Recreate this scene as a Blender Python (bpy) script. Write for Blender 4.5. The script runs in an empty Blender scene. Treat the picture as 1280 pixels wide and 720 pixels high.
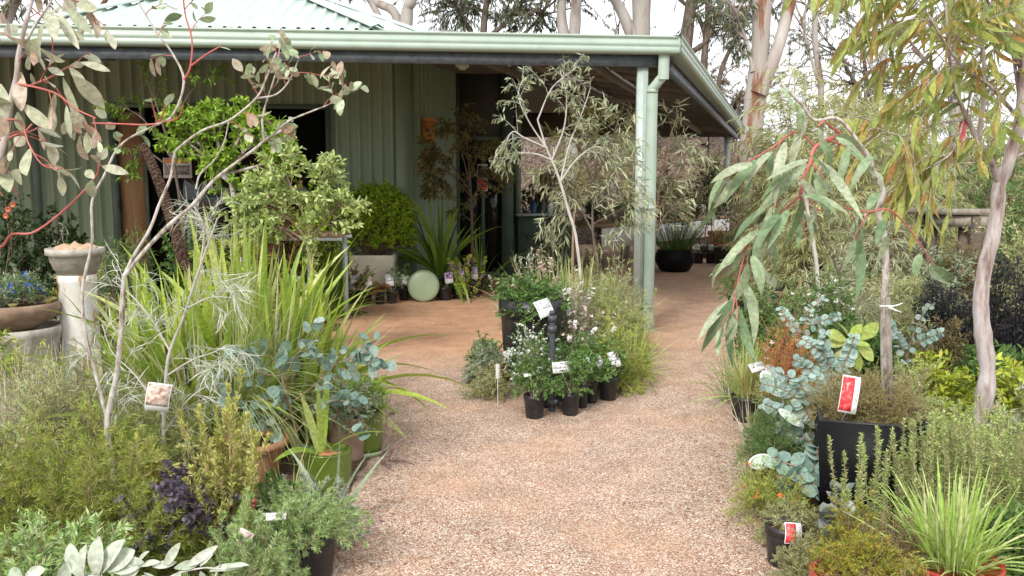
import bpy, math, random
import numpy as np
from mathutils import Vector
R = math.radians
rng = np.random.default_rng(7)
random.seed(7)
S = bpy.context.scene
COL = S.collection

# ------------------------------------------------------------------ camera
F_PX, PITCH, CAM_H = 1050.0, math.atan(125/1050), 1.45
cam = bpy.data.objects.new('camera', bpy.data.cameras.new('camera'))
COL.objects.link(cam); S.camera = cam
cam.location = (0, 0, CAM_H)
cam.rotation_euler = (R(90) - PITCH, 0, 0)
cam.data.sensor_width = 36; cam.data.lens = 36*F_PX/1280
cam.data.clip_start = .05; cam.data.clip_end = 600

# ------------------------------------------------------------------ world, sun, exposure
SUN_EL, SUN_AZ = R(40), R(203)      # azimuth clockwise from +Y: the sun stands behind and left of the viewer
w = bpy.data.worlds.new('World'); S.world = w; w.use_nodes = True
nt = w.node_tree; nt.nodes.clear()
sky = nt.nodes.new('ShaderNodeTexSky'); sky.sky_type = 'NISHITA'; sky.sun_disc = False
sky.sun_elevation = SUN_EL; sky.sun_rotation = SUN_AZ; sky.dust_density = 4; sky.air_density = 1.0
tc = nt.nodes.new('ShaderNodeTexCoord'); nz = nt.nodes.new('ShaderNodeTexNoise'); nz.inputs['Scale'].default_value = 1.6; nz.inputs['Detail'].default_value = 5
rp = nt.nodes.new('ShaderNodeValToRGB'); rp.color_ramp.elements[0].position = .3; rp.color_ramp.elements[0].color = (6.6, 6.9, 7.4, 1)
rp.color_ramp.elements[1].position = .7; rp.color_ramp.elements[1].color = (9.3, 9.3, 9.3, 1)
mx = nt.nodes.new('ShaderNodeMix'); mx.data_type = 'RGBA'; mx.inputs['Factor'].default_value = .88   # overcast: cloud over nearly all of the sky
bg = nt.nodes.new('ShaderNodeBackground'); bg.inputs['Strength'].default_value = .105
wo = nt.nodes.new('ShaderNodeOutputWorld')
L = nt.links.new
L(tc.outputs['Generated'], nz.inputs['Vector']); L(nz.outputs['Fac'], rp.inputs['Fac'])
L(sky.outputs['Color'], mx.inputs['A']); L(rp.outputs['Color'], mx.inputs['B'])
L(mx.outputs['Result'], bg.inputs['Color']); L(bg.outputs['Background'], wo.inputs['Surface'])
sl = bpy.data.lights.new('sun', 'SUN'); sl.energy = 1.8; sl.angle = R(14); sl.color = (1, .965, .9)
so = bpy.data.objects.new('sun', sl); COL.objects.link(so)
_d = Vector((math.sin(SUN_AZ)*math.cos(SUN_EL), math.cos(SUN_AZ)*math.cos(SUN_EL), math.sin(SUN_EL)))
so.rotation_euler = _d.to_track_quat('Z', 'Y').to_euler(); so.location = (0, 0, 20)
vs = S.view_settings; vs.view_transform = 'Standard'; vs.look = 'None'; vs.gamma = 1; vs.use_curve_mapping = False
vs.exposure = .9
try:
    S.cycles.max_bounces = 7; S.cycles.transparent_max_bounces = 8; S.cycles.use_denoising = True
except Exception: pass

# ------------------------------------------------------------------ where a point of the photograph stands
_cp, _sp = math.cos(PITCH), math.sin(PITCH)
def at(px, py, Y):
    u, v = px-640, 360-py
    t = Y/(_cp*F_PX + _sp*v)
    return np.array([u*t, Y, CAM_H + (_cp*v - _sp*F_PX)*t])
def grd(px, py, z=0.0):
    u, v = px-640, 360-py
    t = (CAM_H - z)/(_sp*F_PX - _cp*v)
    return np.array([u*t, (_cp*F_PX + _sp*v)*t, z])
def path(pts, Y):
    out = []
    for p in pts:
        out.append(at(p[0], p[1], p[2] if len(p) > 2 else Y))
    return np.array(out)
def px2m(n, Y): return n*Y/F_PX

# ------------------------------------------------------------------ mesh collecting
class MB:
    def __init__(s): s.v = []; s.f4 = []; s.f3 = []; s.n = 0; s.sm = []
    def add(s, V, F4=None, F3=None):
        V = np.asarray(V, float).reshape(-1, 3)
        if F4 is not None and len(F4): s.f4.append(np.asarray(F4, int).reshape(-1, 4) + s.n)
        if F3 is not None and len(F3): s.f3.append(np.asarray(F3, int).reshape(-1, 3) + s.n)
        s.v.append(V); s.n += len(V)
    def box(s, c, d, rz=0, rx=0, ry=0):
        c = np.asarray(c, float); hx, hy, hz = np.asarray(d, float)/2
        V = np.array([[x, y, z] for x in (-hx, hx) for y in (-hy, hy) for z in (-hz, hz)])
        cx, sx = math.cos(rx), math.sin(rx); V = V @ np.array([[1,0,0],[0,cx,sx],[0,-sx,cx]])
        cy, sy = math.cos(ry), math.sin(ry); V = V @ np.array([[cy,0,-sy],[0,1,0],[sy,0,cy]])
        cz, sz = math.cos(rz), math.sin(rz); V = V @ np.array([[cz,sz,0],[-sz,cz,0],[0,0,1]])
        s.add(V + c, [[0,1,3,2],[4,6,7,5],[0,4,5,1],[2,3,7,6],[0,2,6,4],[1,5,7,3]])
    def beam(s, a, b, w, h, up=(0,0,1)):
        a = np.asarray(a, float); b = np.asarray(b, float); d = b-a; d /= np.linalg.norm(d)
        up = np.asarray(up, float); x = np.cross(d, up)
        if np.linalg.norm(x) < 1e-4: x = np.cross(d, (1,0,0))
        x /= np.linalg.norm(x); y = np.cross(x, d)
        V = [p + x*i*w/2 + y*j*h/2 for p in (a, b) for i in (-1, 1) for j in (-1, 1)]
        s.add(V, [[0,2,3,1],[4,5,7,6],[0,1,5,4],[2,6,7,3],[0,4,6,2],[1,3,7,5]])
    def prism(s, prof, a, b, up=(0,0,1)):
        # prof: closed outline (side, up) swept from a to b
        a = np.asarray(a, float); b = np.asarray(b, float); d = b-a; d /= np.linalg.norm(d)
        x = np.cross(d, up); x /= np.linalg.norm(x); y = np.cross(x, d); n = len(prof)
        V = [p + x*q[0] + y*q[1] for p in (a, b) for q in prof]
        s.add(V, [[i, (i+1) % n, n+(i+1) % n, n+i] for i in range(n)])
    def lathe(s, prof, c, n=32, sq=0):
        a = np.linspace(0, 2*np.pi, n, endpoint=False); k = len(prof)
        ca, sa = np.cos(a), np.sin(a)
        if sq:
            m = (np.abs(ca)**sq + np.abs(sa)**sq)**(-1/sq); ca, sa = ca*m, sa*m
        V = np.zeros((k, n, 3))
        for i, (r, z) in enumerate(prof): V[i,:,0] = ca*r; V[i,:,1] = sa*r; V[i,:,2] = z
        I = np.arange(n); J = (I+1) % n
        Fq = np.concatenate([np.stack([i*n+I, i*n+J, (i+1)*n+J, (i+1)*n+I], 1) for i in range(k-1)])
        s.add(V.reshape(-1, 3) + np.asarray(c), Fq)
    def tubes(s, P, r0, r1, sides=6, flare=0):
        P = np.asarray(P, float)
        if P.ndim == 2: P = P[None]
        n, K, _ = P.shape
        t = np.linspace(0, 1, K)
        r0 = np.broadcast_to(np.asarray(r0, float), (n,)); r1 = np.broadcast_to(np.asarray(r1, float), (n,))
        Rr = r0[:, None]*(1-t) + r1[:, None]*t
        if flare: Rr = Rr*(1+flare*np.exp(-t*14))
        if sides >= 7 and K >= 8:
            nz_ = rng.normal(0, 1, (n, K)); nz_ = (nz_ + np.roll(nz_, 1, 1)*.8)/1.28; Rr = Rr*(1+.055*nz_)
        T = np.gradient(P, axis=1); T /= np.linalg.norm(T, axis=2, keepdims=True)+1e-9
        ref = np.tile(np.array([.31, .94, .12]), (n, 1)); ref[np.abs(T[:, 0] @ np.array([.31, .94, .12])) > .9] = (1, 0, 0)
        A = np.cross(T, ref[:, None, :]); A /= np.linalg.norm(A, axis=2, keepdims=True)+1e-9
        B = np.cross(T, A)
        ang = np.linspace(0, 2*np.pi, sides, endpoint=False)
        V = P[:, :, None, :] + Rr[:, :, None, None]*(A[:, :, None, :]*np.cos(ang)[None, None, :, None] + B[:, :, None, :]*np.sin(ang)[None, None, :, None])
        I = np.arange(sides); J = (I+1) % sides
        q = np.concatenate([np.stack([i*sides+I, i*sides+J, (i+1)*sides+J, (i+1)*sides+I], 1) for i in range(K-1)])
        Fq = (q[None] + (np.arange(n)*K*sides)[:, None, None]).reshape(-1, 4)
        s.add(V.reshape(-1, 3), Fq)
    def leaves(s, P, D, N, Ln, W, K=5, bend=.4, prof='lance', cup=.0):
        n = len(P)
        if n == 0: return
        D = D/(np.linalg.norm(D, axis=1, keepdims=True)+1e-9)
        N = N - D*np.sum(N*D, 1, keepdims=True); N /= np.linalg.norm(N, axis=1, keepdims=True)+1e-9
        Sd = np.cross(D, N)
        Ln = np.broadcast_to(np.asarray(Ln, float), (n,)); W = np.broadcast_to(np.asarray(W, float), (n,))
        if prof == 'dia':
            m = P + D*(Ln*.45)[:, None]
            V = np.stack([P, m + Sd*(W/2)[:, None], P + D*Ln[:, None] - N*(Ln*bend*.4)[:, None], m - Sd*(W/2)[:, None]], 1)
            s.add(V, np.arange(4*n).reshape(n, 4)); return
        b = np.broadcast_to(np.asarray(bend, float), (n,)); b = np.where(np.abs(b) < 1e-3, 1e-3, b)
        t = np.linspace(0, 1, K); bt = b[:, None]*t
        C = P[:, None, :] + (Ln[:, None]*np.sin(bt)/b[:, None])[:, :, None]*D[:, None, :] - (Ln[:, None]*(1-np.cos(bt))/b[:, None])[:, :, None]*N[:, None, :]
        pf = {'lance': np.sin(np.pi*np.clip(t*.97+.03, 0, 1)**.75)**.9 + .03,
              'round': np.sqrt(np.clip(1-(2*t-1)**2, 0, 1))*.98 + .03,
              'egg': np.sin(np.pi*t**1.15*.97+.06)**.75 + .02,
              'strap': np.minimum(1, (1-t)*2.6)**.8*(.75+.25*np.sin(np.pi*t)) + .01,
              'needle': np.minimum(1, (1-t)*3) + .05}[prof]
        hw = W[:, None]/2*pf[None]
        nn = -D[:, None, :]*np.sin(bt)[:, :, None]*-1*0 + (N[:, None, :]*np.cos(bt)[:, :, None] + D[:, None, :]*np.sin(bt)[:, :, None])
        Lf = C + Sd[:, None, :]*hw[:, :, None]; Rt = C - Sd[:, None, :]*hw[:, :, None]
        if cup:
            Lf = Lf + nn*(hw*cup)[:, :, None]; Rt = Rt + nn*(hw*cup)[:, :, None]
            V = np.stack([Lf, C, Rt], 2); a = 3
            q = np.concatenate([[[i*3, i*3+1, i*3+4, i*3+3], [i*3+1, i*3+2, i*3+5, i*3+4]] for i in range(K-1)])
        else:
            V = np.stack([Lf, Rt], 2); a = 2
            q = np.array([[i*2, i*2+1, i*2+3, i*2+2] for i in range(K-1)])
        s.add(V.reshape(-1, 3), (q[None] + (np.arange(n)*K*a)[:, None, None]).reshape(-1, 4))
    def blobs(s, P, r, sq=1.0):
        # small faceted balls
        P = np.asarray(P, float); n = len(P); r = np.broadcast_to(np.asarray(r, float), (n,))
        g = [(0,0,1)] + [(math.cos(a)*.9, math.sin(a)*.9, .42) for a in np.linspace(0, 2*np.pi, 6)[:5]] + [(math.cos(a+.63)*.9, math.sin(a+.63)*.9, -.42) for a in np.linspace(0, 2*np.pi, 6)[:5]] + [(0,0,-1)]
        g = np.array(g)*[1, 1, sq]
        f = [[0, 1+i, 1+(i+1) % 5] for i in range(5)] + [[1+i, 6+i, 1+(i+1) % 5] for i in range(5)] + [[1+(i+1) % 5, 6+i, 6+(i+1) % 5] for i in range(5)] + [[11, 6+(i+1) % 5, 6+i] for i in range(5)]
        jit = 1 + rng.normal(0, .12, (n, 12, 1))
        V = P[:, None, :] + g[None]*r[:, None, None]*jit
        s.add(V.reshape(-1, 3), None, (np.array(f)[None] + (np.arange(n)*12)[:, None, None]).reshape(-1, 3))
    def build(s, name, mat, parent=None, origin=(0, 0, 0), smooth=False):
        o0 = np.array(parent['_o']) if parent is not None else np.asarray(origin, float)
        V = np.concatenate(s.v) - o0
        me = bpy.data.meshes.new(name)
        f4 = np.concatenate(s.f4) if s.f4 else np.zeros((0, 4), int); f3 = np.concatenate(s.f3) if s.f3 else np.zeros((0, 3), int)
        me.vertices.add(len(V)); me.vertices.foreach_set('co', V.astype(np.float32).ravel())
        me.loops.add(f4.size + f3.size); me.loops.foreach_set('vertex_index', np.concatenate([f4.ravel(), f3.ravel()]).astype(np.int32))
        me.polygons.add(len(f4)+len(f3))
        tot = np.concatenate([np.full(len(f4), 4), np.full(len(f3), 3)]); st = np.concatenate([[0], np.cumsum(tot)[:-1]]) if len(tot) else tot
        me.polygons.foreach_set('loop_start', st.astype(np.int32)); me.polygons.foreach_set('loop_total', tot.astype(np.int32))
        if smooth: me.polygons.foreach_set('use_smooth', np.ones(len(tot), bool))
        me.update(calc_edges=True); me.validate()
        me.materials.append(mat)
        o = bpy.data.objects.new(name, me); COL.objects.link(o)
        if parent is not None:
            o.parent = parent; o['_o'] = [float(x) for x in o0]
        else:
            o.location = [float(x) for x in o0]; o['_o'] = [float(x) for x in o0]
        return o

def tag(o, label=None, cat=None, group=None, kind=None):
    for k, v in (('label', label), ('category', cat), ('group', group), ('kind', kind)):
        if v: o[k] = v
    return o
def T(name, label, cat, loc, group=None):
    o = bpy.data.objects.new(name, None); COL.objects.link(o); o.empty_display_size = .1
    loc = [float(x) for x in loc]
    o.location = loc; o['_o'] = loc
    return tag(o, label, cat, group)

# ------------------------------------------------------------------ growth
def unit(v): return v/(np.linalg.norm(v, axis=-1, keepdims=True)+1e-9)
def smooth(pts, K=14):
    pts = np.asarray(pts, float); n = len(pts)
    P = np.vstack([2*pts[0]-pts[1], pts, 2*pts[-1]-pts[-2]])
    out = []
    for s in np.linspace(0, n-1-1e-6, K):
        i = int(s); t = s-i; a, b, c, d = P[i:i+4]
        out.append(.5*((2*b)+(-a+c)*t+(2*a-5*b+4*c-d)*t*t+(-a+3*b-3*c+d)*t**3))
    return np.array(out)
def grow(B, D, Ln, K=6, grav=0., wob=.12):
    B = np.asarray(B, float); n = len(B); d = unit(np.asarray(D, float)); Ln = np.broadcast_to(np.asarray(Ln, float), (n,))
    P = [B]; st = (Ln/(K-1))[:, None]
    for i in range(K-1):
        P.append(P[-1]+d*st)
        d = unit(d + np.array([0, 0, -1])*np.asarray(grav).reshape(-1, 1)/(K-1) + rng.normal(0, wob/math.sqrt(K), (n, 3)))
    return np.stack(P, 1)
def pick(C, m, t0=0., t1=1., even=False):
    n, K, _ = C.shape
    if even: t = np.tile(np.linspace(t0, t1, m), (n, 1))
    else: t = t0+(t1-t0)*(np.arange(m)[None]+rng.random((n, m)))/m
    x = np.clip(t*(K-1), 0, K-1-1e-6); i = x.astype(int); f = (x-i)[..., None]
    a = C[np.arange(n)[:, None], i]; b = C[np.arange(n)[:, None], i+1]
    return (a*(1-f)+b*f).reshape(-1, 3), unit(b-a).reshape(-1, 3), t.reshape(-1)
def aside(Tn, ang, az=None):
    n = len(Tn); r = rng.normal(0, 1, (n, 3))
    p = unit(np.cross(Tn, r)) 
    if np.isscalar(ang): ang = np.full(n, ang)
    return unit(Tn*np.cos(ang)[:, None] + p*np.sin(ang)[:, None])
def branch(C, m, t0, t1, ang, Ln, K=5, grav=0., wob=.15, taper=.5):
    P, Tn, t = pick(C, m, t0, t1)
    a = ang + rng.normal(0, .2, len(P))
    return grow(P, aside(Tn, a), Ln*(1-taper*(t-t0)/(t1-t0+1e-6))*rng.uniform(.6, 1.25, len(P)), K, grav, wob)
def foliate(mb, C, m, t0, t1, ang, Ln, W, K=4, bend=.4, prof='lance', cup=0., droop=0., face=.6, jit=.25):
    P, Tn, t = pick(C, m, t0, t1)
    D = aside(Tn, ang + rng.normal(0, .25, len(P)))
    if droop: D = unit(D + np.array([0, 0, -droop])*rng.uniform(.5, 1.3, (len(P), 1)))
    N = unit(np.array([0, 0, face]) + rng.normal(0, .5, (len(P), 3)))
    k = rng.uniform(1-jit*1.6, 1+jit, len(P))
    mb.leaves(P, D, N, Ln*k, W*k, K, bend, prof, cup)
def dome(n, Rr, H, lo=.05):
    c = rng.uniform(lo, 1, n)**.85; s = np.sqrt(1-c*c); ph = rng.uniform(0, 2*np.pi, n); k = rng.uniform(.72, 1.06, n)
    return np.stack([Rr*s*np.cos(ph)*k, Rr*s*np.sin(ph)*k, H*c*k], 1)
def bez(A, B, C, K=7):
    t = np.linspace(0, 1, K)[None, :, None]; A, B, C = A[:, None], B[:, None], C[:, None]
    return A*(1-t)**2+2*B*t*(1-t)+C*t*t
def stems_to(base, n, Rr, H, lo=.05, br=.03, K=7, z0=0.):
    Tg = dome(n, Rr, H, lo); B = np.stack([rng.normal(0, br, n), rng.normal(0, br, n), np.full(n, z0)], 1)
    M = B*.5 + Tg*[.35, .35, .6]; M[:, 2] = np.maximum(M[:, 2], z0+.25*(H-z0))
    C = bez(B, M, Tg, K) + np.asarray(base)
    C[:, 1:-1] += rng.normal(0, .02*Rr, (n, K-2, 3))
    return C
# ------------------------------------------------------------------ materials
MATS = {}
def _new(name):
    m = bpy.data.materials.new(name); m.use_nodes = True; n = m.node_tree; n.nodes.clear()
    return m, n, n.nodes.new('ShaderNodeOutputMaterial')
def _c(c): return (c[0], c[1], c[2], 1)
def _ramp(n, stops):
    r = n.nodes.new('ShaderNodeValToRGB'); e = r.color_ramp.elements
    while len(e) < len(stops): e.new(.5)
    for k, (p, c) in enumerate(stops): e[k].position = p; e[k].color = _c(c)
    return r
def leafm(name, *cols, rough=.5, tr=.22, spec=.35):
    if name in MATS: return MATS[name]
    m, n, o = _new(name); l = n.links.new
    g = n.nodes.new('ShaderNodeNewGeometry')
    cols = [tuple(min(.82, v*(1.35 if max(c) < .45 else 1.1)) for v in c) for c in cols]
    k = len(cols); r = _ramp(n, [(i/max(1, k-1), c) for i, c in enumerate(cols)] if k > 1 else [(0, cols[0]), (1, cols[0])])
    l(g.outputs['Random Per Island'], r.inputs['Fac'])
    tx = n.nodes.new('ShaderNodeTexNoise'); tx.inputs['Scale'].default_value = 60; tx.inputs['Detail'].default_value = 5; tcn = n.nodes.new('ShaderNodeTexCoord'); l(tcn.outputs['Object'], tx.inputs['Vector'])
    hs = n.nodes.new('ShaderNodeHueSaturation'); mr = n.nodes.new('ShaderNodeMapRange'); mr.inputs['From Min'].default_value = .25; mr.inputs['From Max'].default_value = .75; mr.inputs['To Min'].default_value = .62; mr.inputs['To Max'].default_value = 1.3
    l(tx.outputs['Fac'], mr.inputs['Value']); l(mr.outputs['Result'], hs.inputs['Value']); l(r.outputs['Color'], hs.inputs['Color'])
    b = n.nodes.new('ShaderNodeBsdfPrincipled'); b.inputs['Roughness'].default_value = rough; b.inputs['Specular IOR Level'].default_value = spec
    l(hs.outputs['Color'], b.inputs['Base Color'])
    t = n.nodes.new('ShaderNodeBsdfTranslucent'); l(hs.outputs['Color'], t.inputs['Color'])
    x = n.nodes.new('ShaderNodeMixShader'); x.inputs['Fac'].default_value = tr
    l(b.outputs[0], x.inputs[1]); l(t.outputs[0], x.inputs[2]); l(x.outputs[0], o.inputs['Surface'])
    MATS[name] = m; return m
def solid(name, stops, scale=6, rough=.7, bump=.3, bscale=None, stretch=(1, 1, 1), spec=.4, metal=0, detail=6, sheen=0):
    if name in MATS: return MATS[name]
    m, n, o = _new(name); l = n.links.new
    tcn = n.nodes.new('ShaderNodeTexCoord'); mp = n.nodes.new('ShaderNodeMapping'); mp.inputs['Scale'].default_value = stretch
    l(tcn.outputs['Object'], mp.inputs['Vector'])
    tx = n.nodes.new('ShaderNodeTexNoise'); tx.inputs['Scale'].default_value = scale; tx.inputs['Detail'].default_value = detail; tx.inputs['Roughness'].default_value = .62
    l(mp.outputs[0], tx.inputs['Vector'])
    r = _ramp(n, stops); l(tx.outputs['Fac'], r.inputs['Fac'])
    b = n.nodes.new('ShaderNodeBsdfPrincipled'); b.inputs['Roughness'].default_value = rough; b.inputs['Metallic'].default_value = metal; b.inputs['Specular IOR Level'].default_value = spec
    l(r.outputs['Color'], b.inputs['Base Color'])
    if bump:
        t2 = n.nodes.new('ShaderNodeTexNoise'); t2.inputs['Scale'].default_value = bscale or scale*4; t2.inputs['Detail'].default_value = 4; l(mp.outputs[0], t2.inputs['Vector'])
        bp = n.nodes.new('ShaderNodeBump'); bp.inputs['Strength'].default_value = bump; bp.inputs['Distance'].default_value = .01
        l(t2.outputs['Fac'], bp.inputs['Height']); l(bp.outputs[0], b.inputs['Normal'])
    l(b.outputs[0], o.inputs['Surface']); MATS[name] = m; return m
def glassm():
    m, n, o = _new('dark_glass'); b = n.nodes.new('ShaderNodeBsdfPrincipled')
    b.inputs['Base Color'].default_value = (.012, .013, .012, 1); b.inputs['Roughness'].default_value = .06; b.inputs['Specular IOR Level'].default_value = .5  # near-black base puts the dark of the unlit interior into the panes
    n.links.new(b.outputs[0], o.inputs['Surface']); return m
def gravelm(name, bed=False):
    m, n, o = _new(name); l = n.links.new; N = n.nodes.new
    tcn = N('ShaderNodeTexCoord')
    v = N('ShaderNodeTexVoronoi'); v.inputs['Scale'].default_value = 185; l(tcn.outputs['Object'], v.inputs['Vector'])
    sep = N('ShaderNodeSeparateColor'); l(v.outputs['Color'], sep.inputs[0])
    gr = _ramp(n, [(0, (.17, .075, .045)), (.18, (.34, .17, .10)), (.40, (.45, .275, .185)), (.60, (.54, .38, .28)), (.8, (.65, .54, .44)), (1, (.84, .80, .73))]); l(sep.outputs[0], gr.inputs['Fac'])
    # where the fine orange granite lies: by the building, and worn lanes in the path
    rd = _ramp(n, [(0, (.44, .20, .095)), (.5, (.64, .35, .20)), (1, (.78, .53, .35))]); l(sep.outputs[1], rd.inputs['Fac'])
    sx = N('ShaderNodeSeparateXYZ'); l(tcn.outputs['Object'], sx.inputs[0])
    nz = N('ShaderNodeTexNoise'); nz.inputs['Scale'].default_value = .9; nz.inputs['Detail'].default_value = 5; l(tcn.outputs['Object'], nz.inputs['Vector'])
    ad = N('ShaderNodeMath'); ad.operation = 'MULTIPLY_ADD'; ad.inputs[1].default_value = 2.2; l(nz.outputs['Fac'], ad.inputs[0]); l(sx.outputs['Y'], ad.inputs[2])
    mr = N('ShaderNodeMapRange'); mr.inputs['From Min'].default_value = 7.0; mr.inputs['From Max'].default_value = 9.0; mr.inputs['To Max'].default_value = .92; l(ad.outputs[0], mr.inputs['Value'])
    # the far path is gravel again: less orange to the east of the post
    mrx = N('ShaderNodeMapRange'); mrx.inputs['From Min'].default_value = .8; mrx.inputs['From Max'].default_value = 2.0; mrx.inputs['To Min'].default_value = 1; mrx.inputs['To Max'].default_value = .45; l(sx.outputs['X'], mrx.inputs['Value'])
    mu = N('ShaderNodeMath'); mu.operation = 'MULTIPLY'; l(mr.outputs[0], mu.inputs[0]); l(mrx.outputs[0], mu.inputs[1])
    n2 = N('ShaderNodeTexNoise'); n2.inputs['Scale'].default_value = 1.7; n2.inputs['Detail'].default_value = 7; l(tcn.outputs['Object'], n2.inputs['Vector'])
    r2 = _ramp(n, [(.46, (0, 0, 0)), (.68, (.4, .4, .4))]); l(n2.outputs['Fac'], r2.inputs['Fac'])
    mxx = N('ShaderNodeMath'); mxx.operation = 'MAXIMUM'; l(mu.outputs[0], mxx.inputs[0]); l(r2.outputs['Color'], mxx.inputs[1])
    mix = N('ShaderNodeMix'); mix.data_type = 'RGBA'; l(mxx.outputs[0], mix.inputs['Factor']); l(gr.outputs[0], mix.inputs['A']); l(rd.outputs[0], mix.inputs['B'])
    n3 = N('ShaderNodeTexNoise'); n3.inputs['Scale'].default_value = 5; n3.inputs['Detail'].default_value = 8; l(tcn.outputs['Object'], n3.inputs['Vector'])
    m3 = N('ShaderNodeMapRange'); m3.inputs['To Min'].default_value = .62; m3.inputs['To Max'].default_value = 1.32; l(n3.outputs['Fac'], m3.inputs['Value'])
    hs = N('ShaderNodeHueSaturation'); l(m3.outputs[0], hs.inputs['Value']); l(mix.outputs['Result'], hs.inputs['Color'])
    # moss thinly here and there
    n4 = N('ShaderNodeTexNoise'); n4.inputs['Scale'].default_value = 2.3; n4.inputs['Detail'].default_value = 9; n4.inputs['Distortion'].default_value = .6; l(tcn.outputs['Object'], n4.inputs['Vector'])
    r4 = _ramp(n, [(.66, (0, 0, 0)), (.78, (.45, .45, .45))]); l(n4.outputs['Fac'], r4.inputs['Fac'])
    mm = N('ShaderNodeMix'); mm.data_type = 'RGBA'; l(r4.outputs[0], mm.inputs['Factor']); l(hs.outputs[0], mm.inputs['A']); mm.inputs['B'].default_value = (.16, .16, .06, 1)
    b = N('ShaderNodeBsdfPrincipled'); b.inputs['Roughness'].default_value = .9; b.inputs['Specular IOR Level'].default_value = .2; l(mm.outputs['Result'], b.inputs['Base Color'])
    bp = N('ShaderNodeBump'); bp.inputs['Strength'].default_value = .9; bp.inputs['Distance'].default_value = .006; bp.invert = True
    l(v.outputs['Distance'], bp.inputs['Height'])
    bp2 = N('ShaderNodeBump'); bp2.inputs['Strength'].default_value = .5; bp2.inputs['Distance'].default_value = .05; l(n3.outputs['Fac'], bp2.inputs['Height']); l(bp.outputs[0], bp2.inputs['Normal'])
    l(bp2.outputs[0], b.inputs['Normal']); l(b.outputs[0], o.inputs['Surface']); return m

M_gravel = gravelm('gravel')
M_mulch = solid('mulch', [(.25, (.05, .03, .02)), (.5, (.13, .08, .055)), (.75, (.26, .18, .14))], scale=55, bump=1, bscale=70, rough=.95, spec=.1)
M_bank = solid('bank_mulch', [(.34, (.03, .02, .016)), (.5, (.12, .085, .068)), (.66, (.27, .21, .175))], scale=9, bump=1, bscale=16, rough=.95, spec=.1, detail=10)
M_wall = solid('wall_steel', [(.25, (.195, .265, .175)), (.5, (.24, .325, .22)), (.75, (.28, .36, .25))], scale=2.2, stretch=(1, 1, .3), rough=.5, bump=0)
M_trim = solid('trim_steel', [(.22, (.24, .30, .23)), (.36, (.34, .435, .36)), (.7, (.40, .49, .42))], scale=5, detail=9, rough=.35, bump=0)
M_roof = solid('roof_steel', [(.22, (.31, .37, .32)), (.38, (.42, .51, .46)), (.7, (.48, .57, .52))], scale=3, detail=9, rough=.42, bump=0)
M_galv = solid('galvanised', [(.3, (.38, .46, .42)), (.7, (.50, .58, .54))], scale=14, rough=.45, bump=.05, metal=.1)
M_galvdk = solid('galvanised_beam', [(.3, (.10, .12, .14)), (.7, (.2, .23, .26))], scale=14, rough=.4, bump=.05, metal=.3)
M_soffit = solid('soffit', [(.3, (.25, .215, .19)), (.7, (.33, .29, .26))], scale=2.5, rough=.8, bump=.05)
M_raft = solid('rafter', [(.3, (.15, .14, .13)), (.7, (.24, .225, .21))], scale=5, rough=.8, bump=.1)
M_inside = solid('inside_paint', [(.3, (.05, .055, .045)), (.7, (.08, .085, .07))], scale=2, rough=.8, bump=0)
M_glass = glassm()
M_tan = solid('tan_panel', [(.3, (.30, .17, .085)), (.7, (.42, .25, .13))], scale=4, stretch=(6, 6, .6), rough=.6, bump=.1)
M_dkgreen = solid('dark_green_paint', [(.3, (.07, .11, .09)), (.7, (.10, .15, .12))], scale=3, rough=.5, bump=0)
M_black = solid('black_plastic', [(.35, (.010, .010, .011)), (.6, (.03, .028, .027)), (.8, (.075, .065, .055))], scale=16, rough=.42, bump=.08)
M_glazeblk = solid('black_glaze', [(.3, (.006, .006, .007)), (.8, (.014, .014, .016))], scale=4, rough=.5, bump=0, spec=.12)
M_terra = solid('terracotta', [(.3, (.33, .15, .08)), (.6, (.46, .24, .14)), (.8, (.55, .36, .25))], scale=9, rough=.85, bump=.15)
M_terradk = solid('weathered_clay', [(.3, (.15, .10, .07)), (.55, (.28, .19, .13)), (.8, (.42, .33, .25))], scale=7, rough=.8, bump=.2)
M_grglaze = solid('green_glaze', [(.3, (.055, .09, .01)), (.6, (.12, .17, .025)), (.85, (.22, .24, .08))], scale=5, rough=.22, bump=.05, spec=.55)
M_sage = solid('sage_glaze', [(.3, (.27, .35, .20)), (.7, (.36, .43, .27))], scale=5, rough=.35, bump=.05)
M_cream = solid('cream_pot', [(.3, (.70, .62, .47)), (.7, (.82, .78, .66))], scale=5, rough=.55, bump=.05)
M_conc = solid('old_concrete', [(.25, (.22, .20, .17)), (.5, (.42, .38, .33)), (.8, (.60, .57, .51))], scale=11, rough=.9, bump=.4)
M_stonebowl = solid('stone_bowl', [(.3, (.30, .27, .23)), (.7, (.52, .48, .42))], scale=16, rough=.85, bump=.3)
M_peel = solid('peeling_paint', [(.40, (.78, .77, .73)), (.52, (.74, .70, .62)), (.56, (.42, .26, .13)), (.75, (.28, .17, .09))], scale=4.2, stretch=(1.4, 1.4, .6), rough=.75, bump=.5, bscale=12)
M_rock = solid('warm_rock', [(.3, (.40, .24, .14)), (.7, (.62, .46, .32))], scale=18, rough=.85, bump=.3)
M_soil = solid('potting_soil', [(.3, (.03, .02, .014)), (.7, (.12, .075, .05))], scale=60, rough=.95, bump=1, spec=.1)
M_chips = solid('orange_chips', [(.3, (.40, .13, .05)), (.7, (.62, .28, .14))], scale=40, rough=.9, bump=.6)
M_wood = solid('grey_wood', [(.3, (.16, .135, .11)), (.7, (.36, .32, .27))], scale=24, stretch=(.5, 1, .5), rough=.85, bump=.4)
M_pallet = solid('slat_wood', [(.3, (.25, .15, .08)), (.7, (.48, .33, .2))], scale=7, stretch=(1, 6, 6), rough=.8, bump=.3)
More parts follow.
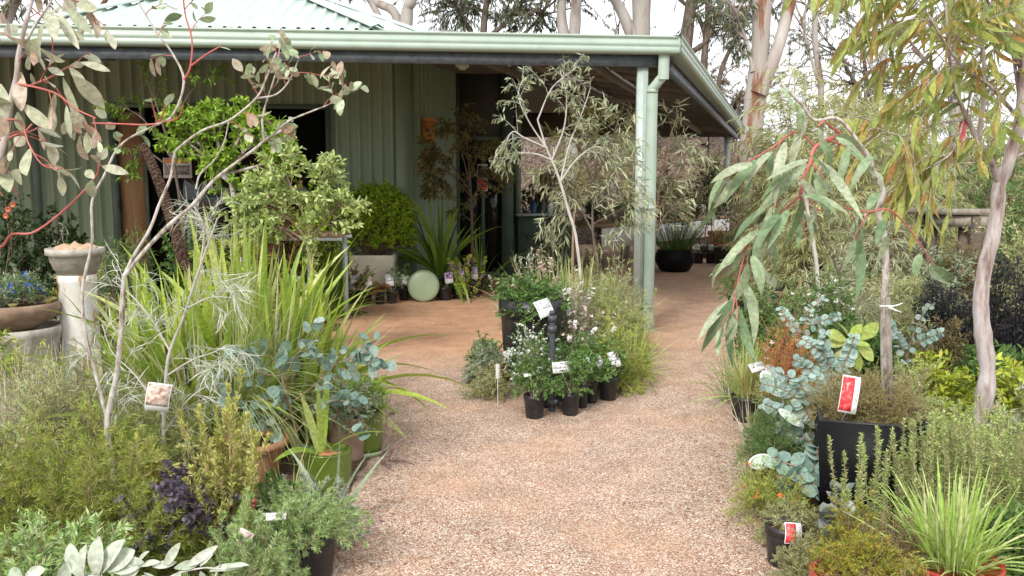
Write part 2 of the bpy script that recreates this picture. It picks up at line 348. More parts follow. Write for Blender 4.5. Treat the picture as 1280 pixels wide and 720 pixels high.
M_orangewood = solid('orange_wood', [(.3, (.50, .19, .05)), (.7, (.66, .29, .09))], scale=6, stretch=(1, 1, 6), rough=.6, bump=.1)
M_white = solid('white_paint', [(.3, (.70, .70, .68)), (.7, (.82, .82, .80))], scale=8, rough=.5, bump=.05)
M_tagw = solid('white_card', [(.3, (.80, .80, .80)), (.7, (.86, .86, .85))], scale=8, rough=.3, bump=0)
def printed(name, *cols, scale=60): return solid(name, [(.32+.42*i/max(1, len(cols)-1), c) for i, c in enumerate(cols)], scale=scale, rough=.3, bump=0, detail=2)
P_red = printed('print_red', (.55, .02, .03), (.75, .07, .08), (.85, .35, .3), scale=40)
P_grey = printed('print_grey', (.12, .12, .13), (.55, .55, .56), (.8, .8, .8), scale=90)
P_green = printed('print_green', (.1, .2, .08), (.45, .55, .4), (.8, .82, .78), scale=80)
P_purple = printed('print_purple', (.28, .1, .42), (.55, .35, .68), (.8, .7, .85), scale=50)
P_pinkish = printed('print_pinkish', (.28, .15, .10), (.66, .5, .42), (.8, .74, .68), scale=45)
P_photo = printed('print_photo', (.1, .1, .1), (.35, .33, .3), (.6, .58, .55), scale=22)
P_orange = printed('print_orange', (.72, .26, .07), (.8, .34, .12), scale=10)
M_blue = solid('blue_tray', [(.3, (.02, .06, .16)), (.7, (.04, .10, .24))], scale=4, rough=.4, bump=0)
M_redpot = solid('red_glaze', [(.3, (.34, .03, .02)), (.7, (.50, .07, .05))], scale=5, rough=.25, bump=0, spec=.6)
M_pipe = solid('grey_poly_pipe', [(.3, (.035, .04, .05)), (.7, (.08, .09, .10))], scale=10, rough=.4, bump=.1)

B_white = solid('white_bark', [(.34, (.17, .13, .10)), (.46, (.40, .36, .31)), (.58, (.55, .53, .49)), (.8, (.64, .62, .59))], scale=42, stretch=(1, 1, .35), rough=.75, bump=.3)
B_pinkgrey = solid('pink_grey_bark', [(.32, (.15, .10, .085)), (.44, (.33, .26, .24)), (.56, (.47, .43, .42)), (.78, (.56, .53, .52))], scale=22, stretch=(1, 1, .2), rough=.75, bump=.4)
B_gum = solid('gum_bark', [(.36, (.09, .055, .04)), (.43, (.22, .15, .115)), (.48, (.33, .30, .275)), (.75, (.47, .45, .43))], scale=1.3, stretch=(1, 1, .16), rough=.8, bump=.5, bscale=8)
B_gumred = solid('gum_bark_red', [(.34, (.09, .04, .025)), (.42, (.23, .11, .065)), (.455, (.33, .29, .26)), (.75, (.48, .46, .43))], scale=1.5, stretch=(1, 1, .12), rough=.8, bump=.6, bscale=8)
B_dark = solid('dark_bark', [(.3, (.06, .045, .035)), (.7, (.18, .14, .11))], scale=12, stretch=(1, 1, .3), rough=.9, bump=.5)
B_tan = solid('tan_twig', [(.3, (.20, .13, .085)), (.7, (.38, .28, .2))], scale=14, rough=.8, bump=.2)
B_red = solid('red_twig', [(.3, (.34, .07, .06)), (.7, (.52, .17, .14))], scale=9, rough=.5, bump=.1)
B_silver = solid('silver_twig', [(.3, (.36, .34, .30)), (.7, (.58, .56, .52))], scale=12, rough=.75, bump=.1)
B_brown = solid('brown_spike', [(.35, (.035, .02, .015)), (.6, (.12, .07, .045)), (.8, (.30, .2, .14))], scale=50, rough=.9, bump=1, bscale=80)

G_silverleaf = leafm('silver_leaf', (.16, .23, .12), (.26, .33, .19), (.38, .44, .30), (.30, .21, .15), (.22, .29, .16), rough=.45)
G_pinkleaf = leafm('pink_silver_leaf', (.20, .22, .14), (.33, .36, .24), (.46, .46, .35), (.36, .22, .17), rough=.42)
G_lime = leafm('lime_strap', (.14, .23, .03), (.27, .36, .045), (.40, .47, .09), (.18, .27, .035), (.55, .54, .24), (.24, .32, .05), rough=.38, tr=.3)
G_green = leafm('mid_green', (.05, .11, .025), (.09, .17, .04), (.14, .23, .06))
G_bright = leafm('bright_green', (.12, .22, .02), (.20, .32, .035), (.30, .40, .05), tr=.28)
G_ball = leafm('ball_green', (.08, .18, .01), (.17, .30, .018), (.30, .42, .03), (.46, .50, .04))
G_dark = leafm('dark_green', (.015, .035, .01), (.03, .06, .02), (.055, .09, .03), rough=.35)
G_olive = leafm('olive_green', (.06, .065, .02), (.12, .115, .035), (.18, .165, .06))
G_feather = leafm('feather_green', (.11, .18, .03), (.20, .27, .045), (.31, .36, .06), (.36, .34, .08))
G_grey = leafm('grey_green', (.13, .17, .10), (.21, .26, .16), (.30, .35, .24))
G_wool = leafm('woolly_green', (.14, .26, .06), (.25, .38, .11), (.38, .48, .20), (.50, .55, .36))
G_woolsil = leafm('woolly_silver', (.26, .33, .22), (.40, .46, .34), (.56, .58, .48))
G_tip = leafm('orange_tipped', (.22, .29, .06), (.38, .41, .10), (.54, .52, .18), (.36, .38, .10), (.50, .33, .18))
G_tipg = leafm('yellow_tip_green', (.16, .20, .05), (.28, .32, .09), (.42, .42, .15))
G_purple = leafm('purple_black', (.05, .04, .06), (.09, .07, .10), (.14, .12, .15))
G_white = leafm('white_leaf', (.24, .29, .21), (.34, .38, .30), (.40, .43, .36), rough=.65, tr=.12)
G_blue = leafm('blue_round', (.13, .21, .17), (.20, .29, .24), (.28, .36, .31), rough=.55)
G_bluepale = leafm('blue_pale', (.24, .36, .31), (.34, .46, .41), (.45, .56, .51), rough=.6)
G_dry = leafm('dry_grass', (.30, .25, .16), (.46, .40, .29), (.62, .57, .46), (.25, .28, .10))
G_silvwire = leafm('silver_wire', (.34, .38, .28), (.50, .53, .43), (.68, .68, .60), rough=.6)
G_straw = leafm('fine_green_grass', (.20, .26, .07), (.32, .38, .12), (.46, .48, .22))
G_shady = leafm('shade_strap', (.07, .14, .02), (.13, .22, .03), (.20, .30, .045), rough=.35)
G_willow = leafm('willow_leaf', (.16, .20, .10), (.26, .30, .17), (.40, .42, .28), (.32, .26, .14))
G_gumbig = leafm('long_gum_leaf', (.09, .14, .07), (.15, .22, .11), (.24, .30, .18), (.30, .33, .23), rough=.45, tr=.25)
G_autumn = leafm('autumn_gum', (.17, .24, .06), (.28, .34, .09), (.38, .41, .12), (.46, .37, .12), (.24, .30, .08), (.50, .27, .10), (.16, .22, .07), (.36, .42, .14), rough=.45, tr=.42)
G_rose = leafm('rosemary_leaf', (.25, .34, .09), (.38, .48, .16), (.54, .60, .28), rough=.5)
G_orangef = leafm('orange_feather', (.36, .18, .03), (.52, .27, .05), (.60, .34, .10), (.30, .28, .05))
G_brownf = leafm('brown_heath', (.10, .08, .03), (.17, .14, .055), (.24, .18, .08))
G_mossy = leafm('mossy_heath', (.10, .17, .015), (.20, .27, .025), (.34, .30, .04), (.42, .24, .04))
G_darktwig = leafm('dark_mesh', (.012, .012, .014), (.03, .028, .034), (.06, .055, .065))
G_yellow = leafm('yellow_green_round', (.32, .42, .08), (.44, .52, .14), (.50, .54, .22), tr=.3)
G_nand = leafm('yellow_shrub', (.20, .27, .03), (.36, .42, .05), (.50, .50, .08), tr=.3)
G_far = leafm('gum_canopy', (.05, .065, .03), (.09, .11, .055), (.14, .15, .09))
G_farbr = leafm('brown_canopy', (.12, .09, .05), (.18, .13, .08), (.13, .13, .06))
G_grevpale = leafm('pale_weeping', (.16, .20, .07), (.28, .32, .12), (.42, .45, .22), (.36, .30, .16))
G_succ = leafm('grey_succulent', (.13, .15, .13), (.20, .22, .20), (.30, .26, .25), rough=.5, tr=.05)
G_var = leafm('variegated_leaf', (.20, .28, .06), (.34, .42, .14), (.50, .54, .28), tr=.28)
W_flower = leafm('white_petal', (.78, .78, .74), (.72, .70, .66), (.82, .82, .80), tr=.2)
K_flower = leafm('pink_petal', (.62, .42, .40), (.70, .58, .54), (.50, .22, .22), tr=.2)
O_flower = leafm('orange_petal', (.70, .10, .03), (.75, .20, .03), (.65, .05, .04), tr=.2)
Bl_flower = leafm('blue_petal', (.03, .06, .30), (.05, .10, .40), (.03, .04, .22), tr=.2)
Pu_flower = leafm('purple_petal', (.22, .12, .42), (.34, .22, .55), (.4, .3, .6), tr=.2)
Pe_flower = leafm('peach_petal', (.75, .25, .14), (.78, .40, .28), tr=.2)
B_litter = leafm('leaf_litter', (.20, .10, .06), (.30, .19, .12), (.42, .33, .22), (.12, .07, .06), tr=0)
# ------------------------------------------------------------------ the setting
def grid_sheet(x0, x1, y0, y1, nx, ny, zf):
    X, Yg = np.meshgrid(np.linspace(x0, x1, nx), np.linspace(y0, y1, ny)); Z = zf(X, Yg)
    m = MB(); I = np.arange(nx-1)[None]+np.arange(ny-1)[:, None]*nx
    m.add(np.stack([X, Yg, Z], 2).reshape(-1, 3), np.stack([I, I+1, I+nx+1, I+nx], 2).reshape(-1, 4)); return m
g = grid_sheet(-250, 250, -60, 440, 2, 2, lambda X, Y: 0*X)
tag(g.build('ground', M_gravel), kind='structure')

def sheet(poly, z, mat, name, jit=.0, n=12):
    P = smooth(np.array([[p[0], p[1], 0] for p in poly]), len(poly)*n)
    P[:, :2] += rng.normal(0, jit, (len(P), 2)); P[:, 2] = z
    from mathutils.geometry import tessellate_polygon
    P = P[:-1] if np.linalg.norm(P[0]-P[-1]) < .01 else P
    m = MB(); m.add(P, None, [list(t) for t in tessellate_polygon([[Vector(q) for q in P]])]); return tag(m.build(name, mat), kind='structure')
def gp(px, py): p = grd(px, py); return (p[0], p[1])
# planting beds either side of the path and the island bed, worn in under the pots
sheet([(-7, .8), (-1.1, .8), gp(385, 716), gp(420, 640), gp(462, 575), gp(470, 545), gp(430, 470), gp(400, 425), gp(385, 400), (-7, 9.9)], .004, M_mulch, 'planting_bed', .012)
sheet([(9, .8), (1.2, .8), gp(990, 720), gp(985, 670), gp(965, 600), gp(950, 540), gp(930, 480), gp(925, 440), gp(930, 405), gp(975, 380), (3.4, 10.2), (9, 10.5)], .004, M_mulch, 'planting_bed', .012)
# gravel stones lying loose
n = 15000
y = rng.uniform(2.7, 6.2, n)**1.0; x = rng.uniform(-.42, .42, n)*y + .05*y
sm = MB(); sm.blobs(np.stack([x, y, np.full(n, .002)], 1), rng.uniform(.0018, .0042, n), .6)
M_stone = leafm('loose_stone', (.26, .13, .085), (.35, .22, .155), (.44, .33, .25), (.74, .68, .60), (.40, .31, .25), rough=.85, tr=0)
tag(sm.build('gravel_stones', M_stone), kind='stuff', label='loose granite chips lying over the gravel path', cat='gravel')
# fallen leaves on the path edges
n = 1300
t = rng.random(n); side = rng.random(n) < .5
pl = []
for i in range(n):
    e = abs(rng.normal(0, .22)); py = rng.uniform(450, 715)
    a = grd(np.interp(py, [440, 545, 640, 716], [440, 480, 430, 390]), py) if side[i] else grd(np.interp(py, [440, 540, 600, 716], [915, 945, 960, 985]), py)
    pl.append(a + [e if side[i] else -e, 0, .008])
pl = np.array(pl); lt = MB(); az = rng.uniform(0, 6.28, n)
lt.leaves(pl, np.stack([np.cos(az), np.sin(az), rng.uniform(-.05, .15, n)], 1), np.tile([0, 0, 1.], (n, 1)) + rng.normal(0, .2, (n, 3)), rng.uniform(.008, .035, n)**1.0, rng.uniform(.003, .01, n), 4, .6, 'lance')
tag(lt.build('leaf_litter', B_litter), kind='stuff', label='brown fallen leaves and twigs along the path edges', cat='leaf litter')

def bankz(X, Y):
    h = np.clip((Y-20.9-.04*X)/9.5, 0, 1); h = h*h*(3-2*h)
    hh = 3.1 + .5*np.sin(X*.19+1) + .35*np.sin(X*.43)
    r = h*hh*(.85+.15*np.sin(X*1.3+Y*.9)) + h*.16*np.sin(X*3.1+Y*2.3)*np.sin(Y*2.7-X)
    return np.where(Y < 20.4, -.3, r - .05*(1-h)) + np.clip(Y-31, 0, 100)*.02
tag(grid_sheet(-45, 70, 20.0, 90, 260, 150, bankz).build('mulch_bank', M_bank, smooth=True), kind='structure')

# ------------------------------------------------------------------ the shed with its verandah
FLs = .097
C0 = np.array([1.53, 8.46]); fl = lambda x: C0[1]+FLs*(x-C0[0])
C1 = np.array([5.51, 20.6]); ZG = 2.74
W0 = np.array([-1.45, 11.9]); wl = lambda x: W0[1]+FLs*(x-W0[0])
def onwall(px, py=235, off=0):
    u, v = px-640, 360-py; k = u/(_cp*F_PX+_sp*v)          # X = k Y
    Yw = (W0[1]-FLs*W0[0]-off)/(1-FLs*k); return np.array([k*Yw, Yw])
shed = T('nursery_shed', 'pale green steel shed with a deep verandah and hipped ribbed roof', 'shed', (W0[0], W0[1], 0))

def rib_wall(m, a, b, z0, z1, per=.15, amp=.042):
    a = np.asarray(a, float); b = np.asarray(b, float); Ln = np.linalg.norm(b-a); d = (b-a)/Ln; nn = np.array([d[1], -d[0]])
    s = [0.]; off = [0.]; x = 0
    while x < Ln:
        for dx, o in ((.10, 0), (.118, 1), (.147, 1), (.165, 0)):
            if x+dx*per/.165 < Ln: s.append(x+dx*per/.165); off.append(o*amp)
        x += per
    s.append(Ln); off.append(0)
    V = []
    for q, o in zip(s, off):
        p = a+d*q+nn*o; V += [[p[0], p[1], z0], [p[0], p[1], z1]]
    m.add(V, [[2*i, 2*i+2, 2*i+3, 2*i+1] for i in range(len(s)-1)])
wl0 = np.array([-9.0, wl(-9.0)])
zt = 3.3
wA, wB = onwall(143, 180), onwall(411, 180)
zhead = at(280, 136, wl(-3.5))[2]
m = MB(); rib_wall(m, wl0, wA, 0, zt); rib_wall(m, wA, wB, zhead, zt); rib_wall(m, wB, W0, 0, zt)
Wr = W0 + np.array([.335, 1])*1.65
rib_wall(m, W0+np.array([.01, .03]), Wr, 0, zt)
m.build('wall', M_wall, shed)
# corner flashing and opening trims
m = MB()
m.box((W0[0]-.07, wl(W0[0]-.07)-.035, zt/2), (.2, .03, zt), rz=math.atan(FLs))
m.box((W0[0]+.035, W0[1]+.05, zt/2), (.03, .2, zt), rz=-.32)
m.build('corner_flashing', M_wall, shed)
def wall_bar(m, px0, px1, z0, z1, off, d=.05, py=200):
    a, b = onwall(px0, py, off), onwall(px1, py, off); c = (a+b)/2
    m.box((c[0], c[1], (z0+z1)/2), (np.linalg.norm(b-a), d, z1-z0), rz=math.atan(FLs))
m = MB(); wall_bar(m, 139, 147, 0, zhead, .03); wall_bar(m, 408, 414, 0, zhead, .03); wall_bar(m, 139, 414, zhead, zhead+.06, .035); wall_bar(m, 40, 50, 0, zt-.02, .04, .03)
wall_bar(m, 181, 184, 0, zhead, .0); wall_bar(m, 291, 295, 0, zhead, .0)
m.build('window_frame', M_dkgreen, shed)
m = MB(); wall_bar(m, 184, 408, .0, zhead, -.06, .012)
m.build('window', M_glass, shed)
m = MB(); wall_bar(m, 147, 181, .02, zhead-.05, -.02, .03)
d_ = m.build('door', M_tan, shed)
m = MB(); a = onwall(148.5, 235, .015); m.box((a[0], a[1], 1.22), (.03, .06, .16), rz=math.atan(FLs)); a2 = onwall(148.5, 235, .05); m.lathe([(0, 0), (.018, .01), (.018, .09), (0, .1)], (a2[0], a2[1], 1.18), 10); m.build('handle', M_black, d_)
# glazed entry at the back of the porch
e0 = Wr; e1 = e0+np.array([1.0, .06])
dvec = (e1-e0)/np.linalg.norm(e1-e0); drz = math.atan2(dvec[1], dvec[0])
def ebar(m, t0, t1, z0, z1, off=0, d=.05):
    a = e0+(e1-e0)*t0; b = e0+(e1-e0)*t1; c = (a+b)/2
    m.box((c[0]+off*dvec[1], c[1]-off*dvec[0], (z0+z1)/2), (np.linalg.norm(b-a), d, z1-z0), rz=drz)
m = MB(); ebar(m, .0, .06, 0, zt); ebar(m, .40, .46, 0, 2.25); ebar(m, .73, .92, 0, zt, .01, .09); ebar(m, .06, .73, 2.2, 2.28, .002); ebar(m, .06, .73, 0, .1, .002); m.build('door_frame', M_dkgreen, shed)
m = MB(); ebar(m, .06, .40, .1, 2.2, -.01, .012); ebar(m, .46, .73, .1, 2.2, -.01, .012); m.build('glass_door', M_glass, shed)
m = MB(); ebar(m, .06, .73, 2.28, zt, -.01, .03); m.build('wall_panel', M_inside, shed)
# serving counter wall right of the entry
cA = e1+np.array([.0, .1]); cB = cA+np.array([.85, .25])
m = MB(); c = (cA+cB)/2
m.box((c[0], c[1], .5), (.9, .08, 1.0), rz=.28); m.build('half_wall', M_dkgreen, shed)
m = MB(); m.box((c[0], c[1]-.02, 1.02), (.98, .3, .04), rz=.28); m.build('counter_top', M_galv, shed)
# hidden sides so that the shed is closed
m = MB(); bk = 19.0
m.box((e1[0]+.0, (e1[1]+bk)/2+.4, zt/2), (.1, bk-e1[1]-.8, zt)); m.box(((wl0[0]+e1[0])/2, bk, zt/2), (e1[0]-wl0[0], .1, zt)); m.box((wl0[0], (wl0[1]+bk)/2, zt/2), (.1, bk-wl0[1], zt))
m.build('rear_wall', M_wall, shed)
# unseen inner backing, added behind the glass to keep the interior dark
m = MB(); m.box(((wl0[0]+W0[0])/2, wl(-4)+2.5, 1.6), (6.5, .05, 3.2)); m.build('inner_backing', M_inside, shed)

# verandah ceiling, roof sheets, gutters
fd = np.array([1, FLs]); fd = fd/np.linalg.norm(fd); fn = np.array([-fd[1], fd[0]])
sd = (C1-C0)/np.linalg.norm(C1-C0); sn = np.array([-sd[1], sd[0]])
LE = C0 - fd*11.5
INW = 2.7
def inter(p, d, q, e):
    A = np.array([[d[0], -e[0]], [d[1], -e[1]]]); s = np.linalg.solve(A, q-p); return p+d*s[0]
I0 = inter(C0+fn*INW, fd, C0+sn*INW, sd); IL = LE+fn*INW; I1 = C1+sn*INW
zi = 3.24
def v3(p, z): return [p[0], p[1], z]
BL = np.array([wl0[0]-1, 20.6]); 
def roofsheet(dz, flip=False, ov=0):
    V = [v3(LE, ZG+.05+dz), v3(C0, ZG+.05+dz), v3(C1, ZG+.05+dz), v3(IL, zi+dz), v3(I0, zi+dz), v3(I1, zi+dz), v3(BL, zi+dz)]
    m = MB(); m.add(V, [[0, 1, 4, 3], [1, 2, 5, 4]], [[3, 4, 6], [4, 5, 6]]); return m
roofsheet(0).build('ceiling', M_soffit, shed)
roofsheet(.07).build('verandah_roof', M_roof, shed)
m = MB()
for t in np.linspace(.04, .97, 15):
    p = C0+(C1-C0)*t
    q = p + sn*INW*.97; m.beam(v3(p+sn*.1, ZG-.01), v3(q, zi-.06), .05, .1)
for t in (.33, .66):
    a = C0+sn*INW*t; a = inter(a, sd, C0, (I0-C0)/np.linalg.norm(I0-C0)); b = C1+sn*INW*t
    zz = ZG+(zi-ZG)*t-.12; m.beam(v3(a, zz), v3(b, zz), .06, .09)
for t in np.linspace(.05, .95, 13):
    p = LE+(C0-LE)*t; m.beam(v3(p+fn*.1, ZG-.01), v3(p+fn*INW*.97, zi-.06), .05, .1)
m.beam(v3(C0, ZG-.03), v3(I0, zi-.08), .07, .13); m.beam(v3(I0, zi-.09), v3(I1, zi-.09), .09, .16)
m.build('rafters', M_raft, shed)['kind'] = 'stuff'
m = MB(); bt = at(745, 124, 12.5); m.box(bt, (.10, 1.5, .06), rz=.9, rx=.1); m.build('batten_light', M_raft, shed)
gp_ = [(-.02, 0), (.10, 0), (.125, .02), (.125, .058), (.113, .066), (.125, .074), (.125, .112), (.112, .12), (.112, .146), (.128, .152), (.128, .17), (-.02, .17)]
m = MB(); m.prism(gp_, v3(LE, ZG), v3(C0+fd*.11, ZG)); m.build('gutter', M_trim, shed)
m = MB(); m.prism(gp_, v3(C0+fd*.02+sd*-.12, ZG+.003), v3(C1, ZG+.003)); m.box((C1[0]+.06, C1[1]+.03, ZG+.085), (.3, .02, .17), rz=-.3); m.build('gutter', M_trim, shed)
m = MB(); m.box((C0[0]+.095, C0[1]-.10, ZG+.086), (.03, .035, .176), rz=-.4); m.build('gutter_joint', M_trim, shed)
m = MB(); m.beam(v3(LE+fn*.02, ZG-.055), v3(C0+fn*.02-fd*.1, ZG-.055), .05, .1); m.beam(v3(C0+sn*.06, ZG-.06), v3(C1+sn*.06, ZG-.06), .05, .1); m.build('fascia_beam', M_galvdk, shed)
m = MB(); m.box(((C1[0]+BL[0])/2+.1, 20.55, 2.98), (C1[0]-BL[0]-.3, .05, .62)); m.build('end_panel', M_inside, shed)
pp = at(800, 240, 8.53)
m = MB(); m.box((pp[0], pp[1], 1.33), (.105, .105, 2.66)); 
m.box((pp[0], pp[1]-.054, 1.33), (.03, .006, 2.64)); m.build('post', M_galv, shed)
m = MB(); dx = at(812.3, 240, 8.5)[0]; zb = at(812, 108, 8.5)[2]
m.prism([(-.05, -.03), (.05, -.03), (.05, .03), (-.05, .03)], (dx, 8.47, .0), (dx, 8.47, zb), up=(0, 1, 0))
top = np.array([at(829, 98, 8.42)[0], 8.42, at(829, 98, 8.42)[2]])
m.prism([(-.045, -.031), (.045, -.031), (.045, .031), (-.045, .031)], (dx-.002, 8.468, zb-.03), top+[.004, 0, .03], up=(0, 1, 0))
m.prism([(-.05, -.032), (.05, -.032), (.05, .032), (-.05, .032)], top-[0, 0, .012], (top[0], top[1], ZG+.02), up=(0, 1, 0))
for z in (.25, 1.25, zb-.05): m.box((dx, 8.468, z), (.104, .07, .035))
m.build('downpipe', M_trim, shed)
pf = at(907, 240, 20.2); m = MB(); m.box((pf[0], pf[1], 1.35), (.13, .13, 2.7)); m.build('post', M_galv, shed)
pf = at(884, 240, 20.3)
m = MB(); m.box((pf[0], 20.3, 2.35), (.03, .03, .7)); m.build('brace', M_galvdk, shed)
b = at(134, 70, fl(-4)+.5); m = MB(); m.box(b, (.13, .12, .07), rz=.2); m.box(b+[.07, -.04, -.01], (.05, .08, .06), rz=.2); m.build('floodlight', M_black, shed)
b = at(578, 80, fl(-.5)+.5); m = MB(); m.box(b+[0, 0, .02], (.13, .16, .1)); m.lathe([(.03, -.06), (.055, -.02), (.055, .0)], b, 14); m.build('lamp_bracket', M_trim, shed)
# upper roof: pyramid on ribs
RA, RB, RC, AP = at(40, 41, 11.15), at(472, 38, 11.5), at(600, 72, 13.6), at(322, -27, 15.2)
RD = np.array([RA[0]-1.2, 15.0, RA[2]]); RE = np.array([RA[0]+.5, 19.5, RA[2]]); RF = np.array([RC[0], 19.5, RC[2]])
RA[2] = RB[2] = RC[2] = RB[2]; RD[2] = RE[2] = RF[2] = RB[2]
def rib_tri(m, A, B, P, per=.19, amp=.028):
    d = B-A; Ln = np.linalg.norm(d); d /= Ln; nn = np.cross(d, P-A); nn /= np.linalg.norm(nn); nn *= np.sign(nn[2]); up = np.cross(nn, d); up *= np.sign(up[2])
    ps, ph = (P-A) @ d, (P-A) @ up
    s = []; x = 0
    while x < Ln:
        s += [(x, 0), (x+per*.62, 0), (x+per*.72, 1), (x+per*.88, 1)]; x += per
    s = sorted([q for q in s if q[0] < Ln] + [(ps, 0), (Ln, 0)])
    V = []
    for q, o in s:
        h = ph*(q/ps if q < ps else (Ln-q)/(Ln-ps)); V += [A+d*q+nn*o*amp, A+d*q+up*h+nn*o*amp]
    m.add(V, [[2*i, 2*i+2, 2*i+3, 2*i+1] for i in range(len(s)-1)])
m = MB()
for a_, b_ in ((RA, RB), (RB, RC), (RC, RF), (RF, RE), (RE, RD), (RD, RA)): rib_tri(m, a_, b_, AP)
m.build('roof', M_roof, shed)
m = MB()
for a_ in (RA, RB, RC, RD, RE, RF):
    m.prism([(-.09, .03), (0, .07), (.09, .03), (.09, .045), (0, .085), (-.09, .045)], a_, AP)
m.build('ridge_cap', M_roof, shed)
m = MB(); ring = [RA, RB, RC, RF, RE, RD]
for i in range(6): 
    p, q = ring[i]-[0, 0, .02], ring[(i+1) % 6]-[0, 0, .02]; m.add([p, q, q-[0, 0, .12], p-[0, 0, .12]], [[0, 1, 2, 3]])
m.build('roof_flashing', M_roof, shed)

# picture notice in the window
s0 = onwall(222, 210, .10); sg = T('notice_board', 'white edged notice with an orange band and grey photo in the window', 'notice', (s0[0], s0[1], at(222, 222, s0[1])[2]))
zc = at(222, 210, s0[1])[2]
m = MB(); m.box((s0[0], s0[1], zc), (.37, .02, .27), rz=.1); m.build('board', M_white, sg)
m = MB(); m.box((s0[0], s0[1]-.012, zc+.095), (.33, .012, .06), rz=.1); m.build('header_band', P_orange, sg)
m = MB(); m.box((s0[0], s0[1]-.012, zc-.03), (.33, .012, .13), rz=.1); m.build('picture', P_photo, sg)
# poster on entry glass
b = at(603, 222, 13.3); ps_ = T('hanging_sign', 'narrow red and dark sign with white edges on the entry glass', 'sign', b-[0, 0, .17])
m = MB(); m.box(b, (.16, .015, .42)); m.build('board', M_tagw, ps_)
m = MB(); m.box(b+[0, -.01, -.11], (.135, .012, .17)); m.build('red_panel', P_red, ps_)
m = MB(); m.box(b+[0, -.01, .09], (.135, .012, .19)); m.build('dark_panel', M_inside, ps_)
# nest boxes on the porch side wall
def nestbox(px, py, s, label):
    Y = 12.36; p = at(px, py, Y); t = T('nest_box', label, 'nest box', p, 'orange nest boxes on the porch wall')
    h = .30*s; wd = .17*s
    m = MB(); m.box(p+[0, 0, 0], (wd, .15, h)); m.build('box_body', M_orangewood, t)
    m = MB(); m.box(p+[.01, -.03, h/2+.012], (wd*1.25, .24, .02), rx=-.3, ry=0); m.build('lid', M_orangewood, t)
    m = MB(); 
    a = np.linspace(0, 6.283, 15)[:-1]; V = [p+[0, -.0775, h*.12]]+[p+[.03*math.cos(k), -.0775, h*.12+.03*math.sin(k)] for k in a]; m.add(V, None, [[0, 1+i, 1+(i+1) % 14] for i in range(14)]); m.build('entry_hole', M_black, t)
nestbox(535, 166, 1.0, 'orange nest box, the upper one on the porch wall')
nestbox(530, 203, .8, 'small orange nest box half hidden behind the porch tree, below another')
# ------------------------------------------------------------------ plant kinds (each adds to a stem mesh and a leaf mesh)
def dist(b): return max(.5, float(b[1]))
def potpart(root, b, r, h, mat=None, kind='taper', soil=None, name='pot'):
    mat = mat or M_black; m = MB()
    if kind == 'taper': pr = [(0, .0), (r*.76, 0), (r*.80, .01), (r*.93, h*.78), (r*.94, h*.79), (r*1.0, h*.80), (r*1.0, h), (r*.95, h), (r*.94, h*.82), (0, h*.82)]
    elif kind == 'bowl': pr = [(0, 0), (r*.45, 0), (r*.55, .02), (r*.88, h*.45), (r*1.0, h*.75), (r*.98, h*.93), (r*.94, h), (r*.88, h*.98), (r*.86, h*.86), (0, h*.86)]
    elif kind == 'round': pr = [(0, 0), (r*.6, 0), (r*.75, h*.08), (r*1.0, h*.5), (r*.97, h*.75), (r*.86, h*.95), (r*.88, h), (r*.8, h), (r*.8, h*.9), (0, h*.9)]
    elif kind == 'cyl': pr = [(0, 0), (r*.9, 0), (r*.96, h*.1), (r, h*.6), (r, h*.97), (r*1.0, h), (r*.9, h), (r*.89, h*.9), (0, h*.9)]
    elif kind == 'rim': pr = [(0, 0), (r*.62, 0), (r*.66, .01), (r*.86, h*.8), (r*.88, h*.84), (r*1.0, h*.85), (r*1.02, h*.9), (r*1.0, h), (r*.88, h), (r*.84, h*.8), (0, h*.7)]
    else: pr = []
    if kind == 'square':
        V = []; 
        for rr, z in ((r*.82, 0), (r, h*.9), (r*1.0, h), (r*.9, h), (r*.88, h*.85)):
            V += [[-rr, -rr, z], [rr, -rr, z], [rr, rr, z], [-rr, rr, z]]
        m.add(np.array(V)+b, [[4*k+i, 4*k+(i+1) % 4, 4*k+4+(i+1) % 4, 4*k+4+i] for k in range(4) for i in range(4)] + [[16, 17, 18, 19], [3, 2, 1, 0]])
    else: m.lathe(pr, b, 36)
    o = m.build(name, mat, root, smooth=False)
    if kind != 'square': o.data.polygons.foreach_set('use_smooth', [True]*len(o.data.polygons)); 
    sm = MB(); sz = h*.86
    k = 20; a = np.linspace(0, 2*np.pi, k, endpoint=False); rr = r*.87
    if kind == 'square': sm.box(np.array(b)+[0, 0, sz], (r*1.7, r*1.7, .02))
    else:
        V = [[0, 0, sz+.012]]+[[math.cos(x)*rr, math.sin(x)*rr, sz+rng.uniform(-.004, .006)] for x in a]; sm.add(np.array(V)+b, None, [[0, 1+i, 1+(i+1) % k] for i in range(k)])
    sm.build('soil', soil or M_soil, root)
    return sz
